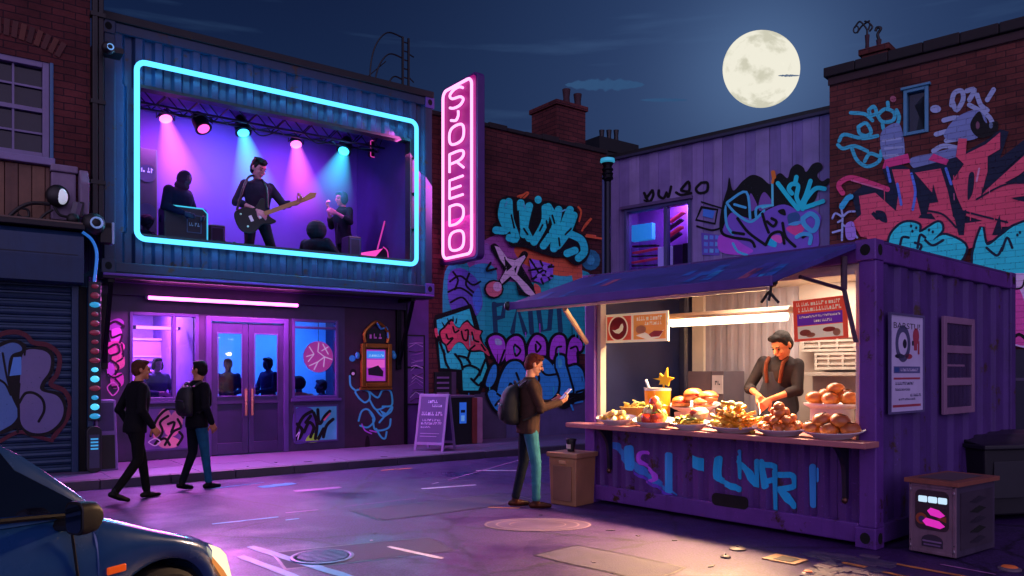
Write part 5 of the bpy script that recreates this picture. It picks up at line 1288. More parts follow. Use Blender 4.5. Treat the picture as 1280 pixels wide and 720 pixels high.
# things inside that window
def inbox(px0, py0, px1, py1, y, m, name, label, cat, group=None, tilt=0, sag=0):
    a = E1.hit(px0, py1, y); b_ = E1.hit(px1, py0, y); t = fthing(E1, name, label, cat, (a[0]+b_[0])/2, y, a[1], group)
    hw = abs(b_[0]-a[0])/2; hh = b_[1]-a[1]; mb = MB(); mb.cbox((0, .08, hh/2), (2*hw, .16, hh), m, ry=tilt); mb.build('case', t, bevel=.012); return t
inbox(789, 278, 815, 302, .55, M('#48c8e8', .5, emit=.45, ecol='#30c0f0'), 'cyan_carton', 'cyan carton sitting on the pile in the shed window', 'carton')
rc = ['#e0405a', '#2a1030', '#d83a58', '#24102c', '#e0506a', '#2a1030']
sl = [(790,304,820,309,'#24102c'), (790,310,822,315,'#d83a58'), (788,317,820,321,'#24102c'), (788,322,824,327,'#d83a58'), (786,329,822,333,'#24102c')]
for k, (a0, b0, a1, b1, c_) in enumerate(sl):
    inbox(a0, b0, a1, b1+1, .5, M(c_, .6, emit=.12 if c_[1] == 'd' else 0, ecol='#ff3060'), 'folded_blanket', 'folded %s blanket, %s the striped pile in the shed window' % ('red' if c_[1] == 'd' else 'dark', ['at the top of', 'second from the top of', 'in the middle of', 'second from the bottom of', 'at the bottom of'][k]), 'blanket', 'folded blankets piled in the shed window', .06*(-1)**k)
for k, (a0, b0) in enumerate(((840, 268), (838, 277), (838, 286), (836, 294))):
    inbox(a0-6, b0, a0+14, b0+6, .55, M('#e04060' if k % 2 == 0 else '#281030', .6, emit=.15 if k % 2 == 0 else 0, ecol='#ff3060'), 'cloth_roll', '%s slanting cloth roll in the right light of the shed window, %s' % ('pinkish red' if k % 2 == 0 else 'black', ['top one', 'second from top', 'third from top', 'lowest'][k]), 'cloth roll', 'cloth rolls in the shed window', -.45)
inbox(822, 307, 839, 334, .30, M('#c8b8f0', .5, emit=.25, ecol='#b8a8f0'), 'white_locker', 'pale square locker at the foot of the shed window', 'locker')
inbox(841, 305, 853, 334, .32, M('#4a2a58', .5), 'purple_case', 'narrow purple case between the pale locker and the black cabinet', 'case'); inbox(853, 303, 863, 334, .30, BLK, 'black_cabinet', 'black cabinet at the right end of the shed window', 'cabinet')
# graffiti on the planks
pt = Paint(E1, 0.0); zs = Zm(880, 180, 5.144); zt_q = Zm(740, 120, 3.131)
for q in ([(205,380),(215,395),(235,370)], [(210,395),(225,415),(240,390),(238,370)], [(262,370),(262,390),(280,400),(292,380)], [(292,378),(300,395),(310,355)], [(330,378),(352,388),(388,380)], [(350,365),(378,335),(380,372),(350,370)]): pt.stroke(zt_q(q), 3.4, INK)
pt.stroke(zt_q([(428,340),(452,340),(450,372),(420,380),(408,362),(428,340)]), 3.4, INK); pt.stroke(zt_q([(205,408),(222,418)]), 2, INK)
pt.build('graffiti', pk)
# little laptop drawing and squares
pt.stroke(zt_q([(430,435),(492,445),(482,500),(408,485),(430,435)]), 3, INK, smooth=False); pt.fill(zt_q([(436,442),(482,450),(474,480),(434,470)]), '#3a70c8', False); pt.stroke(zt_q([(430,415),(510,440)]), 2, INK); pt.stroke(zt_q([(412,510),(470,525),(510,515)]), 2.4, INK)
pt.fill(zt_q([(428,535),(504,545),(500,625),(432,622)]), '#4a3a88', False)
for i in range(3):
    for j in range(3): pt.fill(zt_q([(440+i*22,545+j*26),(455+i*22,547+j*26),(454+i*22,562+j*26),(439+i*22,561+j*26)]), '#5a80d8' if (i+j) % 3 else '#6ab0e8', False)
pt.build('graffiti', pk)
pt.fill(zs([(110,500),(150,300),(165,215),(190,300),(250,240),(310,200),(370,215),(430,260),(470,200),(500,190),(540,220),(560,160),(600,130),(640,150),(660,180),(700,130),(745,120),(765,150),(730,200),(760,240),(800,220),(815,240),(780,275),(740,300),(700,380),(560,420),(300,520),(160,560)]), INK)
pt.fill(zs([(150,480),(190,440),(260,470),(330,480),(420,420),(520,390),(620,430),(700,420),(755,470),(740,560),(735,660),(620,690),(480,700),(300,720),(180,640),(120,590)]), '#5a3f92')
pt.fill(zs([(300,320),(330,360),(345,410),(290,430)]), '#5a3a78'); pt.fill(zs([(360,360),(390,310),(435,360),(440,400),(360,430)]), '#5a3a78')
pt.fill(zs([(540,460),(600,440),(620,480),(560,530)]), '#24406a'); pt.fill(zs([(530,545),(600,515),(650,540),(600,590)]), '#c03a78'); pt.fill(zs([(400,640),(430,600),(470,630),(460,665)]), '#1f9aba'); pt.fill(zs([(430,600),(480,585),(510,610),(490,640)]), '#b84a98')
pt.fill(zs([(100,590),(180,600),(260,650),(320,690),(240,715),(105,690)]), '#8a3aa0')
for q in ([(155,375),(275,310),(300,480)], [(150,380),(200,440),(290,500),(340,480),(390,430)], [(200,390),(270,410)], [(340,480),(345,410),(445,395)], [(140,400),(150,520),(190,580)], [(190,640),(220,690),(280,715)]): pt.stroke(zs(q), 3.2, '#3f9ac0')
pt.stroke(zs([(443,240),(445,395),(380,410)]), 3, '#5ac8e0', smooth=False)
for q in ([(160,300),(125,420),(115,560),(180,600),(300,620),(330,660)], [(220,480),(290,570),(400,650)], [(190,570),(260,580)], [(380,450),(400,520),(420,570)], [(400,650),(440,580),(500,570),(520,640)], [(510,510),(530,600),(590,660)], [(440,480),(470,500),(450,530),(410,500)], [(640,600),(680,580),(690,620)]): pt.stroke(zs(q), 3.6, INK)
pt.fill(zs([(480,430),(520,420),(530,460),(495,450)]), INK)
pt.stroke(zs([(640,480),(690,450),(730,480),(730,530),(700,560),(650,520),(640,480)]), 6, '#3a90b8'); pt.stroke(zs([(600,600),(640,580),(690,590),(685,640)]), 5, '#3a90b8'); pt.fill(zs([(545,520),(590,500),(640,500),(600,525)]), '#3a80a8')
for q in ([(480,255),(560,360),(610,420)], [(570,320),(550,290),(570,260),(610,270),(600,340),(620,390)], [(690,240),(660,330),(625,400)], [(780,290),(720,290),(660,360),(640,420)], [(770,370),(700,395),(640,415)], [(600,215),(590,260)]): pt.stroke(zs(q), 5.6, '#22d0e0')
pt.stroke(zs([(450,185),(455,215)]), 5.5, '#f08030'); pt.stroke(zs([(454,215),(446,250)]), 3.4, '#f08030')
pt.build('graffiti', pk)

# ================================================================ tall brick wall on the right
be = fthing(E2, 'brick_building', 'tall red brick building with a small window above huge pink and cyan graffiti', 'building')
e2t = 7.42; ew0 = E2.u(1130); ew1 = E2.u(1161); ewb = (E2.hit(1132, 171)[1]+E2.hit(1160, 165)[1])/2; ewt = (E2.hit(1131, 112)[1]+E2.hit(1160, 109)[1])/2
mb = MB(); wall_open(mb, 0, 9, 0, e2t, 0, .4, [(ew0, ewb, ew1, ewt)], BRM); mb.box(0, .4, 0, 9, 5, e2t-.1, BRM); mb.build('wall', be)
mb = MB(); x = -.08; r = random.Random(31)
while x < 9:
    mb.box(x, -.12, e2t+.002, min(x+.6, 9)-.006, .46, e2t+.20+r.uniform(-.01, .02), COPE); x += .6
mb.box(-.02, -.05, e2t-.16, 9, -.002, e2t-.002, M('#3a2428', .8, bump=.3)); mb.build('coping', be, bevel=.02)
WB = M('#4a88a8', .5); mb = MB(); ring(mb, ew0, ewb, ew1, ewt, .06, -.05, .15, WB); mb.box(ew0-.04, -.08, ewt+.002, ew1+.04, -.001, ewt+.05, WB); f = mb.build('window', be, bevel=.008)
mb = MB(); mb.box(ew0+.061, .05, ewb+.061, ew1-.061, .056, ewt-.061, GLASS('#3a5a7a', .6, .04, .6, '#1a3450')); mb.build('pane', f)
mb = MB(); mb.poly([(ew0+.2, .04, ewb+.08), (ew1-.08, .04, ewb+.08), (ew1-.1, .04, ewb+.6), (ew1-.25, .04, ewt-.3), (ew0+.32, .04, ewb+.7)], M('#16222e', .8)); mb.build('curtain', f)
chimney(be, E2, 1077, 1109, 54, 92, .5, ((1081, 1087, 44), (1095, 1102, 50)), BRM, CHM, .8)
# aerials on the chimney
c = E2.hit(1084, 44, .9); t = fthing(E2, 'roof_aerial', 'tangled black aerial on the left pot of the right-hand chimney', 'aerial', c[0], .9, c[1])
mb = MB(); mb.tube([(0, 0, 0), (0, 0, .12)], .02, 6, BLK)
for q in ([(-.25, .22), (-.15, .32), (-.05, .2), (.0, .1)], [(-.2, .1), (-.1, .22), (.05, .28)], [(-.05, .3), (.05, .22), (.02, .1)], [(.02, .26), (.1, .14), (.04, .06)]): mb.tube(catmull([(a, 0, b) for a, b in q]), .018, 6, BLK)
mb.tube([(-.22 + .05*math.cos(a*PI/6), 0, .18+.07*math.sin(a*PI/6)) for a in range(12)], .015, 6, BLK, closed=True); mb.build('aerial_frame', t)
c = E2.hit(1099, 50, .9); t = fthing(E2, 'chimney_cowl', 'small curled black cowl on the right pot of the right-hand chimney', 'cowl', c[0], .9, c[1])
mb = MB(); mb.tube(catmull([(0, 0, 0), (-.03, 0, .12), (.03, 0, .22), (-.04, 0, .26), (-.07, 0, .2)]), .03, 8, BLK); mb.build('pipe', t, smooth=True)
# graffiti
SPRAY_BRICK = True
pt = Paint(E2, 0.0); zc = Zm(1030, 90, 3.132)
BC = '#2f8c9c'; GY = '#75809c'; GYD = '#59658a'; PKG = '#ff5c7a'; PKD_ = '#b83068'; CYG = '#2cd4d8'; NVY = '#0b1428'
for q in ([(105,160),(160,165),(190,190)], [(175,150),(195,135),(205,160),(185,170),(175,150)], [(210,170),(240,145),(275,160),(270,190),(230,195),(210,170)], [(135,215),(165,200),(185,235),(165,250),(140,240),(135,215)], [(60,270),(80,245),(150,260),(210,250)], [(55,285),(75,300),(120,290),(170,310)], [(110,300),(130,345),(170,370),(215,350),(225,310)], [(160,350),(180,320),(215,330)], [(230,205),(240,230),(290,235)], [(285,150),(295,175),(290,200)], [(250,120),(252,135)]): pt.stroke(zc(q), 4.6, BC)
pt.build('graffiti', be)
pt.fill(zc([(220,260),(240,220),(290,200),(310,245),(315,330),(280,370),(235,340)]), GYD)
for q in ([(230,270),(300,260)], [(240,300),(310,295)], [(235,330),(290,325)]): pt.stroke(zc(q), 3, GY)
for q in ([(500,130),(510,85),(540,75),(545,110),(520,150),(505,120)], [(560,75),(590,70),(570,110)], [(665,70),(640,110)], [(600,90),(615,130),(640,150)], [(440,245),(500,230),(560,235)], [(470,190),(520,180),(570,200),(530,230)], [(430,310),(470,290),(530,300)], [(450,335),(500,320)], [(570,130),(640,170),(660,200)], [(480,270),(540,260)]): pt.stroke(zc(q), 6, GY)
pt.dot(zc([(438,146)])[0], 7, 5, GY); pt.dot(zc([(272,107)])[0], 4, 4, '#7a4050')
pt.fill(zc([(360,380),(340,340),(420,320),(520,300),(540,350),(470,380)]), GYD); pt.fill(zc([(520,180),(600,150),(640,200),(600,260),(520,270),(470,250)]), GYD)
pt.fill(zc([(575,200),(610,155),(635,200),(680,195),(675,240),(620,260),(585,240)]), INK); pt.dot(zc([(603,210)])[0], 2.5, 5, '#5a3848'); pt.dot(zc([(655,210)])[0], 2.5, 4, '#4a5a70')
pt.build('graffiti', be, 'grey scribbles beside the window')
# big wild style: dark shadow, pink bars, blue glints
pt.fill(zc([(110,480),(160,440),(260,460),(230,380),(260,345),(340,380),(480,345),(530,330),(650,260),(690,225),(725,235),(690,340),(780,270),(860,240),(860,640),(620,680),(300,660),(150,640),(130,560)]), NVY, False)
pt.fill(zc([(230,380),(340,355),(330,320),(240,345)]), PKD_, False); pt.fill(zc([(410,345),(430,320),(490,345),(480,365)]), PKD_, False)
def bar_(pts): pt.fill(zc(pts), PKG, False); pt.stroke(zc(pts), 4.5, PKG, True, False)
pt.stroke(zc([(250,460),(180,435),(110,415),(70,430),(60,450),(75,475)]), 6.5, '#c83868'); pt.stroke(zc([(230,460),(160,440),(110,425)]), 2, '#e8709a')
bar_([(145,490),(200,480),(290,560),(260,600),(200,540),(180,560),(225,610),(240,650),(150,640),(120,590),(155,560)])
bar_([(275,385),(330,385),(375,560),(340,600),(290,545),(300,480)]); bar_([(365,395),(455,385),(480,470),(500,560),(450,545),(410,550),(420,520),(470,515)])
bar_([(455,420),(500,570),(600,660),(560,680),(490,640),(420,540)])
bar_([(510,430),(560,360),(640,330),(635,390),(600,520),(560,560),(530,490)]); bar_([(525,330),(535,265),(555,265),(555,330),(640,290),(690,245),(685,300),(650,320),(560,365)])
bar_([(640,470),(860,270),(860,320),(760,400),(700,440),(780,440),(860,410),(860,470),(720,490),(800,520),(860,530),(860,600),(700,600),(560,560)])
bar_([(150,600),(290,570),(560,600),(700,580),(690,640),(560,690),(300,650),(180,660)])
for q in ([(345,400),(360,470),(350,540)], [(480,380),(500,440)], [(250,375),(262,430)], [(290,440),(305,520)]): pt.stroke(zc(q), 3.4, '#4a6ac0')
pt.fill(zc([(570,405),(590,400),(585,470),(565,500)]), NVY); pt.fill(zc([(430,440),(450,510),(420,515)]), NVY, False); pt.fill(zc([(205,545),(240,550),(250,590),(220,580)]), NVY); pt.fill(zc([(510,560),(560,540),(550,640),(530,640)]), NVY, False); pt.fill(zc([(690,560),(660,640),(700,640)]), NVY, False)
pt.stroke(zc([(610,380),(600,430)]), 2.5, '#f0a0c0'); pt.stroke(zc([(790,400),(840,370)]), 3, '#f070b0'); pt.stroke(zc([(700,390),(800,300)]), 2.4, NVY); pt.stroke(zc([(540,545),(720,590)]), 2.4, NVY); pt.stroke(zc([(410,545),(470,560),(520,610)]), 2.4, NVY); pt.stroke(zc([(600,500),(720,440),(860,440)]), 2.2, NVY)
pt.build('graffiti', be, 'huge pink angular letters')
r = random.Random(19)
for k in range(9):
    x_ = r.uniform(1085, 1275); y_ = r.uniform(205, 280); pt.stroke([(x_, y_), (x_+.3, y_+r.uniform(6, 18))], 1.0, r.choice([PKG, PKG, NVY, '#e8709a']))
# cyan bubbles at the bottom
for bl in ([(260,660),(290,610),(330,590),(375,600),(380,630),(450,590),(465,620),(430,660),(480,640),(560,690),(480,780),(270,760)], [(620,610),(640,680),(700,640),(760,600),(860,590),(860,790),(600,780)]): pt.stroke(zc(bl), 6, NVY, True); pt.fill(zc(bl), CYG)
for q in ([(300,690),(310,650),(335,650)], [(370,690),(380,640),(400,650)], [(400,660),(430,680),(470,660)], [(700,700),(720,650),(740,690)], [(640,690),(680,720),(700,690)], [(360,670),(385,680),(378,700)]): pt.stroke(zc(q), 3.2, NVY)
for q in ((345,605),(365,612),(350,625),(415,620),(430,628),(760,640),(770,630)): pt.dot(zc([q])[0], 1.5, 2.0, NVY)
pt.build('graffiti', be, 'cyan bubble letters')
# white palm sprig
for q in ([(75,660),(78,560)], [(78,570),(50,555),(38,575)], [(78,570),(100,550),(125,548)], [(78,580),(60,590)], [(78,565),(70,520)], [(78,600),(110,620),(135,650)], [(40,630),(75,620)]): pt.stroke(zc(q), 2.6, '#9aa4d8')
pt.stroke(zc([(75,530),(95,500),(110,490)]), 7, '#2a90b0'); pt.fill(zc([(90,600),(120,590),(130,650),(95,655)]), '#8a6ab8')
pt.build('graffiti', be)
# pink art further down the right edge, over a dark lower panel
pt.fill([(1262,342),(1300,342),(1300,440),(1262,430)], '#c8a8d0', False); pt.fill([(1262,370),(1275,362),(1285,385),(1300,390),(1300,428),(1262,425)], '#d84a9a'); pt.fill([(1268,352),(1278,346),(1290,352),(1280,362)], '#e8c0e0'); pt.stroke([(1262,430),(1275,418),(1290,432)], 4, INK); pt.stroke([(1266,362),(1278,360),(1282,350)], 2.4, INK)
pt.build('graffiti', be); SPRAY_BRICK = False
mb = MB(); xa = E2.u(1255); mb.box(xa, -.05, 0, xa+2.5, -.012, E2.hit(1270, 437)[1], M('#1c1a30', .6)); mb.box(xa, -.06, 1.45, xa+2.5, -.051, 1.5, M('#4a4058', .5)); mb.build('door_panel', be)
SP = M('#58307e', .42, .15, var=.15, sc=1.5, streak=.45, bump=.04, wear=.35); SPD = M('#4a2a74', .6, 0, streak=.4, wear=.35); SPF = M('#643690', .42, .1, streak=.4, wear=.35)
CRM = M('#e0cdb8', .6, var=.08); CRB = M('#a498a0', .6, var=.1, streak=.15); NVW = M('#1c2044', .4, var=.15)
st = fthing(S, 'food_stall', 'purple shipping container food stall with its serving hatch open and lit', 'food stall')
CTZ = .98; OPT = 2.60
mb = MB()
for x in (0, SW-.16):
    mb.box(x, 0, .19, x+.16, .16, SH-.19, SPF); mb.box(x, SD-.16, .19, x+.16, SD, SH-.19, SPD)
for y in (0, SD-.14):
    mb.box(.16, y+.002, .04, SW-.16, y+.14, .22, SPF); mb.box(.16, y+.002, OPT, SW-.16, y+.14, SH-.03, SPF)
for x in (0, SW-.14):
    mb.box(x+.002, .16, .04, x+.138, SD-.16, .22, SPD); mb.box(x+.002, .16, SH-.20, x+.138, SD-.16, SH-.03, SPF)
mb.build('frame', st, bevel=.012)
for x in (.07, SW-.09):
    for y in (.07, SD-.09):
        for zz in (.097, SH-.095):
            mb = MB(); casting(mb, x, y, zz, .095, .09, .095, SPF, HOLE); mb.build('corner_casting', st, bevel=.01)
PX0, PX1 = .16, SW-.16
mb = MB(); corr(mb, PX0, PX1, .22, CTZ-.06, .03, .21, .05, SP); mb.build('front_panel', st)
mb = MB(); mb.T = Matrix.Translation((SW-.03, 0, 0)) @ Matrix.Rotation(PI/2, 4, 'Z'); corr(mb, .16, SD-.16, .22, SH-.20, 0, .42, .035, SPD); mb.build('side_panel', st)
mb = MB(); mb.T = Matrix.Translation((.03, 0, 0)) @ Matrix.Rotation(-PI/2, 4, 'Z'); corr(mb, -SD+.16, -.16, .22, SH-.20, 0, .30, .05, SPD); mb.build('side_panel', st)
mb = MB(); mb.box(.14, SD-.10, .2, SW-.14, SD-.06, SH-.1, SPD); mb.build('back_panel', st)
mb = MB(); mb.box(.01, .01, SH-.028, SW-.01, SD-.01, SH-.005, SPD); mb.build('roof', st)
mb = MB(); mb.box(.15, .15, .14, SW-.15, SD-.15, .20, M('#6a5a58', .7)); mb.build('floor', st)
YB = 1.75
xa = S.u(868, YB); xb = S.u(882, YB); xc = S.u(1000, YB)
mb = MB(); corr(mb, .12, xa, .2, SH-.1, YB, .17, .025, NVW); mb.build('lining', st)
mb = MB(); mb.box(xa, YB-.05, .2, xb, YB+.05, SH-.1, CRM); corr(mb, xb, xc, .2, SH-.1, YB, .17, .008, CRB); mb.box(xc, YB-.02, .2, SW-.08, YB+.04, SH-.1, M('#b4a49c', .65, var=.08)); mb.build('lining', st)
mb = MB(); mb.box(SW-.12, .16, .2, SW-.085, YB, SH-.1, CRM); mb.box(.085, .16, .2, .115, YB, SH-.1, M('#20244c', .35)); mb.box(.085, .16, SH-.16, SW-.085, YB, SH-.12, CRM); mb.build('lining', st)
mb = MB(); mb.box(PX0+.001, .05, CTZ, PX0+.06, .15, OPT-.001, CRM); mb.box(PX1-.05, .05, CTZ, PX1-.001, .15, OPT-.001, CRM); mb.box(PX0+.061, .06, OPT-.06, PX1-.051, .15, OPT-.001, CRM); mb.build('hatch_trim', st, bevel=.005)
mb = MB(); mb.box(PX0+.061, .02, OPT-.10, PX1-.051, .05, OPT-.061, M('#d8c4b0', .6)); mb.build('hatch_trim', st)
CNT = M('#a86a6c', .5, var=.15, bump=.06)
mb = MB(); mb.box(-.06, -.28, CTZ-.055, SW+.03, -.002, CTZ, CNT); mb.box(PX0+.001, -.001, CTZ-.055, PX1-.001, .62, CTZ, CNT); mb.build('counter', st, bevel=.008)
for px_ in (757, 1052):
    x = S.u(px_, -.1); mb = MB()
    q = catmull([(0, -.24, CTZ-.06), (0, -.16, CTZ-.12), (0, -.08, CTZ-.24), (0, -.055, CTZ-.42), (0, -.05, CTZ-.55)])
    mb.prism([(x-.02, p[1], p[2]) for p in q] + [(x-.02, .0, CTZ-.55), (x-.02, .0, CTZ-.06)], (.04, 0, 0), M('#140c24', .45)); b_ = mb.build('counter_bracket', st, fixn=True)
    mb = MB(); mb.ell((x, -.04, CTZ-.56), (.03, .03, .035), 10, M('#5a3a30', .3, .7)); mb.build('bolt', b_, smooth=True)
mb = MB(); mb.prism([(p[0], p[1], p[2]) for p in rrect(S.u(890, -.0)-.0, .19, S.u(935, 0), .32, .05, -.003)], (0, .01, 0), HOLE); mb.build('fork_slot', st, fixn=True)
# awning flap
AW0, AW1, AP, AZ0, AZ1 = -.04, 3.42, 1.20, 2.775, 2.385
AWT = M('#42388c', .45, var=.35, sc=2.5, streak=.5); AWU = M('#6a5a8c', .6)
mb = MB(); x1o = 3.27
top = [(AW0, -.01, AZ0), (AW1, -.01, AZ0), (x1o, -AP, AZ1), (AW0, -AP, AZ1)]
mb.add(top + [(p[0], p[1], p[2]-.05) for p in top], [(0, 3, 2, 1), (4, 5, 6, 7), (0, 1, 5, 4), (1, 2, 6, 5), (2, 3, 7, 6), (3, 0, 4, 7)], AWT)
aw = mb.build('awning', st, fixn=True, bevel=.006)
mb = MB(); mb.box(AW0-.01, -AP-.03, AZ1-.075, x1o+.01, -AP-.001, AZ1+.012, M('#5a3a8c', .45)); mb.box(AW0+.1, -AP+.02, AZ1-.10, x1o-.05, -AP+.05, AZ1-.075, M('#e8c8a8', .5)); mb.build('rail', aw, bevel=.006)
mb = MB(); mb.ell((AW0-.01, -AP-.015, AZ1-.03), (.05, .05, .055), 12, BLK); mb.build('end_knob', aw, smooth=True)
# dabs of paint on top of the awning
pt = MB(); r = random.Random(2); nz_ = Vector((0, -(AZ0-AZ1), AP)).normalized()
for k in range(16):
    x = r.uniform(.1, 3.2); t_ = r.uniform(.15, .9); L_ = r.uniform(.15, .4); ww = r.uniform(.03, .07)
    def ap_(x, t): p = Vector((x, -AP*t, AZ0+(AZ1-AZ0)*t)); return p + Vector((0, -.0, 0)) + Vector((0, -(AZ0-AZ1)/1.26*.004, .004))
    sk = .25
    pt.poly([ap_(x, t_), ap_(x+ww*2, t_), ap_(x+ww*2+L_*sk, min(.98, t_+L_)), ap_(x+L_*sk, min(.98, t_+L_))][::-1], M(r.choice(['#2a6ac0', '#2f86c8', '#a04870', '#4a40a8', '#2a5ab0']), .5, var=.4, sc=8))
pt.build('graffiti', aw)
mb = MB()
def pw(px, py, y): x, zz = S.hit(px, py, y); return (x, y, zz)
mb.tube([pw(733, 428, -.03), pw(706, 386, -1.0)], .03, 8, M('#d8b490', .5)); mb.build('strut', aw)
mb = MB(); a_ = pw(1070, 428, -.06); b_ = pw(1055, 362, -.12); c_ = pw(1000, 346, -.75)
mb.tube([a_, b_], .022, 8, M('#3a2038', .5)); mb.tube([b_, c_], .018, 8, M('#3a2038', .5)); mb.tube([(b_[0], b_[1], b_[2]), (b_[0], b_[1], OPT+.05)], .03, 8, M('#3a2038', .5)); mb.build('strut', aw)
mb = MB(); d_ = pw(965, 352, -1.12); mb.ell(d_, (.05, .05, .05), 10, BLK); mb.tube([d_, (d_[0]-.03, d_[1], d_[2]-.16)], .012, 6, BLK); mb.tube([(d_[0]-.03, d_[1], d_[2]-.08), (d_[0]+.06, d_[1], d_[2]-.18)], .012, 6, BLK); mb.tube([(d_[0]-.03, d_[1], d_[2]-.08), (d_[0]-.10, d_[1], d_[2]-.17)], .012, 6, BLK); mb.build('latch', aw)
# lettering sprayed on the ribs below the counter
pf, cuts = corr_prof(PX0, PX1, .21, .05)
pt = Paint(S, .03, prof=pf, cuts=cuts); zl = Zm(620, 500, 2.7826)
CT = '#1a8fc0'; CT2 = '#2a7ab8'
pt.fill(zl([(385,140),(420,150),(480,210),(640,345),(560,300),(450,225)]), '#2a5a98', False)
pt.stroke(zl([(458,170),(462,235)]), 9, CT2); pt.stroke(zl([(597,190),(597,320)]), 6, CT2); pt.fill(zl([(680,190),(715,205),(715,250),(685,235)]), CT, False)
pt.stroke(zl([(530,185),(500,185),(498,215),(535,240),(550,275),(520,285)]), 4.5, '#8a3ab8')
pt.stroke(zl([(770,205),(768,270),(800,290),(838,312)]), 7.5, CT); pt.stroke(zl([(838,200),(842,270)]), 5.5, CT); pt.stroke(zl([(838,215),(870,240),(900,300),(900,215)]), 7, CT)
pt.stroke(zl([(925,215),(935,300)]), 7.5, CT); pt.stroke(zl([(925,222),(965,235),(970,270),(935,285)]), 7, CT); pt.stroke(zl([(965,250),(970,380)]), 8.5, CT)
pt.stroke(zl([(985,260),(1025,265),(1030,300),(990,310)]), 7.5, CT); pt.stroke(zl([(990,310),(1030,370)]), 8, CT); pt.stroke(zl([(840,180),(850,205)]), 5, CT2); pt.stroke(zl([(1095,235),(1098,365)]), 9, CT2); pt.stroke(zl([(1120,240),(1120,280)]), 4, CT2)
pt.fill(zl([(470,240),(640,350),(700,380),(640,365),(470,250)]), '#4a2a90', False); pt.build('graffiti', st)
# side poster and barred window
def sside(px, py, y=0): return SS.hit(px, py, y)
a = sside(1114, 516, -.03); b = sside(1155, 395, -.03)
t = fthing(SS, 'notice_poster', 'tall white printed poster on the long side of the food stall', 'poster', (a[0]+b[0])/2, -.008, (sside(1114, 516)[1]+sside(1155, 512)[1])/2)
hw = abs(b[0]-a[0])/2; hh = (sside(1114, 392)[1]+sside(1155, 398)[1])/2 - (sside(1114, 516)[1]+sside(1155, 512)[1])/2
PAP = M('#cabfe6', .6, var=.08); INKM = M('#1a1830', .6); RED = M('#a83a50', .6); MID = M('#4a4a70', .6)
mb = MB(); mb.box(-hw, -.012, 0, hw, -.001, hh, PAP); mb.build('sheet', t)
mb = MB(); ring(mb, -hw-.015, -.015, hw+.015, hh+.015, .02, -.024, -.0, M('#5a5080', .5)); mb.build('frame', t)
mb = MB(); yy = -.0135
put_text(mb, 'BARSTU!', (0, yy, hh*.89), hh*.06, INKM, hw*1.6)
cc = (-hw*.25, yy, hh*.705)
mb.add([(cc[0]+R*math.cos(a_*PI/12), yy, cc[2]+R*1.05*math.sin(a_*PI/12)) for R in (hw*.45, hw*.28) for a_ in range(24)], [(i, (i+1) % 24, 24+(i+1) % 24, 24+i) for i in range(24)], MID)
mb.poly([(cc[0]+.04+hw*.12*math.cos(a_*PI/6), yy, cc[2]+hw*.12*math.sin(a_*PI/6)) for a_ in range(12)], INKM)
mb.poly([(hw*.55+hw*.2*math.cos(a_*PI/6), yy, hh*.79+hw*.22*math.sin(a_*PI/6)) for a_ in range(12)], RED); mb.box(hw*.42, yy-.0005, hh*.64, hw*.62, yy, hh*.755, RED); mb.box(hw*.3, yy-.001, hh*.69, hw*.4, yy-.0006, hh*.74, INKM); mb.box(hw*.66, yy-.001, hh*.60, hw*.76, yy-.0006, hh*.74, RED)
mb.poly([(-hw*.45+hw*.28*math.cos(a_*PI/6), yy, hh*.575+hh*.025*math.sin(a_*PI/6)) for a_ in range(12)], INKM); mb.poly([(hw*.1+hw*.22*math.cos(a_*PI/6), yy, hh*.575+hh*.028*math.sin(a_*PI/6)) for a_ in range(12)], RED)
mb.box(-hw*.8, yy-.0005, hh*.40, hw*.8, yy, hh*.47, M('#5a5a90', .6)); squiggle(mb, -hw*.4, hw*.7, hh*.42, hh*.03, yy-.001, PAP, 6); mb.box(-hw*.75, yy-.001, hh*.41, -hw*.5, yy-.0006, hh*.46, M('#2a4a90', .6))
mb.box(-hw*.8, yy-.0005, hh*.335, hw*.8, yy, hh*.355, RED); squiggle(mb, -hw*.7, hw*.4, hh*.28, hh*.03, yy, MID, 7); squiggle(mb, -hw*.7, hw*.2, hh*.22, hh*.025, yy, MID, 9); squiggle(mb, -hw*.5, hw*.5, hh*.12, hh*.02, yy, MID, 10); squiggle(mb, hw*.2, hw*.85, hh*.155, hh*.03, yy, MID, 11); mb.box(-hw*.85, yy-.0005, hh*.05, hw*.85, yy, hh*.075, RED)
mb.build('print', t)
a = sside(1179, 516, -.02); b = sside(1217, 397, -.02); x0, x1 = a[0], b[0]; z0 = (sside(1179, 518)[1]+sside(1217, 515)[1])/2; z1 = (sside(1179, 394)[1]+sside(1217, 401)[1])/2
WFR = M('#8c6688', .5, var=.15); mb = MB(); ring(mb, x0, z0, x1, z1, .07, -.035, .0, WFR)
for q in (1/3, 2/3): mb.box(x0+.07, -.032, z0+(z1-z0)*q-.04, x1-.07, -.001, z0+(z1-z0)*q+.04, WFR)
mb.box(x0+.07, -.02, z0+(z1-z0)*.5-.012, x0+(x1-x0)*.7, -.009, z0+(z1-z0)*.5+.012, WFR)
mb.T = S.inv @ SS.m; Tk = mb.T
mb.V = [Tk @ v for v in mb.V]; f = mb.build('window', st, bevel=.006, label='mauve three-light window frame on the long side of the stall')
mb = MB(); mb.T = Tk; mb.box(x0+.071, -.018, z0+.071, x1-.071, -.010, z1-.071, M('#3a3058', .25, var=.2))
for k in range(6): mb.box(x0+.09+k*(x1-x0-.18)/6, -.0185, z0+.08, x0+.10+k*(x1-x0-.18)/6, -.0182, z1-.08, M('#241c40', .4))
mb.build('pane', f)
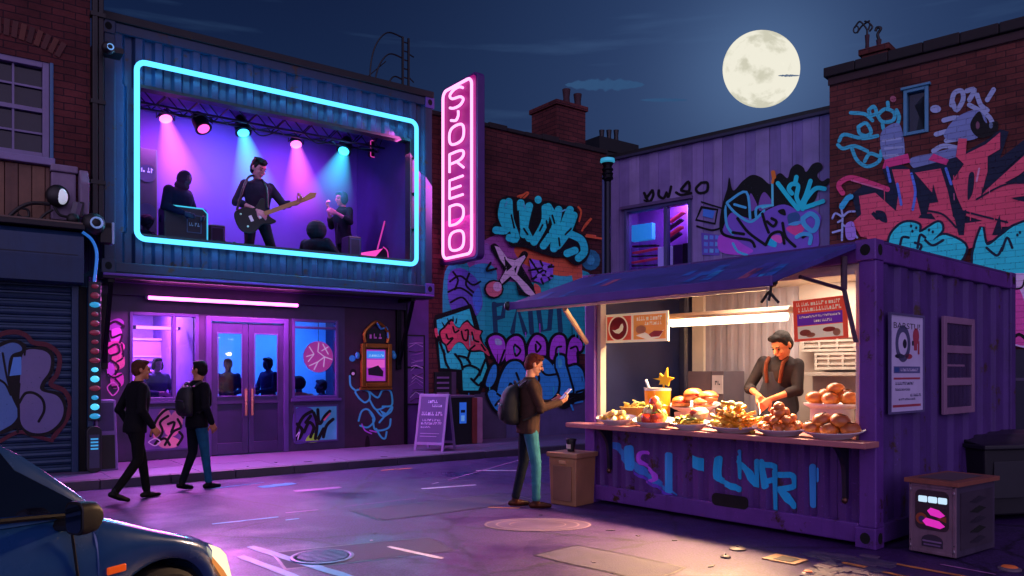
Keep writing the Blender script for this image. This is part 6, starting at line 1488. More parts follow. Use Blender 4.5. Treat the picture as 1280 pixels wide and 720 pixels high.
# tube light
x0 = S.u(840, .45); x1 = S.u(983, .45); tz = (S.hit(840, 400, .45)[1]+S.hit(980, 391, .45)[1])/2
t = fthing(S, 'tube_light', 'long warm fluorescent tube light hanging inside the serving hatch', 'tube light', (x0+x1)/2, .45, tz); hx = (x1-x0)/2
mb = MB(); mb.prism([(-hx-.02, -.07, -.0), (-hx-.02, -.07, .03), (-hx-.02, -.03, .07), (-hx-.02, .05, .07), (-hx-.02, .08, .03), (-hx-.02, .08, .0)], (2*hx+.08, 0, 0), M('#a88a74', .5)); mb.build('housing', t, fixn=True, bevel=.006)
mb = MB(); mb.tube([(-hx, 0, -.03), (hx, 0, -.03)], .055, 14, EM((1.0, .80, .55), 5.0)); mb.build('tube', t, smooth=True)
mb = MB()
for q in (-hx*.7, hx*.7): mb.tube([(q, 0, .07), (q, 0, SH-.15-tz)], .01, 6, STEEL)
mb.build('hanger', t)
area('tube_and_fill_lamp', S.w((x0+x1)/2, .36, tz-.10), S.w((x0+x1)/2, -1.3, 0), 1.5, 115, (1.0, .68, .38), .12)
area('tube_and_fill_lamp', S.w((x0+x1)/2+.6, .7, SH-.2), S.w(1.9, .9, 0), 1.6, 70, (1.0, .82, .62), .5)  # added ceiling fill to brighten the stall inside, apart from the tube
area('tube_and_fill_lamp', S.w((x0+x1)/2, .34, tz-.12), S.w((x0+x1)/2, -2.3, 0), 1.5, 200, (1.0, .54, .25), .12, math.radians(115))
# menu boards
def hangboard(px0, py0, px1, py1, y, label, name='menu_board'):
    a = S.hit(px0, py1, y); b = S.hit(px1, py0, y); x0, x1 = a[0], b[0]; zb_ = (S.hit(px0, py1, y)[1]); zt_ = b[1]
    t = fthing(S, name, label, 'menu board', (x0+x1)/2, y, zb_); return t, (x1-x0)/2, zt_-zb_
t, hw, hh = hangboard(757, 388, 835, 429, .17, 'orange two-part menu board with a red round emblem, hanging at the left of the hatch')
OR1 = M('#d0482c', .5, emit=.35); OR2 = M('#e08a34', .5, emit=.35); WCR = M('#f0d8b0', .5, emit=.3)  # boards glow on their own to read brighter, no backlight built
mb = MB(); mb.box(-hw, 0, 0, hw, .02, hh, WCR); mb.build('board', t)
mb = MB(); mb.box(-hw+.03, -.006, .03, -.10*hw-.02, -.001, hh-.03, OR1); mb.box(-.10*hw+.02, -.006, .03, hw-.03, -.001, hh-.03, OR2)
cx_ = -hw*.56; R0 = hw*.33
mb.add([(cx_+R*math.cos(a_*PI/14), -.0075, hh*.5+R*math.sin(a_*PI/14)) for R in (R0, R0*.88) for a_ in range(28)], [(i, (i+1) % 28, 28+(i+1) % 28, 28+i) for i in range(28)], WCR)
mb.poly([(cx_+R0*.87*math.cos(a_*PI/12), -.0072, hh*.5+R0*.87*math.sin(a_*PI/12)) for a_ in range(24)], M('#b02a30', .5))
mb.poly([(cx_+x_*R0, -.0085, hh*.5+z_*R0) for x_, z_ in ((-.6, -.1), (-.3, -.15), (.1, .0), (.3, .3), (.45, .35), (.55, .1), (.45, -.2), (.1, -.42), (-.3, -.35))], WCR)
r = random.Random(1); squiggle(mb, hw*.05, hw*.85, hh*.72, hh*.14, -.0066, WCR, 21); squiggle(mb, hw*.3, hw*.85, hh*.56, hh*.11, -.0066, WCR, 22)
mb.poly([(hw*x_, -.0072, hh*z_) for x_, z_ in ((.02, .22), (.3, .32), (.5, .2), (.9, .38), (.75, .12), (.4, .06))][::-1], WCR); mb.poly([(hw*x_, -.008, hh*z_) for x_, z_ in ((.42, .24), (.6, .36), (.88, .34), (.75, .16), (.5, .15))][::-1], M('#b83a20', .5))
mb.poly([(hw*.18+.08*math.cos(a_*PI/6), -.0078, hh*.42+.05*math.sin(a_*PI/6)) for a_ in range(12)], M('#e0a050', .5)); mb.build('print', t)
t, hw, hh = hangboard(993, 370, 1060, 426, -.05, 'red and purple menu poster hanging tilted above the cook', 'menu_poster')
t.rotation_euler = (0, math.radians(-2.5), S.ang)
mb = MB(); mb.box(-hw, 0, 0, hw, .015, hh, M('#d8452c', .5, emit=.4)); mb.build('board', t)  # poster given its own glow because little light reaches it
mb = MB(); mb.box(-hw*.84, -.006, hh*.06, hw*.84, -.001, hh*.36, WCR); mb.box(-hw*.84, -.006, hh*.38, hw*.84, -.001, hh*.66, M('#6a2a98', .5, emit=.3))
squiggle(mb, -hw*.86, hw*.8, hh*.85, hh*.09, -.0015, WCR, 31); squiggle(mb, -hw*.8, hw*.82, hh*.71, hh*.10, -.0015, WCR, 32); squiggle(mb, -hw*.76, hw*.8, hh*.56, hh*.05, -.0066, WCR, 33); squiggle(mb, -hw*.2, hw*.5, hh*.44, hh*.06, -.0066, WCR, 34)
for (x_, z_, rx_, rz_, c_) in ((-.55, .2, .22, .08, '#d06a38'), (-.35, .14, .18, .06, '#e09050'), (.35, .24, .24, .06, '#d0542c'), (.62, .16, .14, .09, '#e0a060')): mb.poly([(hw*(x_+rx_*math.cos(a_*PI/7)), -.0075, hh*(z_+rz_*math.sin(a_*PI/7))) for a_ in range(14)], M(c_, .5))
mb.build('print', t)
# cook's bench: grey cabinet, white shelves
a = S.hit(860, 508, 1.2); b = S.hit(905, 464, 1.2)
t = fthing(S, 'drinks_fridge', 'grey metal cabinet with a small white notice standing behind the food', 'cabinet', (a[0]+b[0])/2, 1.2, .20); hw = (b[0]-a[0])/2; hh = b[1]-.2
mb = MB(); mb.box(-hw, 0, 0, hw, .45, hh, M('#5a505c', .45)); mb.box(hw*.3, -.012, 0, hw*.34, -.001, hh, M('#3a3440', .5)); mb.build('cabinet_body', t, bevel=.015)
mb = MB(); mb.box(hw*.38, -.012, hh-.28, hw*.96, -.002, hh-.05, M('#c8c0c0', .5)); squiggle(mb, hw*.55, hw*.9, hh-.17, .05, -.0125, INKM, 5); mb.build('notice', t)
SHF = M('#a69a94', .7)
for k, (px0, py0, px1, py1) in enumerate(((1002, 418, 1070, 440), (1018, 440, 1072, 462))):
    a = S.hit(px0, py1, 1.5); b = S.hit(px1, py0, 1.5); t = fthing(S, 'wall_rack', ['upper white wire rack on the back wall right of the cook', 'lower white wire rack on the back wall right of the cook'][k], 'rack', (a[0]+b[0])/2, 1.5, a[1]); hw = (b[0]-a[0])/2; hh = b[1]-a[1]
    mb = MB(); ring(mb, -hw, 0, hw, hh, .03, 0, .2, SHF)
    for q in (.33, .66): mb.box(-hw+.03, 0, hh*q-.012, hw-.03, .2, hh*q+.012, SHF); mb.box(-hw+2*hw*q-.012, .001, .03, -hw+2*hw*q+.012, .18, hh-.03, SHF)
    mb.build('frame', t); mb = MB(); mb.box(-hw+.03, .03, .03, hw-.03, .05, hh-.03, M('#c0b0a8', .7)); mb.build('back_sheet', t)
a = S.hit(1000, 470, 1.3)
t = fthing(S, 'shelf', 'long cream shelf on the back wall behind the bun stand', 'shelf', a[0]+.35, 1.3, a[1])
mb = MB(); mb.box(-.36, 0, 0, .42, .4, .04, SHF); mb.box(-.36, .3, -.5, .42, .4, -.002, CRB); mb.build('board', t, bevel=.004)
# hanging hose and pale steamer in the dark left half
mb = MB(); x_, z_ = S.hit(797, 432, 1.0); q = [S.hit(px, py, 1.0) for px, py in ((794, 432), (800, 445), (799, 458), (793, 470), (790, 484))]
mb.tube([(p[0]-x_, 0, p[1]-z_) for p in catmull(q)], .03, 8, M('#14142a', .5)); o = mb.build('hose', smooth=True); o.location = S.w(x_, 1.0, z_); o.rotation_euler = (0, 0, S.ang); tag(o, 'black hose hanging down the dark back wall of the stall', 'hose')
a = S.hit(752, 502, 1.0); b = S.hit(778, 476, 1.0); t = fthing(S, 'steel_pan', 'grey steel box pan in the dark left corner of the stall', 'pan', (a[0]+b[0])/2, 1.0, .2); hw = (b[0]-a[0])/2
mb = MB(); mb.prism([(-hw, 0, 0), (hw, 0, 0), (hw, 0, b[1]-.26), (hw*.8, 0, b[1]-.2), (-hw, 0, b[1]-.3)], (0, .4, 0), M('#7a7890', .35, .4)); mb.build('body', t, fixn=True, bevel=.01)

# ---------------------------------------------------------------- food on the counter
PLT = M('#d8d4d8', .3, var=.05, spec=.5)
PLATES = []
def plate(px, wpx, y, label, name='plate', group=None, z=CTZ, oval=.62):
    PLATES.append([None, len(COL.objects), None])
    x = S.u(px, y); p = S.w(x, y, z); R = wpx/2/FOC*p.y*1.02/ .90
    t = fthing(S, name, label, 'plate', x, y, z+.001, group)
    mb = MB(); mb.lathe([(R*.62, 0), (R*.66, .012), (R*.80, .03), (R, .065), (R, .072), (R*.80, .038), (R*.62, .022), (.001, .020)], 32, m=PLT, sy=oval, cap=False); mb.lathe([(.001, 0), (R*.62, 0)], 32, m=PLT, sy=oval, cap=False)
    mb.build('dish', t, smooth=True); mb = MB(); mb.prism([(-R*.4, R*oval*.2, 0), (-R*.4, R*oval*.62, .0), (-R*.4, R*oval*.62, -.5*R*oval*TILT), (-R*.4, R*oval*.55, -1.5*R*oval*TILT), (-R*.4, R*oval*.2, -1.1*R*oval*TILT)], (R*.8, 0, 0), M('#b8b0b4', .5)); mb.build('prop', t, fixn=True); PLATES[-1][0] = S.w(x, y-R*oval*.62, z); return t, x, y, z+.024, R
TILT = math.radians(10)
def foodtag(o, x, y, z, label, cat, group, rz=0):
    o.location = S.w(x, y, z); o.rotation_euler = (0, 0, S.ang + rz); tag(o, label, cat, group); return o
def blob_mesh(kind, seed, cols):
    r = random.Random(seed); mb = MB()
    return mb, r
def lumpy(name, rx, ry, rz, m, seed, amp=.12, n=12):
    mb = MB(); mb.ell((0, 0, 0), (rx, ry, rz), n, m); r = random.Random(seed)
    ph = [r.uniform(0, 6) for _ in range(3)]
    mb.V = [v * (1 + amp*math.sin(v.x*60+ph[0])*math.sin(v.y*55+ph[1])*.7 + amp*.5*math.sin(v.z*80+ph[2])) for v in mb.V]
    return mb
FOOD = lambda c, rough=.45, var=.25, sc=18, coat=.15: M(c, rough, var=var, sc=sc, bump=.12, bsc=70, coat=coat)
def bake_mat(c1, c2):
    """browned bake: darker on top, paler below"""
    m, t, o = newmat('baked'); b = N(t, 'ShaderNodeBsdfPrincipled'); t.links.new(b.outputs[0], o.inputs[0])
    tcc = N(t, 'ShaderNodeTexCoord'); sp = N(t, 'ShaderNodeSeparateXYZ'); t.links.new(tcc.outputs['Object'], sp.inputs[0])
    nz = N(t, 'ShaderNodeTexNoise', _Scale=22.0, _Detail=5.0); t.links.new(tcc.outputs['Object'], nz.inputs['Vector'])
    ad = N(t, 'ShaderNodeMath', operation='MULTIPLY_ADD'); ad.inputs[1].default_value = .05; t.links.new(nz.outputs[0], ad.inputs[0]); t.links.new(sp.outputs[2], ad.inputs[2])
    mr = N(t, 'ShaderNodeMapRange'); mr.inputs[1].default_value = -.02; mr.inputs[2].default_value = .09; t.links.new(ad.outputs[0], mr.inputs[0])
    mx = N(t, 'ShaderNodeMix', data_type='RGBA'); mx.inputs[6].default_value = lin(c1)+(1,); mx.inputs[7].default_value = lin(c2)+(1,); t.links.new(mr.outputs[0], mx.inputs[0]); t.links.new(mx.outputs[2], b.inputs['Base Color'])
    b.inputs['Roughness'].default_value = .4; b.inputs['Coat Weight'].default_value = .25; b.inputs['Coat Roughness'].default_value = .25; return m
BUN = bake_mat('#dc7c28', '#8a380a'); DMP = bake_mat('#e08432', '#a84c14')
ORD = ['lowest left', 'lowest middle', 'lowest right', 'upper left', 'upper right', 'topmost', 'back left', 'back right', 'rear', 'front', 'far']
def bun(rr, seed, m=BUN):
    mb = MB(); n = 20; prof = [(.3, -.55), (.7, -.5), (.95, -.25), (1.0, .05), (.9, .38), (.62, .66), (.3, .76), (.12, .70), (.001, .62)]
    mb.lathe([(a*rr, b*rr) for a, b in prof], n, m=m, jit=.02)
    q = random.Random(seed)
    return mb
bun_me = {}
def place_bun(rr, x, y, z, label, group, tilt, seed, m=BUN, cat='bun', name='bread_bun', crease=True):
    key = (round(rr, 3), m.name)
    if key not in bun_me:
        o = bun(rr, seed, m).build(name, smooth=True)
        c = None
        if crease:
            mb = MB(); mb.tube(catmull([(-rr*.45, -rr*.62, rr*.42), (-rr*.1, -rr*.5, rr*.70), (rr*.25, -rr*.2, rr*.80), (rr*.42, rr*.2, rr*.72)]), rr*.05, 6, M('#3e1a0c', .6)); c = mb.build('crease', o, smooth=True)
        bun_me[key] = (o, c, [0])
        first = o
    else:
        src, c, _ = bun_me[key]; first = src.copy(); COL.objects.link(first)
        if c: k = c.copy(); COL.objects.link(k); k.parent = first
    foodtag(first, x, y, z, label, cat, group); first.rotation_euler = (tilt[0], tilt[1], S.ang + tilt[2]); return first
r = random.Random(77)
# plate of buns, and stand above it
t, x, y, z, R = plate(1041, 72, -.06, 'white oval plate of glossy buns at the right end of the counter')
rb = R*.30
lay = [(-.62, -.05, 0), (-.02, -.22, 0), (.58, -.02, 0), (-.3, .05, .78), (.28, .0, .82), (.05, .3, .1)]
for k, (dx, dy, dz) in enumerate(lay):
    place_bun(rb*1.0, x+dx*R, y+dy*R*.62, z+rb*(.58+dz), ['%s bun on the low plate at the right end of the counter' % n_ for n_ in ('left-hand bottom', 'front middle', 'right-hand bottom', 'upper left', 'upper right', 'hidden back')][k], 'brown buns on plate and stand', (r.uniform(-.25, .1), r.uniform(-.2, .2), r.uniform(-.8, .8)), k)
PLATES.append([None, len(COL.objects), None])
xs_ = S.u(1040, .32); zs_ = (S.hit(1005, 511, .32)[1])
t = fthing(S, 'cake_stand', 'white raised stand with a second load of buns above the low plate', 'stand', xs_, .32, CTZ+.001)
Rs = 70/2/FOC*S.w(xs_, .32, 1).y*1.0; hs = S.hit(1040, 508, .32)[1]-CTZ
mb = MB(); mb.lathe([(Rs*.80, 0), (Rs*.78, hs-.03), (Rs*.80, hs-.02)], 28, m=M('#a8a4b0', .4), sy=.7); mb.build('foot', t, smooth=True)
mb = MB(); mb.lathe([(Rs*.8, hs-.019), (Rs*1.0, hs+.01), (Rs*1.02, hs+.03), (Rs*.9, hs+.015), (.001, hs+.012)], 32, m=PLT, sy=.7); mb.build('dish', t, smooth=True)
for k, (dx, dy, dz) in enumerate([(-.60, -.1, 0), (.05, -.22, 0), (.64, .0, .02), (-.25, .15, .35), (.1, .1, .95), (.42, .2, .3)]):
    place_bun(rb*1.0, xs_+dx*Rs, .32+dy*Rs*.7, CTZ+hs+.02+rb*(.58+dz), ['%s bun on the raised white stand' % n_ for n_ in ('left-hand front', 'middle front', 'right-hand', 'upper left', 'topmost', 'rear right')][k], 'brown buns on plate and stand', (r.uniform(-.25, .1), r.uniform(-.2, .2), r.uniform(-.8, .8)), k)
# dumplings
t, x, y, z, R = plate(977, 68, -.08, 'white oval plate heaped with round brown dumplings')
rd = R*.18; n_ = 0
for lvl, (cnt, rad, dz) in enumerate(((9, .60, 0), (6, .40, 1.35), (3, .18, 2.6), (1, 0, 3.6))):
    for k in range(cnt):
        a = 2*PI*k/cnt + lvl*.4; n_ += 1
        place_bun(rd*r.uniform(1.0, 1.02) if False else rd, x+rad*R*math.cos(a), y+rad*R*.6*math.sin(a), z+rd*(.9+dz), 'round brown dumpling in the heap next to the fries', 'brown dumplings heaped on a plate', (r.uniform(-.6, .6), r.uniform(-.6, .6), r.uniform(0, 6)), n_, DMP, 'dumpling', 'dumpling', False)
for k in range(3):
    a = -PI/2 + (k-1)*.7; place_bun(rd, x+.3*R*math.cos(a), y+.3*R*.6*math.sin(a), z+rd*1.0, 'round brown dumpling in the heap next to the fries', 'brown dumplings heaped on a plate', (.1*k, .2, k), k, DMP, 'dumpling', 'dumpling', False)
# fries
t, x, y, z, R = plate(919, 70, -.08, 'white oval plate heaped with golden fries in the middle of the counter')
FR_ = [FOOD('#eaa824'), FOOD('#e0981c'), FOOD('#f0bc48'), FOOD('#d08818')]
fm = []
for k in range(4):
    mb = MB(); L_ = R*(.62+.08*k); mb.cbox((0, 0, 0), (L_, R*.10, R*.10), FR_[k]); me_o = mb.build('potato_fry', bevel=.006); fm.append(me_o)
cnt = 0
for k in range(64):
    rad = math.sqrt(r.random())*.60; a = r.uniform(0, 2*PI); hgt = (1-rad/.66)*R*.74; zz = z + .03 + hgt*r.uniform(.35, 1.0)
    src = fm[k % 4]; o = src if k < 4 else src.copy()
    if k >= 4: COL.objects.link(o)
    foodtag(o, x+rad*R*math.cos(a), y+rad*R*.62*math.sin(a), zz, 'golden potato fry in the heap on the middle plate', 'fry', 'golden fries heaped on the middle plate')
    o.rotation_euler = (r.uniform(-.5, .5), r.uniform(-.75, .75), S.ang + r.uniform(-1.3, 1.3))
mb = lumpy('fries_core', R*.62, R*.36, R*.42, FOOD('#d89020'), 3); o = mb.build('fries_core', smooth=True); foodtag(o, x, y, z+.03, 'packed bottom of the fries heap on the middle plate', 'fries', None); tag(o, kind='stuff')
for k in range(5):
    mb = lumpy('onion', .034, .03, .022, FOOD('#f0e090'), k); o = mb.build('onion_piece', smooth=True); foodtag(o, x-.05+.05*k-.06, y+.02*(k % 2), z+R*.74+.012*(k % 3), 'pale yellow onion piece crowning the fries', 'onion piece', 'onion pieces on top of the fries')
# tacos: plate with filled rolls
t, x, y, z, R = plate(863, 50, -.12, 'small white plate of noodles and a stuffed bun, left of the fries')
for k in range(26):
    mb = MB() if k == 0 else None
    if k == 0:
        mb.tube(catmull([(-.07, 0, 0), (-.02, .02, .02), (.03, -.01, .0), (.07, .01, .02)]), .013, 6, FOOD('#e0b848')); nood = mb.build('noodle', smooth=True); o = nood
    else: o = nood.copy(); COL.objects.link(o)
    a = r.uniform(0, 6.28); rad = .6*math.sqrt(r.random()); foodtag(o, x+rad*R*math.cos(a), y+rad*R*.6*math.sin(a), z+.02+(1-rad)*.09*r.uniform(.4, 1), 'yellow noodle in the small plate beside the fries', 'noodle', 'yellow noodles on the small plate'); o.rotation_euler = (r.uniform(-.6, .6), r.uniform(-.6, .6), r.uniform(0, 6.28))
mb = lumpy('n', R*.55, R*.34, .06, FOOD('#c88a34'), 5); o = mb.build('noodle_heap', smooth=True); foodtag(o, x, y, z+.01, 'sauced bed of noodles on the small plate beside the fries', 'noodles', None); tag(o, kind='stuff')
mb = MB(); mb.lathe([(.03, -.05), (.09, -.03), (.105, .02), (.08, .06), (.0, .08)], 18, m=FOOD('#e8c090')); mb.ell((-.01, -.05, .03), (.06, .06, .05), 12, FOOD('#c0401c', coat=.5)); o = mb.build('stuffed_bun', smooth=True); foodtag(o, x+R*.35, y+.06, z+.12, 'pale stuffed bun with red filling on the small noodle plate', 'bun', None)
for k in range(4):
    mb = lumpy('g', .035, .02, .012, FOOD('#5a6a20'), k); o = mb.build('herb_leaf', smooth=True); foodtag(o, x-R*.45+.07*k, y-.06, z+.09+.01*(k % 2), 'dark green herb leaf lying on the noodles', 'herb leaf', 'herb leaves on the noodles')
# tomato salad
t, x, y, z, R = plate(818, 54, -.12, 'white plate of tomato salad with dumpling slices')
for k, (dx, dy, dz, c_, s_) in enumerate(((-.5, -.1, 0, '#e8b860', .10), (-.1, -.35, 0, '#d03818', .12), (.35, -.3, 0, '#d8481c', .11), (.0, .1, .08, '#f0d890', .11), (.3, .05, .1, '#e06028', .10), (-.3, .15, .06, '#f0d088', .09), (.1, .2, .16, '#c8401c', .09), (.55, 0, .03, '#e8a050', .09))):
    red = c_[1] in 'dc'
    mb = lumpy('s', s_, s_*.8, s_*.62, FOOD(c_, .3 if red else .5, coat=.5 if red else .1), k, .05, 14); o = mb.build('tomato' if red else 'dumpling_slice', smooth=True)
    foodtag(o, x+dx*R*.8, y+dy*R*.5, z+.06+dz, ('glossy red tomato piece in the salad plate, %s' if red else 'pale dumpling slice in the salad plate, %s') % ['leftmost', 'front centre', 'front right', 'centre', 'right of centre', 'back left', 'at the crown', 'rightmost'][k], 'tomato' if red else 'dumpling slice', 'pieces of the tomato salad'); o.rotation_euler = (.2*k, .3*k, k)
for k in range(9):
    mb = MB(); mb.tube(catmull([(-.06, 0, 0), (-.02, .01, .03), (.03, 0, .035), (.07, -.01, .0)]), [.006+.012*min(i, 18-i)/9 for i in range(19)], 6, FOOD(r.choice(['#7a8a28', '#98a040', '#566a1c']))); o = mb.build('salad_leaf', smooth=True); a = r.uniform(0, 6.28); foodtag(o, x+.45*R*math.cos(a), y+.3*R*math.sin(a), z+.10+r.uniform(0, .1), 'curled green salad leaf among the tomato pieces', 'salad leaf', 'leaves in the tomato salad'); o.rotation_euler = (r.uniform(-.6, .6), r.uniform(-.5, .5), a)
# pale bites
t, x, y, z, R = plate(771, 52, -.10, 'white plate of pale fried bites at the left end of the counter')
for k in range(24):
    rad = math.sqrt(r.random())*.68; a = r.uniform(0, 6.28); zz = z+.035+(1-rad/.7)*.13*r.uniform(.4, 1)
    mb = MB(); c_ = r.choice(['#d8ac50', '#e0c078', '#cc943c', '#e8d098', '#c07c30']); sx_ = r.uniform(.035, .06); mb.cbox((0, 0, 0), (sx_*1.6, sx_, sx_*.9), FOOD(c_)); o = mb.build('fried_bite', bevel=.014); foodtag(o, x+rad*R*math.cos(a), y+rad*R*.6*math.sin(a), zz, 'pale golden fried bite in the leftmost heap', 'fried bite', 'fried bites on the leftmost plate'); o.rotation_euler = tuple(r.uniform(-.7, .7) for _ in range(2)) + (r.uniform(0, 6.28),)
mb = lumpy('c', R*.55, R*.33, .07, FOOD('#b8843c'), 9); o = mb.build('bites_core', smooth=True); foodtag(o, x, y, z+.01, 'packed bottom of the leftmost heap of fried bites', 'fried bites', None); tag(o, kind='stuff')
# burgers behind
t, x, y, z, R = plate(868, 64, .36, 'white oval plate of stuffed buns behind the noodle plate', z=CTZ+.16)
mb = MB(); mb.box(-.2, -.12, -.16, .2, .12, -.002, M('#b8b0b4', .5)); mb.build('foot', t, bevel=.01)
for k, (dx, dy, dz) in enumerate(((-.5, -.05, 0), (.0, .05, .09), (.42, -.1, 0), (.55, .15, .06))):
    mb = MB(); mb.lathe([(.06, -.055), (.12, -.05), (.135, -.02), (.13, 0)], 20, m=FOOD('#c87838', coat=.3)); o = None
    mb.ell((0, 0, .0), (.137, .137, .028), 20, FOOD('#8a2c14', coat=.5)); mb.lathe([(.13, .012), (.135, .03), (.115, .065), (.07, .09), (.0, .098)], 20, m=FOOD('#c06a2c', coat=.3))
    mb.ell((-.02, -.11, .02), (.07, .04, .03), 12, FOOD('#d0401c', coat=.5))
    o = mb.build('stuffed_bun', smooth=True); foodtag(o, x+dx*R, y+dy*R*.6, z+.06+dz, ['stuffed bun at the left of the back plate', 'stuffed bun on top of the back plate', 'stuffed bun at the front right of the back plate', 'stuffed bun at the far right of the back plate'][k], 'bun', 'stuffed buns on the back plate'); o.rotation_euler = (.12*k-.2, .1, .7*k); o.scale = (.8, .8, .85)
PLATES.append([None, len(COL.objects), None])
# bowl of chips on a foot at the back left
xb_, yb_ = S.u(793, .38), .38; zt_ = S.hit(793, 511, .38)[1]
t = fthing(S, 'footed_bowl', 'pale footed bowl of crisps at the back left of the counter', 'bowl', xb_, yb_, CTZ+.001); hb = zt_-CTZ; Rb = 38/2/FOC*S.w(xb_, yb_, 1).y
mb = MB(); mb.lathe([(Rb*.5, 0), (Rb*.25, .04), (Rb*.25, hb*.5), (Rb*.55, hb*.7), (Rb*1.0, hb+.02), (Rb*.95, hb+.025), (Rb*.5, hb*.8), (.001, hb*.78)], 24, m=M('#e8c878', .4)); mb.build('bowl', t, smooth=True)
for k in range(14):
    a = r.uniform(0, 6.28); rad = .7*math.sqrt(r.random()); mb = lumpy('c', .05, .035, .014, FOOD(r.choice(['#f0d07c', '#e8bc5c', '#f4dc98'])), k); o = mb.build('crisp', smooth=True); foodtag(o, xb_+rad*Rb*math.cos(a), yb_+rad*Rb*.8*math.sin(a), CTZ+hb+.03+(1-rad)*.10*r.random(), 'thin golden crisp in the footed bowl', 'crisp', 'crisps in the footed bowl'); o.rotation_euler = (r.uniform(-.7, .7), r.uniform(-.7, .7), a)
mb = lumpy('c', Rb*.75, Rb*.6, .06, FOOD('#e0b860'), 2); o = mb.build('crisps_core', smooth=True); foodtag(o, xb_, yb_, CTZ+hb+.0, 'packed bottom of the crisps in the footed bowl', 'crisps', None); tag(o, kind='stuff')
# the plates stand tilted towards the street on small props
allo = list(COL.objects); ax_ = (S.m.to_3x3() @ Vector((1, 0, 0)))
for k, (c_, i0, _) in enumerate(PLATES):
    if c_ is None: continue
    i1 = PLATES[k+1][1] if k+1 < len(PLATES) else len(allo)
    Mt = Matrix.Translation(c_) @ Matrix.Rotation(TILT, 4, ax_) @ Matrix.Translation(-c_)
    for o in allo[i0:i1]:
        if o.parent is None: o.matrix_basis = Mt @ Matrix.LocRotScale(o.location, o.rotation_euler, o.scale)
# jar of orange drink with star garnish
xj, yj = S.u(822, .22), .22; wj = 34/2/FOC*S.w(xj, yj, 1).y; hj = S.hit(822, 485, .22)[1]-CTZ
t = fthing(S, 'drink_jar', 'big glass jar of orange drink with a straw and a yellow star garnish', 'jar', xj, yj, CTZ+.001)
mb = MB(); mb.lathe([(wj*.8, 0), (wj*.86, .02), (wj*.98, hj*.93)], 24, m=M('#e88a1c', .2, var=.12, emit=.22, ecol='#ff8a10', coat=.6)); mb.build('drink', t, smooth=True)
mb = MB(); mb.lathe([(wj*.99, hj*.931), (wj*1.0, hj*.97), (wj*1.04, hj), (wj*.98, hj), (wj*.95, hj*.935)], 24, m=M('#d8d4d0', .15, var=.05, coat=.5), cap=False); mb.lathe([(.001, hj*.945), (wj*.95, hj*.945)], 24, m=M('#3a4048', .3), cap=False); mb.build('rim', t, smooth=True)
mb = MB(); mb.tube([(-wj*.6, 0, hj*.85), (-wj*1.0, -.02, hj*1.22)], .016, 8, M('#e8e8f0', .3)); mb.build('straw', t)
mb = MB(); pts = []
sz = [(-.9, .35), (-.35, .38), (-.25, .75), (.05, .5), (.4, 1.15), (.42, .5), (1.05, .42), (.6, .18), (.5, -.2), (.1, -.05), (-.35, -.1), (-.2, .2)]
mb.prism([(wj*.45 + p[0]*wj, 0, hj*1.0 + .03 + (p[1]+.15)*wj) for p in sz][::-1], (0, .02, 0), M('#f0b820', .4, emit=.15, ecol='#ffb010')); mb.tube([(wj*.5, .01, hj*.85), (wj*.5, .01, hj*1.1)], .012, 6, M('#f0b820', .4)); mb.build('star_garnish', t, fixn=True)
# ================================================================ people
def V3(*a): return Vector(a)
def remesh(mb, name, mat, vox, parent, smooth=3):
    me = mb.mesh(name + '_src'); o = bpy.data.objects.new('src', me); COL.objects.link(o)
    rm = o.modifiers.new('r', 'REMESH'); rm.mode = 'VOXEL'; rm.voxel_size = vox
    sm = o.modifiers.new('s', 'SMOOTH'); sm.factor = .5; sm.iterations = smooth
    bpy.context.view_layer.update()
    m2 = bpy.data.meshes.new_from_object(o.evaluated_get(bpy.context.evaluated_depsgraph_get())); m2.name = name
    bpy.data.objects.remove(o); bpy.data.meshes.remove(me)
    m2.materials.clear(); m2.materials.append(mat); m2.polygons.foreach_set('material_index', [0]*len(m2.polygons)); m2.polygons.foreach_set('use_smooth', [True]*len(m2.polygons))
    o = bpy.data.objects.new(name, m2); COL.objects.link(o); o.parent = parent; return o
def hand(mb, w, d, nrm, side, curl=.5, s=1.0, spread=.0):
    d = d.normalized(); nrm = (nrm - d*nrm.dot(d)).normalized(); x = d.cross(nrm).normalized()*side
    for k, (off, L) in enumerate(((-.030, .88), (-.010, 1.0), (.011, .96), (.031, .78))):
        off *= s; kn = w + d*.088*s + x*off
        mb.cap(w + x*off*.45 + d*.01, kn, .017*s, .013*s, 8)
        p = kn; dd = d.copy(); ax = dd.cross(nrm).normalized()
        for j, ll in enumerate((.042, .027, .021)):
            dd = Matrix.Rotation(curl*(1 + .15*k), 3, ax) @ dd; q = p + dd*ll*L*s; mb.cap(p, q, (.0105-.001*j)*s, (.0098-.001*j)*s, 8); p = q
    b = w + d*.022*s - x*.026*s; dd = (d*.62 - x*.62 + nrm*.30).normalized(); q = b + dd*.045*s; mb.cap(b, q, .015*s, .0125*s, 8)
    d2 = (dd*.6 + d*.6 + nrm*.3*curl).normalized(); mb.cap(q, q + d2*.032*s, .0115*s, .0095*s, 8)
DEF = dict(pelvis=(0, 0, .95), neck=(0, .0, 1.47), head=(0, .035, 1.625),
           shl=(-.175, 0, 1.405), shr=(.175, 0, 1.405), ell=(-.245, -.03, 1.13), elr=(.245, -.03, 1.13), wrl=(-.25, .06, .89), wrr=(.25, .06, .89),
           hil=(-.085, 0, .91), hir=(.085, 0, .91), knl=(-.10, .03, .50), knr=(.10, .03, .50), anl=(-.10, -.03, .085), anr=(.10, -.03, .085))
HAIRS = {}
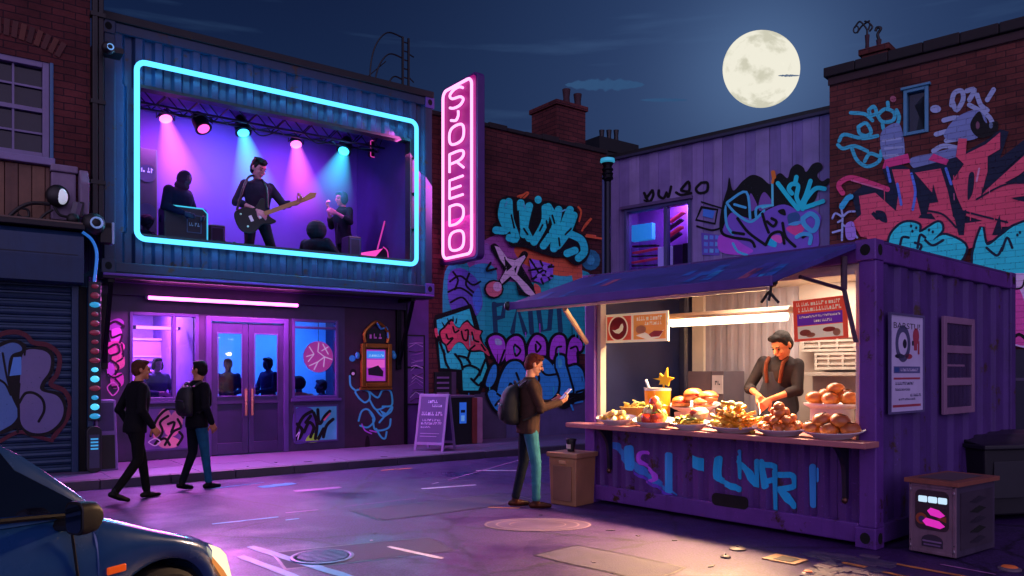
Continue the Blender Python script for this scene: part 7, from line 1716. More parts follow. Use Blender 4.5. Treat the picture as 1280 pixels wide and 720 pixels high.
def person(label, loc, rz, pose=None, top='#101018', legs='#0c0c12', skin='#c08062', hair='#1c1210', shoes='#0c0a0c', hstyle='short', vox=.010, bvox=.008, turn=0.0, nod=0.0, sc=1.0,
           curl=.45, sleeve=1.0, hem=.80, hl=None, hr=None, face=True, group=None, top_name='jacket', lean_torso=None, footdir=None, stout=1.0, collar=True, lit_leg=None, lower=True, headscale=1.0, emit=0):
    J = dict(DEF); J.update(pose or {}); J = {k: Vector(v) for k, v in J.items()}
    t = thing('person', label, 'person', loc, rz, group); t.scale = (sc, sc, sc)
    mk = lambda c, r=.85, sp=.15, **k: (c if not isinstance(c, str) else M(c, r, var=.25, sc=9, bump=.55, bsc=14, spec=sp, **k))
    SK = mk(skin, .5, .4); TP = mk(top); LG = mk(legs)
    up = (J['neck']-J['pelvis']).normalized(); sd = (J['shr']-J['shl']).normalized(); fw = up.cross(sd).normalized()*1.0; fw = -fw if fw.y < 0 and abs(fw.y) > .3 else fw
    hsd = (J['hir']-J['hil']).normalized()
    def torso(mb, k=1.0, lo=-.09, hi=1.0, add=0.0):
        P0, P1 = J['pelvis'], J['neck']; rings = []
        tab = [(-.20, .160, .115), (-.10, .165, .118), (.0, .160, .115), (.2, .148, .108), (.4, .150, .112), (.6, .166, .122), (.8, .172, .118), (.9, .160, .10), (.96, .115, .075), (1.0, .068, .062), (1.06, .055, .055)]
        for f, rx, ry in tab:
            if f < lo - .02 or f > hi + .02: continue
            c = P0.lerp(P1, f) + fw*(.018*math.sin(PI*min(1, max(0, f)))); s_ = hsd.lerp(sd, min(1, max(0, f))).normalized()
            rings.append([c + s_*(rx*k*stout+add)*math.cos(a*PI/9) + fw*(ry*k*stout+add)*math.sin(a*PI/9) for a in range(18)])
        mb.loft(rings)
    # ---- body
    mb = MB(); torso(mb, .90)
    if lower:
        for s_ in 'lr':
            mb.cap(J['hi'+s_], J['kn'+s_], .075*stout, .050, 10); mb.cap(J['kn'+s_], J['an'+s_], .050, .034, 10)
    for s_ in 'lr':
        mb.cap(J['sh'+s_], J['el'+s_], .048*stout, .038, 10); mb.cap(J['el'+s_], J['wr'+s_], .040, .027, 10)
        d = (J['wr'+s_]-J['el'+s_]).normalized(); hd = (hl if s_ == 'l' else hr)
        if hd is None: hd = (d, Vector((1 if s_ == 'l' else -1, .25, 0)))
        hand(mb, J['wr'+s_] + d*.012, Vector(hd[0]), Vector(hd[1]), -1 if s_ == 'l' else 1, hd[2] if len(hd) > 2 else curl, 1.06)
    hc = J['head']; hs = headscale; RH = Matrix.Rotation(turn, 3, 'Z') @ Matrix.Rotation(-nod, 3, 'X')
    def hp(x, y, z): return hc + RH @ (Vector((x, y, z))*hs)
    mb.cap(J['neck'] - up*.03, hc + RH @ Vector((0, -.02, -.07)), .058, .052, 12)
    mb.ell(hp(0, -.008, .028), (.077*hs, .096*hs, .092*hs), 18, None, RH); mb.ell(hp(0, .018, -.04), (.060*hs, .070*hs, .080*hs), 16, None, RH); mb.ell(hp(0, .062, -.098), (.026*hs, .022*hs, .020*hs), 10, None, RH)
    mb.cap(hp(0, .086, .012), hp(0, .108, -.026), .010*hs, .015*hs, 8)
    for sx_ in (-1, 1): mb.ell(hp(sx_*.077, -.012, -.005), (.012*hs, .022*hs, .034*hs), 10, None, RH); mb.ell(hp(sx_*.035, .07, -.03), (.022*hs, .018*hs, .022*hs), 8, None, RH)
    mb.ell(hp(0, .080, -.062), (.024*hs, .012*hs, .012*hs), 8, None, RH); mb.ell(hp(0, .078, .025), (.05*hs, .015*hs, .014*hs), 8, None, RH)
    remesh(mb, 'body', SK, bvox, t, 2)
    if face:
        for sx_ in (-1, 1):
            mb = MB(); mb.ell(hp(sx_*.031, .083, .004), (.012*hs, .007*hs, .0075*hs), 10, None, RH); mb.build('eye', t, M('#120c0c', .2), smooth=True)
            mb = MB(); mb.cap(hp(sx_*.016, .091, .027), hp(sx_*.052, .078, .029), .0048*hs, .0036*hs, 6); mb.build('eyebrow', t, M(hair, .8), smooth=True)
        mb = MB(); mb.cap(hp(-.020, .089, -.063), hp(.020, .089, -.063), .0042*hs, .0042*hs, 6); mb.build('mouth', t, M('#7a3830', .5), smooth=True)
    # ---- hair
    HR = M(hair, .75, spec=.2, var=.4, sc=40, bump=.5, bsc=160); mb = MB(); r = random.Random(len(label))
    mb.ell(hp(0, -.022, .048), (.086*hs, .098*hs, .088*hs), 18, None, RH); mb.ell(hp(0, -.05, .0), (.082*hs, .070*hs, .085*hs), 14, None, RH)
    if hstyle in ('short', 'tousled', 'sweep'):
        mb.ell(hp(.01, .045, .098), (.066*hs, .048*hs, .030*hs), 12, None, RH)
        for sx_ in (-1, 1): mb.ell(hp(sx_*.074, .012, .03), (.012*hs, .022*hs, .035*hs), 8, None, RH)
    if hstyle in ('tousled', 'sweep'):
        for k in range(12):
            a = r.uniform(0, 6.28); mb.cap(hp(.05*math.cos(a), .05*math.sin(a)-.01, .105), hp(.08*math.cos(a+.5), .085*math.sin(a+.5), .085+r.uniform(-.02, .03)), .026*hs, .014*hs, 8)
    if hstyle == 'sweep': mb.ell(hp(.02, .07, .085), (.06*hs, .035*hs, .028*hs), 10, None, RH); mb.ell(hp(.0, -.06, -.045), (.07*hs, .045*hs, .05*hs), 12, None, RH)
    if hstyle == 'long':
        mb.ell(hp(0, -.05, -.06), (.095*hs, .06*hs, .12*hs), 14, None, RH); mb.ell(hp(0, .05, .095), (.07*hs, .04*hs, .03*hs), 10, None, RH)
    if hstyle == 'bob':
        for sx_ in (-1, 1): mb.ell(hp(sx_*.075, -.005, -.02), (.03*hs, .06*hs, .085*hs), 12, None, RH)
        mb.ell(hp(0, .05, .092), (.072*hs, .045*hs, .035*hs), 10, None, RH)
    if hstyle == 'hood': mb.ell(hp(0, -.02, .01), (.115*hs, .105*hs, .13*hs), 14, None, RH); mb.ell(hp(0, -.03, -.10), (.12*hs, .10*hs, .08*hs), 14, None, RH); HR = TP
    if hstyle == 'round': mb.ell(hp(0, -.01, .02), (.12*hs, .12*hs, .12*hs), 16, None, RH)
    remesh(mb, 'hood' if hstyle == 'hood' else 'hair', HR, max(.008, bvox*.8), t, 1)
    # ---- clothes
    mb = MB(); lo = (hem - J['pelvis'].z)/max(.2, (J['neck'].z-J['pelvis'].z)); torso(mb, 1.02, max(-.2, lo), 1.0, .014)
    for s_ in 'lr':
        mb.cap(J['sh'+s_], J['el'+s_], .066*stout, .054*stout, 12); e = J['el'+s_].lerp(J['wr'+s_], 1.0 if sleeve >= 1 else max(0.12, sleeve)); mb.cap(J['el'+s_], e, .054*stout, .042 if sleeve >= 1 else .052, 12)
        if sleeve < 1: mb.cap(e, e + (J['wr'+s_]-J['el'+s_]).normalized()*.02, .055, .055, 12)
        # folds at the elbow
        mb.ell(J['el'+s_] + Vector((0, -.01, -.02)), (.056*stout, .056*stout, .05), 10)
    if collar: mb.lathe([(.066, 0), (.075, .02), (.066, .045), (.055, .035)], 16, J['neck'] + Vector((0, 0, -.02)))
    remesh(mb, top_name, TP, vox, t, 3)
    if lower:
        for side_mat in ([('lr', LG)] if lit_leg is None else [('l', LG), ('r', mk(lit_leg))]):  # legs coloured apart: one as lit, one as shaded
            mb = MB()
            for s_ in side_mat[0]:
                mb.cap(J['hi'+s_] + Vector((0, 0, .03)), J['kn'+s_], .094*stout, .062, 12); mb.cap(J['kn'+s_], J['an'+s_] + (J['kn'+s_]-J['an'+s_])*.06, .062, .048, 12); mb.ell(J['an'+s_] + (J['kn'+s_]-J['an'+s_])*.10, (.052, .056, .04), 10)
            if side_mat[0] == 'lr' or side_mat[0] == 'l':
                rings = [[J['pelvis'] + Vector((0, 0, z_)) + hsd*(rx*stout)*math.cos(a*PI/9) + hsd.cross(Vector((0, 0, -1)))*(ry*stout)*math.sin(a*PI/9) for a in range(18)] for z_, rx, ry in ((-.12, .12, .10), (-.06, .165, .12), (.0, .165, .12), (.10, .155, .115))]
                mb.loft(rings)
            remesh(mb, 'trousers' if lit_leg is None else 'trouser_leg', side_mat[1], vox, t, 3)
        SHM_ = mk(shoes, .4)
        for s_ in 'lr':
            mb = MB(); a = J['an'+s_]; k_ = (a - J['kn'+s_]).normalized(); fd = Vector(footdir[s_]) if footdir else Vector((0.08*(1 if s_ == 'r' else -1), 1, 0)); fd.normalize()
            lift = max(0, a.z - .085); pt_ = -.35*min(1, lift/.08)
            f2 = (fd + Vector((0, 0, pt_*1.6))).normalized(); n2 = Vector((0, 0, 1))
            heel = a + Vector((0, 0, -.045)) - f2*.05; toe = a + Vector((0, 0, -.055)) + f2*.155
            mb.cap(heel, a + Vector((0, 0, -.05)) + f2*.07, .036, .042, 10); mb.cap(a + Vector((0, 0, -.05)) + f2*.06, toe, .040, .028, 10); mb.cap(a + Vector((0, 0, .02)), a + Vector((0, 0, -.03)), .042, .042, 10)
            mb.V = [Vector((v.x, v.y, max(v.z, a.z-.083))) if lift < .01 else v for v in mb.V]
            remesh(mb, 'shoe', SHM_, max(.007, bvox), t, 2)
    return t, J
def face_dir(dx, dy): return math.atan2(dy, dx) - PI/2
# ---- two walkers on the road
walkA = dict(hil=(-.085, 0, .90), hir=(.085, 0, .90), pelvis=(0, 0, .945), knl=(-.09, .11, .52), anl=(-.08, .17, .085), knr=(.09, .0, .50), anr=(.10, -.27, .14),
             ell=(-.25, -.10, 1.14), wrl=(-.24, .02, .92), elr=(.26, -.02, 1.14), wrr=(.24, .12, .93), neck=(0, .03, 1.47), head=(.0, .075, 1.625), shl=(-.185, .02, 1.405), shr=(.185, .02, 1.405))
g_ = GR(169, 625); pa, _ = person('brown-haired man in black walking on the road, the walker without a rucksack', (g_.x, g_.y, 0), face_dir(.70, .71), walkA, '#0a0a10', '#08080c', '#b07050', '#4a2416', '#08080a', 'short', turn=-.25, vox=.012, sc=1.0, group='two walkers in front of the club')
walkB = dict(knr=(.07, .08, .50), anr=(.05, .15, .085), knl=(-.09, -.0, .50), anl=(-.08, -.17, .11), ell=(-.25, -.02, 1.14), wrl=(-.24, .10, .93), elr=(.25, -.04, 1.14), wrr=(.24, .06, .92))
g_ = GR(246, 612); pb, _ = person('dark-haired walker with one teal trouser leg and a soft black rucksack', (g_.x, g_.y, 0), face_dir(.55, .83), walkB, '#0b0a12', '#0b0f18', '#b07050', '#0c0808', '#08080a', 'short', turn=1.9, vox=.012, lit_leg='#1c5470', group='two walkers in front of the club')  # teal leg colour stands for coloured light falling on it
def backpack(label, host, c, dims, m, m2):
    """rucksack on a person's back: rounded body, front pocket, straps over the shoulders; c in the host's axes"""
    lo = host.location + Matrix.Rotation(host.rotation_euler.z, 3, 'Z') @ Vector(c)
    t = thing('backpack', label, 'backpack', lo, host.rotation_euler.z)
    w_, d_, h_ = dims; mb = MB()
    mb.loft([[Vector((w_*.5*k*math.copysign(abs(math.cos(a*PI/12))**.75, math.cos(a*PI/12)), -d_*.5*kd + d_*.5*kd*math.copysign(abs(math.sin(a*PI/12))**.75, math.sin(a*PI/12)), h_*f)) for a in range(24)] for f, k, kd in ((0, .55, .6), (.03, .8, .85), (.12, .96, 1.05), (.35, 1.0, 1.18), (.6, .97, 1.12), (.8, .86, .95), (.93, .66, .72), (1.0, .35, .4))]); remesh(mb, 'bag_body', m, .012, t, 3)
    mb = MB(); mb.ell((0, -d_*1.06, h_*.34), (w_*.36, d_*.2, h_*.24), 14); remesh(mb, 'pocket', m, .010, t, 3)
    mb = MB(); mb.tube(catmull([(-w_*.3, -d_*1.17, h_*.50), (0, -d_*1.24, h_*.53), (w_*.3, -d_*1.17, h_*.50)]), .008, 6, m2); mb.build('zip', t)
    for s_ in (-1, 1):
        mb = MB(); path = catmull([(s_*.12, -.02, h_*.95), (s_*.13, .09, h_*1.10), (s_*.125, .20, h_*.95), (s_*.135, .225, h_*.65), (s_*.17, .18, h_*.3), (s_*.15, .02, h_*.12)])
        rings = []
        for i, p in enumerate(path):
            a = Vector(path[max(i-1, 0)]); b = Vector(path[min(i+1, len(path)-1)]); d = (b-a).normalized(); x = Vector((1, 0, 0)); n = d.cross(x).normalized(); p = Vector(p)
            rings.append([p + x*.028 + n*.007, p - x*.028 + n*.007, p - x*.028 - n*.007, p + x*.028 - n*.007])
        mb.loft(rings, m); mb.build('strap', t)
    mb = MB(); mb.tube(catmull([(-.04, -.03, h_*.98), (-.03, -.04, h_*1.08), (.03, -.04, h_*1.08), (.04, -.03, h_*.98)]), .01, 6, m); mb.build('handle', t); return t
BPK = M('#050508', .75, bump=.2, bsc=120); BP2 = M('#3a2848', .6)
backpack('soft black rucksack with purple piping on the back of the walker by the club doors', pb, (0, -.115, 1.0), (.30, .13, .42), M('#100c16', .6, bump=.2), BP2)
# ---- customer at the stall
man = dict(elr=(.22, .10, 1.15), wrr=(.12, .34, 1.20), ell=(-.23, .08, 1.14), wrl=(-.14, .30, 1.19), knl=(-.10, -.03, .50), anl=(-.10, -.13, .085), knr=(.10, .07, .50), anr=(.10, .07, .085), neck=(0, .02, 1.475), head=(0, .075, 1.635), pelvis=(0, 0, .955))
g_ = GR(660, 634); pm, JM = person('man in a brown jacket and teal jeans reading a phone by the food stall', (g_.x, g_.y, 0), face_dir(.96, .22), man, '#3a2822', '#0e1420', '#d08c68', '#5a2218', '#3a1a10', 'tousled', vox=.009, bvox=.007, nod=.28, turn=-.05, sc=1.03, hem=.82, lit_leg='#2f6a78',
    hl=((.25, .75, .35), (.6, -.2, .5), .55), hr=((-.2, .8, .4), (-.5, -.3, .7), .5), curl=.5)  # far leg of the same jeans darkened in colour for shade
backpack('big round black backpack on the back of the man reading his phone', pm, (0, -.12, .98), (.33, .19, .47), BPK, M('#2a2a38', .5))
q = pm.matrix_basis @ Vector((.02, .44, 1.25))
t = thing('mobile_phone', 'pale lit phone held up in the hands of the man at the stall', 'phone', q, pm.rotation_euler.z)
mb = MB(); mb.cbox((0, 0, .05), (.085, .012, .17), M('#c8a8c8', .3), rx=-.75); mb.build('case', t, bevel=.004); mb = MB(); mb.T = Matrix.Rotation(-.75, 4, 'X'); mb.box(-.037, -.0095, -.03, .037, -.0065, .115, EM('#f0e0ff', .9)); mb.T = Matrix.Identity(4)
mb.V = [v + Vector((0, 0, .02)) for v in mb.V]; mb.build('screen', t)
# ---- cook
cu, cz_ = S.hit(975, 465, .75); cl = S.w(S.u(975, .95), .95, .20)
cook = dict(pelvis=(0, -.02, .97), neck=(-.03, .10, 1.47), head=(-.055, .20, 1.60), shl=(-.19, .08, 1.395), shr=(.19, .06, 1.405), ell=(-.27, .16, 1.12), wrl=(-.10, .37, 1.03), elr=(.285, .12, 1.13), wrr=(.07, .34, 1.07))
cook.update(neck=(-.08, .12, 1.45), head=(-.135, .23, 1.565), shl=(-.235, .09, 1.37), shr=(.15, .06, 1.40))
pc, JC = person('cook in a black shirt and dark apron bending over the counter with a knife', cl, face_dir(-.72, -.69), cook, '#2a2428', '#1c1c28', '#d07c50', '#1e1618', '#101010', 'short', vox=.009, bvox=.007, nod=.55, turn=-.25, sc=1.08, sleeve=.25, top_name='shirt', stout=1.02, headscale=1.10,
    hl=((.35, .55, -.55), (.6, -.4, -.3), .55), hr=((-.5, .6, -.35), (-.6, -.5, -.4), .6))
mb = MB()
for s_ in (-1, 1):
    mb.tube([Vector((s_*.07 - .045, .225, 1.19)), Vector((s_*.085-.06, .252, 1.31)), Vector((s_*.09-.07, .245, 1.39)), Vector((s_*.10-.075, .18, 1.445))], .02, 8, M('#5a2a1c', .8, spec=.1))
rings = []
mb.build('apron_strap', pc, smooth=True)
mb = MB(); n = 14; rings = []
for z_, rx, ry, cy_ in ((.55, .24, .19, .02), (.8, .22, .18, .0), (.95, .205, .165, .0), (1.08, .195, .165, .02), (1.2, .13, .175, .035), (1.30, .11, .165, .055)):
    rx *= 1.06; ry *= 1.12; rings.append([Vector((rx*math.sin(-1.25 + 2.5*k/n), cy_ + ry*math.cos(-1.25 + 2.5*k/n), z_)) for k in range(n+1)])
for a_, b_ in zip(rings[:-1], rings[1:]):
    for k in range(n): mb.quad(a_[k], a_[k+1], b_[k+1], b_[k], M('#1c2030', .7))
mb.build('apron', pc, smooth=True)
q = pc.matrix_basis @ Vector((.00, .46, 1.00)); t = thing('kitchen_knife', 'pale kitchen knife held in the hands of the cook over the fries', 'knife', q, pc.rotation_euler.z + .55)
mb = MB(); mb.prism([(-.012, .0, .0), (-.012, .26, -.08), (-.012, .30, -.115), (-.012, .02, -.045)], (.006, 0, 0), M('#e8d8c8', .2, .3)); mb.build('blade', t, fixn=True); mb = MB(); mb.cap((0, -.11, .03), (0, .0, -.01), .014, .013, 8, M('#c08a60', .5)); mb.build('handle', t, smooth=True)

# ---- on the stage
def on_stage(px, y): return G.w(G.u(px, y), y, FZ)
gd = Vector((.62, -.78)); gt = dict(neck=(0, .03, 1.47), head=(.02, .10, 1.615), elr=(.29, -.02, 1.16), wrr=(.10, .24, 1.02), ell=(-.30, .16, 1.16), wrl=(-.40, .40, 1.15), pelvis=(0, -.04, .87), hil=(-.085, -.04, .83), hir=(.085, -.04, .83), knl=(-.15, .12, .47), anl=(-.17, .0, .085), knr=(.15, .10, .47), anr=(.17, -.04, .085))
for k_ in ('neck', 'head', 'shl', 'shr', 'ell', 'elr', 'wrl', 'wrr'):
    v_ = gt.get(k_, DEF[k_]); gt[k_] = (v_[0], v_[1], v_[2]-.08)
pg, JG = person('guitarist in a dark shirt with rolled sleeves playing an electric guitar on the stage', on_stage(322, -.22), face_dir(*gd), gt, '#2c1c34', '#0a0a18', '#d87888', '#140a10', '#0a0a0a', 'sweep', vox=.011, bvox=.008, nod=.45, turn=.35, sleeve=.3, top_name='shirt', headscale=1.1, sc=1.31,
   hr=((-.6, .45, -.5), (-.3, -.8, -.3), .4), hl=((-.35, .3, .75), (.5, -.6, .2), .75))
t = thing('electric_guitar', 'black electric guitar with a pale wooden neck played by the guitarist on the stage', 'guitar', pg.matrix_basis @ Vector((.08, .24, .86)), pg.rotation_euler.z); t.scale = (1.31,)*3
ang = math.radians(24); RG = Matrix.Rotation(PI, 4, 'Z') @ Matrix.Rotation(-ang, 4, 'Y')
RG = Matrix.Rotation(math.radians(-18), 4, 'Z') @ Matrix.Scale(-1, 4, (1, 0, 0)) @ Matrix.Rotation(-ang, 4, 'Y')
GB = M('#05060c', .45, coat=.1, spec=.3); mb = MB(); mb.T = RG
out_ = catmull([(-.30, 0, .02), (-.26, 0, .15), (-.12, 0, .17), (.0, 0, .12), (.12, 0, .20), (.17, 0, .16), (.12, 0, .05), (.14, 0, -.06), (.19, 0, -.14), (.10, 0, -.15), (.0, 0, -.12), (-.14, 0, -.18), (-.27, 0, -.12)], True, 5)
mb.prism([(p[0], -.02, p[2]) for p in out_], (0, .045, 0), GB); gb_ = mb.build('guitar_body', t, fixn=True, bevel=.008)
mb = MB(); mb.T = RG; mb.box(.08, .026, -.028, .66, .045, .028, M('#b87848', .4)); mb.prism([(.66, .024, -.03), (.80, .024, -.02), (.84, .024, .03), (.76, .024, .06), (.66, .024, .03)], (0, .018, 0), M('#c88850', .4)); mb.build('neck', t, fixn=True)
mb = MB(); mb.T = RG; mb.box(-.12, .026, -.04, -.08, .04, .04, M('#c0c0d0', .3, .8)); mb.box(.0, .026, -.04, .03, .036, .04, M('#c0c0d0', .3, .8)); mb.ell((-.18, .03, -.08), .014, 8, M('#e8e0c0', .3)); mb.ell((-.2, .03, .10), .014, 8, M('#e8e0c0', .3)); mb.build('fittings', t)
mb = MB(); mb.tube(catmull([(.28, -.02, .05), (.20, .0, .35), (.08, -.12, .54), (-.06, -.18, .57), (-.14, -.08, .42), (-.12, .02, .12)]), .016, 6, BLK); mb.build('strap', t)
DK = '#0c1230'
kb = dict(neck=(0, .12, 1.40), head=(0, .22, 1.52), elr=(.28, .12, 1.08), wrr=(.18, .36, .98), ell=(-.28, .12, 1.08), wrl=(-.18, .36, .98), shl=(-.18, .09, 1.34), shr=(.18, .09, 1.34))
person('hooded figure in shadow behind the amplifier at the left of the stage', on_stage(217, .55), face_dir(.9, -.35), kb, DK, DK, '#1a1a3a', DK, DK, 'hood', vox=.016, bvox=.012, nod=.3, face=False, sc=1.18, stout=1.25)
person('seated figure in shadow beside the tall loudspeaker at the left edge of the stage', on_stage(178, .55) - Vector((0, 0, .02)), face_dir(.9, -.3), dict(pelvis=(0, 0, .45), neck=(0, .06, .88), head=(0, .10, 1.02), shl=(-.18, .05, .82), shr=(.18, .05, .82), ell=(-.26, .1, .58), elr=(.26, .1, .58), wrl=(-.15, .3, .5), wrr=(.15, .3, .5), hil=(-.09, 0, .42), hir=(.09, 0, .42), knl=(-.12, .40, .46), knr=(.12, .40, .46), anl=(-.12, .42, .085), anr=(.12, .42, .085)),
       DK, DK, '#1a1a3a', DK, DK, 'round', vox=.016, bvox=.012, face=False, hem=.3, collar=False)
t = fthing(G, 'stool', 'low black stool under the seated figure at the left edge of the stage', 'stool', G.u(178, .55), .55, FZ)
def stool(t, h):
    mb = MB(); mb.lathe([(.16, h-.06), (.17, h-.03), (.16, h)], 18, m=BLK); mb.build('seat', t, smooth=True)
    for k in range(4):
        mb = MB(); a = PI/4 + k*PI/2; mb.tube([(.12*math.cos(a), .12*math.sin(a), h-.06), (.17*math.cos(a), .17*math.sin(a), 0)], .014, 6, BLK); mb.build('leg', t)
stool(t, .32)
seat_ = dict(pelvis=(0, 0, .45), neck=(0, .04, .86), head=(0, .06, 1.00), shl=(-.19, .03, .78), shr=(.19, .03, .78), ell=(-.30, .12, .56), elr=(.30, .12, .56), wrl=(-.18, .32, .52), wrr=(.18, .32, .52), hil=(-.09, 0, .42), hir=(.09, 0, .42), knl=(-.15, .40, .46), knr=(.15, .40, .46), anl=(-.15, .42, .085), anr=(.15, .42, .085))
person('broad seated figure in silhouette with a round head between the guitarist and the singer', on_stage(394, -.28), face_dir(.35, .93), {k: (v[0]*1.25, v[1], max(.085, v[2]+(.02 if v[2] > .3 else -.12))) for k, v in seat_.items()}, '#070918', '#070918', '#0c0c20', '#070918', '#070918', 'round', vox=.016, bvox=.012, face=False, hem=.2, collar=False, stout=1.5, headscale=1.6)
t = fthing(G, 'stool', 'low black stool under the broad seated figure in the middle of the stage', 'stool', G.u(394, -.28), -.28, FZ); stool(t, .32)
sg_ = dict(neck=(0, .03, 1.47), head=(0, .05, 1.62), elr=(.27, .10, 1.20), wrr=(.06, .26, 1.46), ell=(-.30, .06, 1.20), wrl=(-.30, .30, 1.30))
ps, _ = person('singer in black holding a microphone at its stand on the right of the stage', on_stage(430, .9), face_dir(-.75, -.66), sg_, '#120a20', '#100818', '#c05a90', '#2a1a58', '#08080a', 'bob', vox=.013, bvox=.010, nod=.1, sleeve=.3, top_name='dress_top', sc=1.22, hr=((-.4, .5, .5), (-.6, -.5, 0), .7), hl=((.3, .7, .3), (.6, -.5, 0), .4))
t = fthing(G, 'microphone_stand', 'thin microphone stand in front of the singer', 'microphone stand', G.u(421, .75), .75, FZ)
mb = MB(); mb.tube([(0, 0, .02), (0, 0, 1.25)], .012, 6, M('#1c1030', .3, .7)); mb.lathe([(.14, 0), (.14, .02), (.02, .03)], 16, m=BLKM); mb.build('pole', t)
mb = MB(); mb.tube([(0, 0, 1.25), (.07, .08, 1.50)], .014, 6, BLKM); mb.ell((.08, .09, 1.53), (.03, .03, .038), 10, M('#6a5a80', .3, .8)); mb.build('microphone', t, smooth=True)
# ---- inside the club
def inside(px, y, rzd, label, pose=None, hs='short', top='#1c1450', sc=1.0, skin='#5a3a80', z=.14, **k):
    p = G.w(G.u(px, y), y, z); return person(label, p, rzd, pose, top, '#14103c', skin, '#120c34', '#0c0820', hs, vox=.017, bvox=.013, face=False, sc=sc, **k)
sit = dict(elr=(.26, .08, 1.12), wrr=(.12, .30, 1.10), ell=(-.26, .08, 1.12), wrl=(-.12, .30, 1.08))
inside(196, 1.1, face_dir(.7, -.6), 'woman in purple shadow with bobbed hair behind the left club window', sit, 'bob', '#3a2070', .98, '#d070b0')
inside(285, 1.2, face_dir(.3, -.9), 'figure silhouetted in the left pane of the club doors', sit, 'short', '#141a58', .98, '#141a58')
inside(336, 1.3, face_dir(-.5, -.8), 'figure silhouetted in the right pane of the club doors', sit, 'bob', '#141a58', 1.0, '#141a58')
inside(374, .9, face_dir(-.4, .9), 'round-haired figure with a peach shoulder at the left of the right club window', dict(seat_), 'round', '#c07a70', 1.22, '#3a2a70', hem=.3, collar=False)
inside(405, 1.6, face_dir(-.8, -.3), 'small seated figure in shadow at the right of the right club window', dict(seat_), 'short', '#151a50', 1.15, '#151a50', hem=.3, collar=False)
for px_, y_, lab in ((374, .9, 'bar stool under the round-haired figure inside the club'), (405, 1.6, 'bar stool under the small seated figure inside the club')):
    t = fthing(G, 'stool', lab, 'stool', G.u(px_, y_), y_, .14); stool(t, .36)
# ================================================================ things on the pavement and the road
WD = M('#7a5a98', .5, bump=.1); 
b0 = GR(517, 563, .12); b1 = GR(556, 570, .12)
AB = frame_pts(b0, Vector((b0.x + .62*.93, b0.y - .62*.36, 0)))
t = fthing(AB, 'sandwich_board', 'purple chalkboard sandwich board with white lettering on the pavement', 'sandwich board', 0, 0, .121)
W_, H_ = .62, 1.06
def leafb(sgn, txt):
    mb = MB(); y0 = 0 if sgn > 0 else .56; y1 = .24 if sgn > 0 else .32
    def q(x, f, o=0): return (x, y0 + (y1-y0)*f + o*sgn, H_*f)
    for x0, x1, f0, f1 in ((0, .05, 0, 1), (W_-.05, W_, 0, 1), (.05, W_-.05, .95, 1), (.05, W_-.05, .10, .15)):
        a = [q(x0, f0), q(x1, f0), q(x1, f1), q(x0, f1)]; mb.prism(a, (0, .025*sgn, 0), WD if txt else M('#8a68a8', .5))
    f = mb.build('frame', t, fixn=True, bevel=.004)
    mb = MB(); mb.prism([q(.05, .15, .006), q(W_-.05, .15, .006), q(W_-.05, .95, .006), q(.05, .95, .006)], (0, .012*sgn, 0), M('#43246a', .6)); p = mb.build('chalkboard', t, fixn=True)
    if txt:
        mb = MB(); CHK = M('#b89ad8', .8); r = random.Random(4)
        for k, (f, h, a, b, s_) in enumerate(((.84, .055, .2, .42, 41), (.77, .05, .3, .5, 42), (.62, .07, .09, .52, 43), (.52, .04, .12, .5, 44), (.46, .045, .1, .53, 45), (.40, .03, .1, .3, 46), (.30, .02, .1, .5, 47), (.25, .02, .1, .45, 48))):
            m2 = MB(); squiggle(m2, a, b, 0, h, 0, CHK, s_)
            if k >= 6: m2 = MB(); m2.box(a, -.0005, 0, b, 0, .006, CHK)
            mb.add([(v.x, y0 + (y1-y0)*f + (v.z)*(y1-y0)/H_ + .001 + v.y, H_*f + v.z) for v in m2.V], m2.F, CHK)
        mb.build('lettering', p)
leafb(1, True); leafb(-1, False)
# black cabinets against the wall
a = G.hit(548, 545, -.75); b = G.hit(590, 497, -.75)
t = fthing(G, 'drinks_machine', 'low black drinks machine with a blue lit window and red side, against the graffiti wall', 'vending machine', a[0], -.75, .121)
w_ = b[0]-a[0]; h_ = b[1]-.12
mb = MB(); mb.box(0, 0, 0, w_, .68, h_, M('#0c0a14', .4)); mb.box(-.02, -.03, h_+.002, w_+.05, .69, h_+.05, M('#5a4468', .5)); mb.build('case', t, bevel=.01)
mb = MB(); mb.box(w_+.002, -.02, 0, w_+.12, .66, h_-.002, M('#7a2c2c', .5)); mb.box(w_+.122, -.01, 0, w_+.26, .66, h_-.004, M('#a06a90', .5)); mb.build('side_panel', t, bevel=.006)
mb = MB(); mb.box(w_*.62, -.012, h_*.45, w_*.82, -.001, h_*.90, M('#2a5ad0', .3, emit=.35, ecol='#3a80ff')); mb.box(w_*.66, -.016, h_*.5, w_*.76, -.0125, h_*.62, M('#70b0f0', .3, emit=.4)); mb.box(w_*.65, -.016, h_*.68, w_*.78, -.0125, h_*.74, M('#102040', .3)); mb.build('display', t)
a = G.hit(548, 500, -.20); b = G.hit(569, 465, -.20)
t = fthing(G, 'electrical_cabinet', 'tall black electrical cabinet with vents behind the drinks machine', 'cabinet', a[0], -.06, .121); w_ = b[0]-a[0]; h_ = b[1]-.12
mb = MB(); mb.box(0, 0, 0, w_, .055, h_, M('#0a0812', .45)); mb.box(w_+.002, -.0, 0, w_+.12, .055, h_, M('#4a3454', .5)); mb.build('case', t, bevel=.008)
mb = MB()
for k in range(4): mb.box(w_*.12, -.016, h_-.14-.11*k, w_*.82, -.001, h_-.10-.11*k, M('#7a5a90', .4))
mb.build('vent', t)
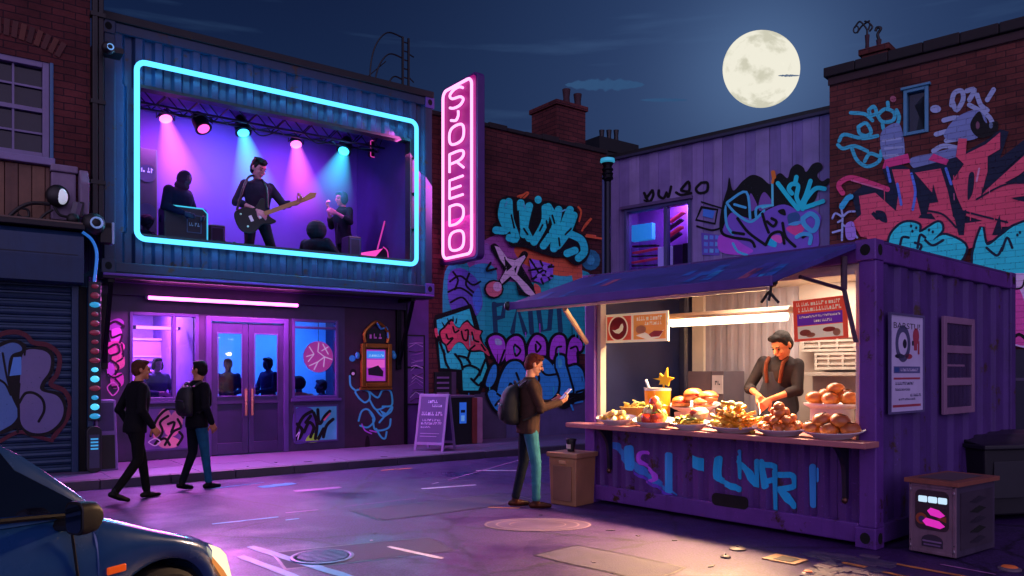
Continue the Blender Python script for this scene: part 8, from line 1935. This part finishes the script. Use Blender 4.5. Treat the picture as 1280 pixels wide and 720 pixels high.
# bin with a cup
b0 = GR(703, 632); BF = Frame(b0.x, b0.y, S.ang + math.radians(8))
t = fthing(BF, 'litter_bin', 'square tan litter bin beside the stall with a flat lid', 'litter bin', 0, 0, 0)
TANM = M('#9a6c4c', .55, bump=.1, streak=.3); bw_ = .40; bh = CAM_H - (566-465)/FOC*b0.y
def taper(mb, w0, w1, z0, z1, m, y0=0):
    c = bw_/2; a = w0/2; b = w1/2
    mb.loft([[(c-a-c, -a+c, z0), (a, -a+c, z0), (a, a+c, z0), (-a, a+c, z0)], [(-b, -b+c, z1), (b, -b+c, z1), (b, b+c, z1), (-b, b+c, z1)]], m)
mb = MB(); taper(mb, bw_*.94, bw_*1.02, .0, bh-.06, TANM); mb.build('bin_body', t, bevel=.012)
mb = MB(); taper(mb, bw_*1.12, bw_*1.14, bh-.058, bh, M('#9a6e50', .5)); mb.build('lid', t, bevel=.01)
mb = MB(); mb.box(-bw_*.34, -.012, .06, bw_*.34, -.002, bh-.16, M('#7a5440', .55)); mb.box(-.04, -.022, bh-.13, .06, -.004, bh-.09, M('#c8906a', .4)); mb.build('front_panel', t, bevel=.004)
q = BF.w(-.02, bw_*.5, bh + .001); t = thing('coffee_cup', 'black takeaway cup with a pale label standing on the bin lid', 'cup', q, S.ang)
mb = MB(); mb.lathe([(.045, 0), (.058, .09), (.062, .13), (.066, .132), (.066, .15), (.05, .16)], 20, m=M('#0c0a10', .4)); mb.build('cup_body', t, smooth=True)
mb = MB(); mb.add([((.0535+.0075*z_/.09+.0015)*math.sin(-.7+1.4*k/8), -(.0535+.0075*z_/.09+.0015)*math.cos(-.7+1.4*k/8), .035+z_*.9) for z_ in (0, .06) for k in range(9)], [(k, k+1, 10+k, 9+k) for k in range(8)], M('#c8b8b0', .6)); mb.build('label', t, smooth=True)
# metal cabinet at the stall corner
b0 = GR(1137, 690); b1 = GR(1196, 701); VF = frame_pts(b0, b1); vw = (b1-b0).length; vd = .72; vh = CAM_H - (603-465)/FOC*b1.y
t = fthing(VF, 'ash_cabinet', 'rusty mauve metal cabinet with glowing pink shapes and an orange lid, beside the stall', 'cabinet', 0, 0, 0)
MVM = M('#86687a', .5, .25, var=.25, streak=.4, bump=.1); MVD = M('#4e4258', .5, .25, streak=.4)
mb = MB(); mb.box(.0, .0, .02, vw, vd, vh-.04, MVD); ring(mb, 0, .02, vw, vh-.04, .03, -.012, -.0015, MVM); mb.build('case', t, bevel=.008)
mb = MB(); mb.box(-.03, -.04, vh-.038, vw+.03, vd+.03, vh, M('#8a5040', .5, streak=.3)); mb.box(.05, .05, vh+.002, vw-.05, vd-.1, vh+.006, M('#5a4a50', .5)); mb.build('lid', t, bevel=.006)
mb = MB(); mb.box(.031, -.006, .05, vw-.031, -.0005, vh-.071, MVM); mb.prism(rrect(.055, vh*.34, vw-.06, vh*.86, .05, -.012), (0, .005, 0), M('#3c2a34', .4)); f = mb.build('front_panel', t, fixn=True)
mb = MB()
for k in range(3): mb.prism(rrect(.085+k*(vw-.15)/3, vh*.70, .085+k*(vw-.15)/3+.075, vh*.78, .01, -.016), (0, .003, 0), M('#d8f0ff', .3, emit=.8, ecol='#c8f0ff'))
mb.build('lamp', f, fixn=True)
mb = MB(); PKL = M('#e040c0', .4, emit=.55, ecol='#ff30c8')
for zz, x0, x1 in ((vh*.56, .16, vw-.09), (vh*.42, .12, vw-.09)): mb.prism([(x0, -.016, zz+.02), (x0+.03, -.016, zz+.05), (x1-.05, -.016, zz+.035), (x1, -.016, zz-.005), (x1-.04, -.016, zz-.03), (x0+.03, -.016, zz-.015)], (0, .003, 0), PKL)
mb.poly([(.11+.05*math.cos(a_*PI/8), -.0135, vh*.48+.05*math.sin(a_*PI/8)) for a_ in range(16)], M('#a04a2c', .4)); mb.poly([(.115+.03*math.cos(a_*PI/8), -.0145, vh*.47+.03*math.sin(a_*PI/8)) for a_ in range(16)], M('#4a3a68', .4)); mb.poly([(vw-.16, -.0135, vh*.50), (vw-.08, -.0135, vh*.46), (vw-.08, -.0135, vh*.54)], M('#a04a2c', .4)); mb.build('emblem', f, fixn=False)
mb = MB(); mb.prism([(vw*.5+.09*math.cos(PI*k/8), -.010, vh*.21+.05*math.sin(PI*k/8)) for k in range(9)] + [(vw*.5-.09, -.010, vh*.12), (vw*.5+.09, -.010, vh*.12)], (0, .004, 0), M('#3a2c40', .5)); mb.box(vw*.5-.08, -.016, vh*.185, vw*.5+.08, -.011, vh*.205, M('#8a6a98', .5)); mb.box(vw*.5-.07, -.016, vh*.14, vw*.5+.07, -.011, vh*.16, M('#7a5a88', .5)); mb.build('slot', f, fixn=True)
mb = MB()
for x in (.016, vw-.016):
    for zz in (.07, vh-.10): mb.ell((x, -.015, zz), (.008, .006, .02), 8, M('#9a8a98', .3, .8)); mb.ell((x, -.015, zz+.05), .006, 8, M('#2a2028', .4))
mb.build('bolt', t)
mb = MB(); mb.box(vw+.001, .06, .08, vw+.008, vd-.06, vh-.10, M('#443848', .5, .2, streak=.3))
for k in range(5): zz = vh*.2+k*vh*.13; mb.prism([(vw+.0085, vd*.3, zz), (vw+.0085, vd*.5, zz-.02), (vw+.0085, vd*.72, zz+.01), (vw+.0085, vd*.55, zz+.04)], (.006, 0, 0), HOLE if k % 2 else M('#2a2230', .5))
mb.build('side_panel', t, fixn=True)
# dumpster
q = S.w(SW, 0, 0); b0 = P(1231, 465, 8.3); DF = Frame(b0.x, b0.y, math.radians(12))
t = fthing(DF, 'wheelie_bin', 'big black lidded bin at the right edge, behind the mauve cabinet', 'bin', 0, 0, 0); hz_ = CAM_H - (560-465)/FOC*8.3
mb = MB(); mb.loft([[(.06, .05, .06), (1.5, .05, .06), (1.5, .8, .06), (.06, .8, .06)], [(0, 0, hz_-.02), (1.56, 0, hz_-.02), (1.56, .85, hz_-.02), (0, .85, hz_-.02)]], M('#15141c', .5, streak=.3)); mb.build('bin_body', t, bevel=.02)
mb = MB(); mb.box(-.04, -.05, hz_-.018, 1.6, .89, hz_+.03, M('#1a1922', .4)); mb.prism([(-.02, .05, hz_+.031), (-.02, .85, hz_+.031), (-.02, .85, hz_+.12), (-.02, .45, hz_+.10)], (1.6, 0, 0), M('#17161f', .4)); mb.build('lid', t, fixn=True, bevel=.012)
mb = MB(); mb.box(.12, -.0, .25, .5, .018, hz_-.15, M('#1c1b26', .5)); mb.box(.7, -.0, .25, 1.4, .018, hz_-.15, M('#1c1b26', .5)); mb.build('rib_panel', t, bevel=.006)
for x in (.15, 1.4):
    mb = MB(); mb.T = Matrix.Translation((x, .15, .065)) @ Matrix.Rotation(PI/2, 4, 'Y'); mb.lathe([(.03, -.03), (.064, -.025), (.064, .025), (.03, .03)], 16, m=BLK); mb.build('wheel', t, smooth=True)
# ---- road furniture
def manhole(px, py, R, label, sy=1.0):
    c = GR(px, py, .004); t = thing('manhole_cover', label, 'manhole cover', (c.x, c.y, 0), .4)
    mb = MB(); mb.lathe([(R, .002), (R, .012), (R*.9, .014), (R*.88, .010)], 40, m=M('#5c5876', .4, .5)); mb.build('rim', t, smooth=True)
    mb = MB(); mb.lathe([(.001, .010), (R*.86, .010)], 36, m=M('#3e3650', .45, .4, bump=.3), cap=False)
    for k in range(-4, 5):
        hw = math.sqrt(max(0, (R*.8)**2-(k*R*.18)**2)); mb.box(-hw, k*R*.18-.012, .0102, hw, k*R*.18+.012, .015, M('#55506e', .4, .5))
    mb.build('plate', t)
manhole(403, 696, .27, 'round iron manhole cover with a pale rim near the front of the car')
c = GR(672, 656); t = thing('manhole_cover', 'wide shallow oval cover with pale scuffed rings in the road by the customer', 'manhole cover', (c.x, c.y, 0), 0)
mb = MB(); LT = M('#7a6474', .55, var=.3); 
for R in (.56, .44, .30): mb.add([(x*R*math.cos(a_*PI/24), x*R*.62*math.sin(a_*PI/24), .005) for x in (1, .955) for a_ in range(48)], [(i, 48+i, 48+(i+1) % 48, (i+1) % 48) for i in range(48)], LT)
mb.build('rim', t)
mb = MB(); mb.lathe([(.001, .0042), (.55, .0042)], 40, m=M('#4e3c5c', .5, var=.3), cap=False, sy=.62); mb.build('plate', t)
for (px, py, R, lab) in ((922, 687, .075, 'round dark lid lying on the lit road, nearer the stall'), (907, 697, .045, 'smaller dark lid lying on the lit road, farther from the stall'), (1262, 712, .085, 'grey domed stud with an orange top at the bottom right corner'), (1010, 718, .05, 'small orange disc on the road at the stall corner')):
    c = GR(px, py); t = thing('road_stud' if px > 1000 else 'pot_lid', lab, 'road stud' if px > 1000 else 'lid', (c.x, c.y, 0), 0)
    mb = MB(); mb.lathe([(R, .0), (R, .012), (R*.7, .022), (.001, .026)], 20, m=M('#2c2030' if px < 1000 else '#6a5a68', .5)); mb.build('dome', t, smooth=True)
    if px > 1000: mb = MB(); mb.lathe([(R*.72, .022), (R*.6, .03), (.001, .034)], 18, m=M('#c8683c', .5, emit=.08, ecol='#ff7030')); mb.build('reflector', t, smooth=True)
    else: mb = MB(); mb.lathe([(R*.2, .026), (R*.15, .035), (.001, .037)], 10, m=M('#4a3848', .4)); mb.build('knob', t, smooth=True)
a = GR(952, 699); b = GR(1008, 697); TF = frame_pts(a, Vector((a.x+.66, a.y-.72, 0)))
t = fthing(TF, 'food_tray', 'flat tan cardboard tray with a black inset lying on the lit road', 'tray', 0, 0, 0)
mb = MB(); mb.box(0, 0, .001, .30, .24, .012, M('#b0845c', .6)); ring_ = None; mb.build('base', t, bevel=.003); mb = MB(); mb.box(.09, .03, .0135, .25, .19, .016, M('#16101c', .5)); mb.build('inset', t)
# scraps of litter
for k, (px, py, L_, c_) in enumerate(((763, 663, .10, '#3a2a40'), (797, 670, .05, '#3a2a40'), (843, 676, .05, '#241828'), (890, 708, .12, '#2c1e34'), (742, 703, .06, '#4a3850'), (676, 644, .05, '#2a1a38'), (468, 667, .10, '#3a2850'), (464, 676, .03, '#c8b0e0'), (310, 583, .05, '#241038'), (345, 578, .10, '#241038'), (385, 577, .14, '#241038'), (418, 575, .10, '#2a1440'), (480, 571, .12, '#2a1440'))):
    c = GR(px, py, .0 if py > 600 else .125); mb = MB(); mb.prism([(-L_/2, -.01, 0), (L_*.2, -.022, 0), (L_/2, 0, 0), (L_*.1, .02, 0)], (0, 0, .006), M(c_, .6)); o = mb.build('litter_scrap', fixn=True); o.location = (c.x, c.y, (.0 if py > 600 else .1225)+.001); o.rotation_euler = (0, 0, k*1.3)
    tag(o, 'small flat scrap of litter on the pavement by the club' if py < 600 else 'small flat scrap of litter on the road', 'litter', 'scraps of litter on the pavement' if py < 600 else 'scraps of litter on the road')

# ================================================================ the car
cm = P(113, 645, 3.5); HD = Vector((.40, .9165, 0)).normalized()
cang = math.atan2(HD.y, HD.x)
CN = P(304, 690, 4.3)     # nose corner
# car axes: x forward (0 at the front bumper), y to its left, z up; right flank faces the camera
CARO = Vector((CN.x, CN.y, 0)) + HD*.10 + Vector((-HD.y, HD.x, 0))*.85
t = thing('parked_car', 'dark blue car with a lit headlight parked at the lower left corner', 'car', CARO, cang)
PAINT = M('#1f4c84', .26, .25, var=.06, coat=1.0, name='car_paint'); TRIMB = M('#08080c', .5)
L_, HWD = 3.7, .84
WX1, WR = -.62, .315; WX2 = -3.05
def hood_z(x): 
    pts = [(0.0, .50), (-.06, .60), (-.16, .665), (-.35, .74), (-.62, .83), (-.85, .92), (-1.0, .975), (-1.6, .99), (-2.6, 1.0), (-3.3, .98), (-3.6, .90), (-3.7, .70)]
    for (a, za), (b, zb) in zip(pts[:-1], pts[1:]):
        if b <= x <= a: return za + (zb-za)*(a-x)/(a-b)
    return pts[-1][1]
def sill_z(x):
    z = .22
    for wx in (WX1, WX2):
        d = abs(x-wx); R = WR+.055
        if d < R: z = max(z, .31 + math.sqrt(R*R-d*d))
    return z
def halfw(x):
    if x > -.55: return HWD*(1 - .20*((x+.55)/.55)**2)
    if x < -3.3: return HWD*(1 - .14*((-3.3-x)/.4)**2)
    return HWD
xs = sorted(set([0, -.03, -.06, -.1, -.16, -.22, -.28] + [WX1 + (WR+.055)*math.sin(k*PI/2/10)*s_ for k in range(11) for s_ in (-1, 1)] + [WX2 + (WR+.055)*math.sin(k*PI/2/8)*s_ for k in range(9) for s_ in (-1, 1)] + [-1.0-.2*k for k in range(9)] + [-3.5, -3.6, -3.66, -3.7]), reverse=True)
rings = []
for x in xs:
    h = hood_z(x); s0 = min(sill_z(x), h-.05); w_ = halfw(x); half = []
    for f, kw in ((0, .965), (.12, .985), (.35, 1.0), (.60, 1.0), (.78, .985), (.90, .955), (.97, .90), (1.0, .80)):
        half.append((w_*kw, s0 + (h-s0)*f))
    crown = [(w_*.5, h+.025), (0, h+.04), (-w_*.5, h+.025)]
    rings.append([(x, -a, b) for a, b in half] + [(x, -a, b) for a, b in crown] + [(x, a, b) for a, b in half[::-1]] + [(x, 0, s0)])
mb = MB(); mb.loft(rings, PAINT); body = mb.build('car_body', t, smooth=True, fixn=True)
mb = MB()
for wx in (WX1, WX2):
    for s_ in (-1, 1): mb.cbox((wx, s_*.52, .34), (.74, .44, .46), HOLE)
mb.box(-3.6, -.70, .20, -.1, .70, .3, HOLE); mb.build('underbody', t)
# cabin
RZ = 1.60
gs = [(-.90, .965, .74), (-1.02, 1.08, .735), (-1.25, 1.28, .71), (-1.55, 1.47, .67), (-1.85, 1.56, .645), (-2.4, RZ, .64), (-2.9, 1.55, .64), (-3.25, 1.32, .66), (-3.5, 1.0, .70)]
rings = []
for x, z1, w1 in gs:
    zb = hood_z(x)-.02; w0 = .765
    f = max(.02, (z1-zb)); half = []
    for q in (0, .25, .5, .75, .9, 1.0):
        ww = w0 + (w1-w0)*q if q < .95 else w1*.86
        half.append((ww*(1 if q < .9 else .97 if q < 1 else .92), zb + f*(q if q < 1 else 1.0)))
    rings.append([(x, -a, b) for a, b in half] + [(x, -.3, z1+.02), (x, .3, z1+.02)] + [(x, a, b) for a, b in half[::-1]])
mb = MB(); mb.loft(rings, PAINT); mb.build('roof', t, smooth=True, fixn=True)
def cab_y(x, q):
    for (a, za, wa), (b, zb_, wb) in zip(gs[:-1], gs[1:]):
        if b <= x <= a:
            k = (a-x)/(a-b); z1 = za+(zb_-za)*k; w1 = wa+(wb-wa)*k; zb = hood_z(x)-.02
            return .765+(w1-.765)*q, zb + (z1-zb)*q, z1
CGL = M('#0c0e1c', .06, var=.05, coat=.8); 
for s_ in (-1, 1):
    for (xa, xb, n) in ((-1.30, -2.15, 12), (-2.22, -3.15, 10)):
        mb = MB(); bot = []; top_ = []
        for k in range(n+1):
            x = xa + (xb-xa)*k/n; yb, zb, z1 = cab_y(x, .12); yt, zt_, _ = cab_y(x, .86 if (k or xa < -2) else .66)
            bot.append((x, s_*(yb+.006), zb)); top_.append((x, s_*(yt+.006), zt_))
        if xa > -2: bot.insert(0, (-1.02, s_*(cab_y(-1.02, .12)[0]+.008), cab_y(-1.02, .12)[1]+.01)); top_.insert(0, (-1.06, s_*(cab_y(-1.06, .4)[0]+.008), cab_y(-1.06, .5)[1]))
        for k in range(len(bot)-1):
            q = [bot[k], bot[k+1], top_[k+1], top_[k]]; mb.quad(*(q if s_ > 0 else q[::-1]), CGL)
        mb.build('side_window', t, smooth=True)
    mb = MB(); mb.tube([(x, s_*(cab_y(x, .05)[0]+.006), cab_y(x, .08)[1]) for x in [-1.0-.1*k for k in range(22)]], .012, 6, TRIMB); mb.build('window_trim', t)
mb = MB(); n = 8
for k in range(n):
    for j in range(4):
        def wp(kk, jj):
            x0 = -.93 - (1.78-.93)*kk/n; z = None
            for (a, za, wa), (b, zb_, wb) in zip(gs[:-1], gs[1:]):
                if b <= x0 <= a: z = za+(zb_-za)*(a-x0)/(a-b); w1 = wa+(wb-wa)*(a-x0)/(a-b)
            return (x0, (-.82+1.64*jj/4)*w1*.92, z + .026 + (.0 if abs(jj-2) < 2 else -.012))
        mb.quad(wp(k, j), wp(k, j+1), wp(k+1, j+1), wp(k+1, j), CGL)
mb.build('windscreen', t, smooth=True)
# door seam, handle, indicator, mirror
mb = MB(); mb.tube([(-1.12, -HWD-.001, .90), (-1.10, -HWD-.003, .75), (-1.05, -HWD-.003, .45), (-1.08, -HWD*.985, .26)], .006, 6, HOLE); mb.tube([(-2.2, -HWD-.001, .92), (-2.2, -HWD-.003, .3)], .006, 6, HOLE); mb.build('seam', t)
mb = MB(); mb.cbox((-2.05, -HWD-.02, .80), (.18, .03, .03), PAINT); mb.build('door_handle', t, bevel=.01)
mb = MB(); mb.cbox((-.90, -HWD-.003, .70), (.10, .012, .035), M('#e05a1c', .3, emit=.35, ecol='#ff5a10')); mb.build('indicator', t, bevel=.01)
mb = MB(); mb.tube([(-1.14, -.78, .94), (-1.14, -.90, .95)], .028, 8, TRIMB)
rings = []
for x, k in ((-1.08, .55), (-1.10, .9), (-1.14, 1.0), (-1.18, 1.0)): rings.append([(x, p[0], p[2]) for p in [(q[0]-.0, 0, q[2]) for q in rrect(-.985, .985-.07*k, -.875, .985+.07*k, .035, 0)]])
mb.loft(rings, TRIMB); mi = mb.build('mirror', t, smooth=True, fixn=True, bevel=.004)
mb = MB(); mb.poly([(-1.1825, p[0], p[2]) for p in rrect(-.975, .925, -.885, 1.045, .03, 0)], M('#30405a', .05, .9)); mb.build('mirror_glass', mi)
# headlight wrapping the right front corner
def flank(x, f):
    h = hood_z(x); s0 = sill_z(x) if x < -.05 else .22; w_ = halfw(x); 
    kw = 1.0 if f < .7 else .985 if f < .85 else .95
    return (x, -w_*kw-.006, s0 + (h-s0)*f)
for s_ in (-1, 1):
    mb = MB(); n = 6
    for k in range(n):
        xa = -.02 - .27*k/n; xb = -.02 - .27*(k+1)/n
        def fp(x, f):
            h = hood_z(x); w_ = halfw(x); return (x + .004, s_*(w_*(1.0 if f < .86 else .965)+.007), h - .25*(1-f) - .015*(1-0))
        t0 = .06+.5*(k/n)**1.5; t1 = .06+.5*((k+1)/n)**1.5
        for j in range(3):
            fa0, fa1 = t0+(.94-t0)*j/3, t0+(.94-t0)*(j+1)/3; fb0, fb1 = t1+(.94-t1)*j/3, t1+(.94-t1)*(j+1)/3
            q = [fp(xa, fa0), fp(xb, fb0), fp(xb, fb1), fp(xa, fa1)]; mb.quad(*(q if s_ > 0 else q[::-1]), EM('#fff0c8' if j else '#ff9a50', 1.3 if j else .8))
    hlm = mb.build('headlight', t, smooth=True)
mb = MB(); mb.box(-.02, -.60, .48, .006, .60, .56, TRIMB); mb.box(-.04, -.66, .26, .012, .66, .38, TRIMB); mb.build('grille', t, bevel=.008)
mb = MB(); mb.tube(catmull([(-.30, -HWD*.97, .36), (-.10, -HWD*.90, .36), (.02, -HWD*.75, .36), (.035, 0, .36), (.02, HWD*.75, .36), (-.30, HWD*.97, .36)]), .06, 10, PAINT); mb.build('bumper', t, smooth=True)
mb = MB(); mb.tube([(-.92, -.55, 1.0), (-1.0, -.1, 1.03)], .01, 6, BLK); mb.tube([(-.92, .05, 1.01), (-1.0, .55, 1.02)], .01, 6, BLK); mb.build('wiper', t)
for wx in (WX1, WX2):
    for s_ in (-1, 1):
        mb = MB(); mb.T = Matrix.Translation((wx, s_*(HWD-.11), WR)) @ Matrix.Rotation(PI/2, 4, 'X'); mb.lathe([(WR*.62, -.10), (WR*.92, -.10), (WR, -.07), (WR, .07), (WR*.92, .10), (WR*.62, .10)], 32, m=M('#0a0a0c', .8)); w_o = mb.build('wheel', t, smooth=True)
        mb = MB(); mb.T = Matrix.Translation((wx, s_*(HWD-.11), WR)) @ Matrix.Rotation(PI/2, 4, 'X')
        for k in range(7):
            a = 2*PI*k/7; T0 = mb.T; mb.T = T0 @ Matrix.Rotation(a, 4, 'Z'); mb.box(.03, -.022, -.09, WR*.60, .022, .09, M('#5a6074', .3, .8)); mb.T = T0
        mb.lathe([(WR*.60, -.095), (WR*.615, -.095), (WR*.615, .095), (WR*.60, .095)], 28, m=M('#5a6074', .3, .8), cap=False); mb.lathe([(.05, -.10), (.05, .10)], 14, m=M('#5a6074', .3, .8)); mb.build('rim', w_o)
l = bpy.data.lights.new('headlamp', 'SPOT'); l.energy = 25; l.color = (1, .82, .58); l.spot_size = math.radians(60); l.spot_blend = .7; l.shadow_soft_size = .06
lo = bpy.data.objects.new('headlamp', l); COL.objects.link(lo); lo.location = t.matrix_basis @ Vector((.06, -.62, .62)); lo.rotation_euler = (Matrix.Rotation(cang, 3, 'Z') @ Vector((1, -.1, -.12))).to_track_quat('-Z', 'Y').to_euler()
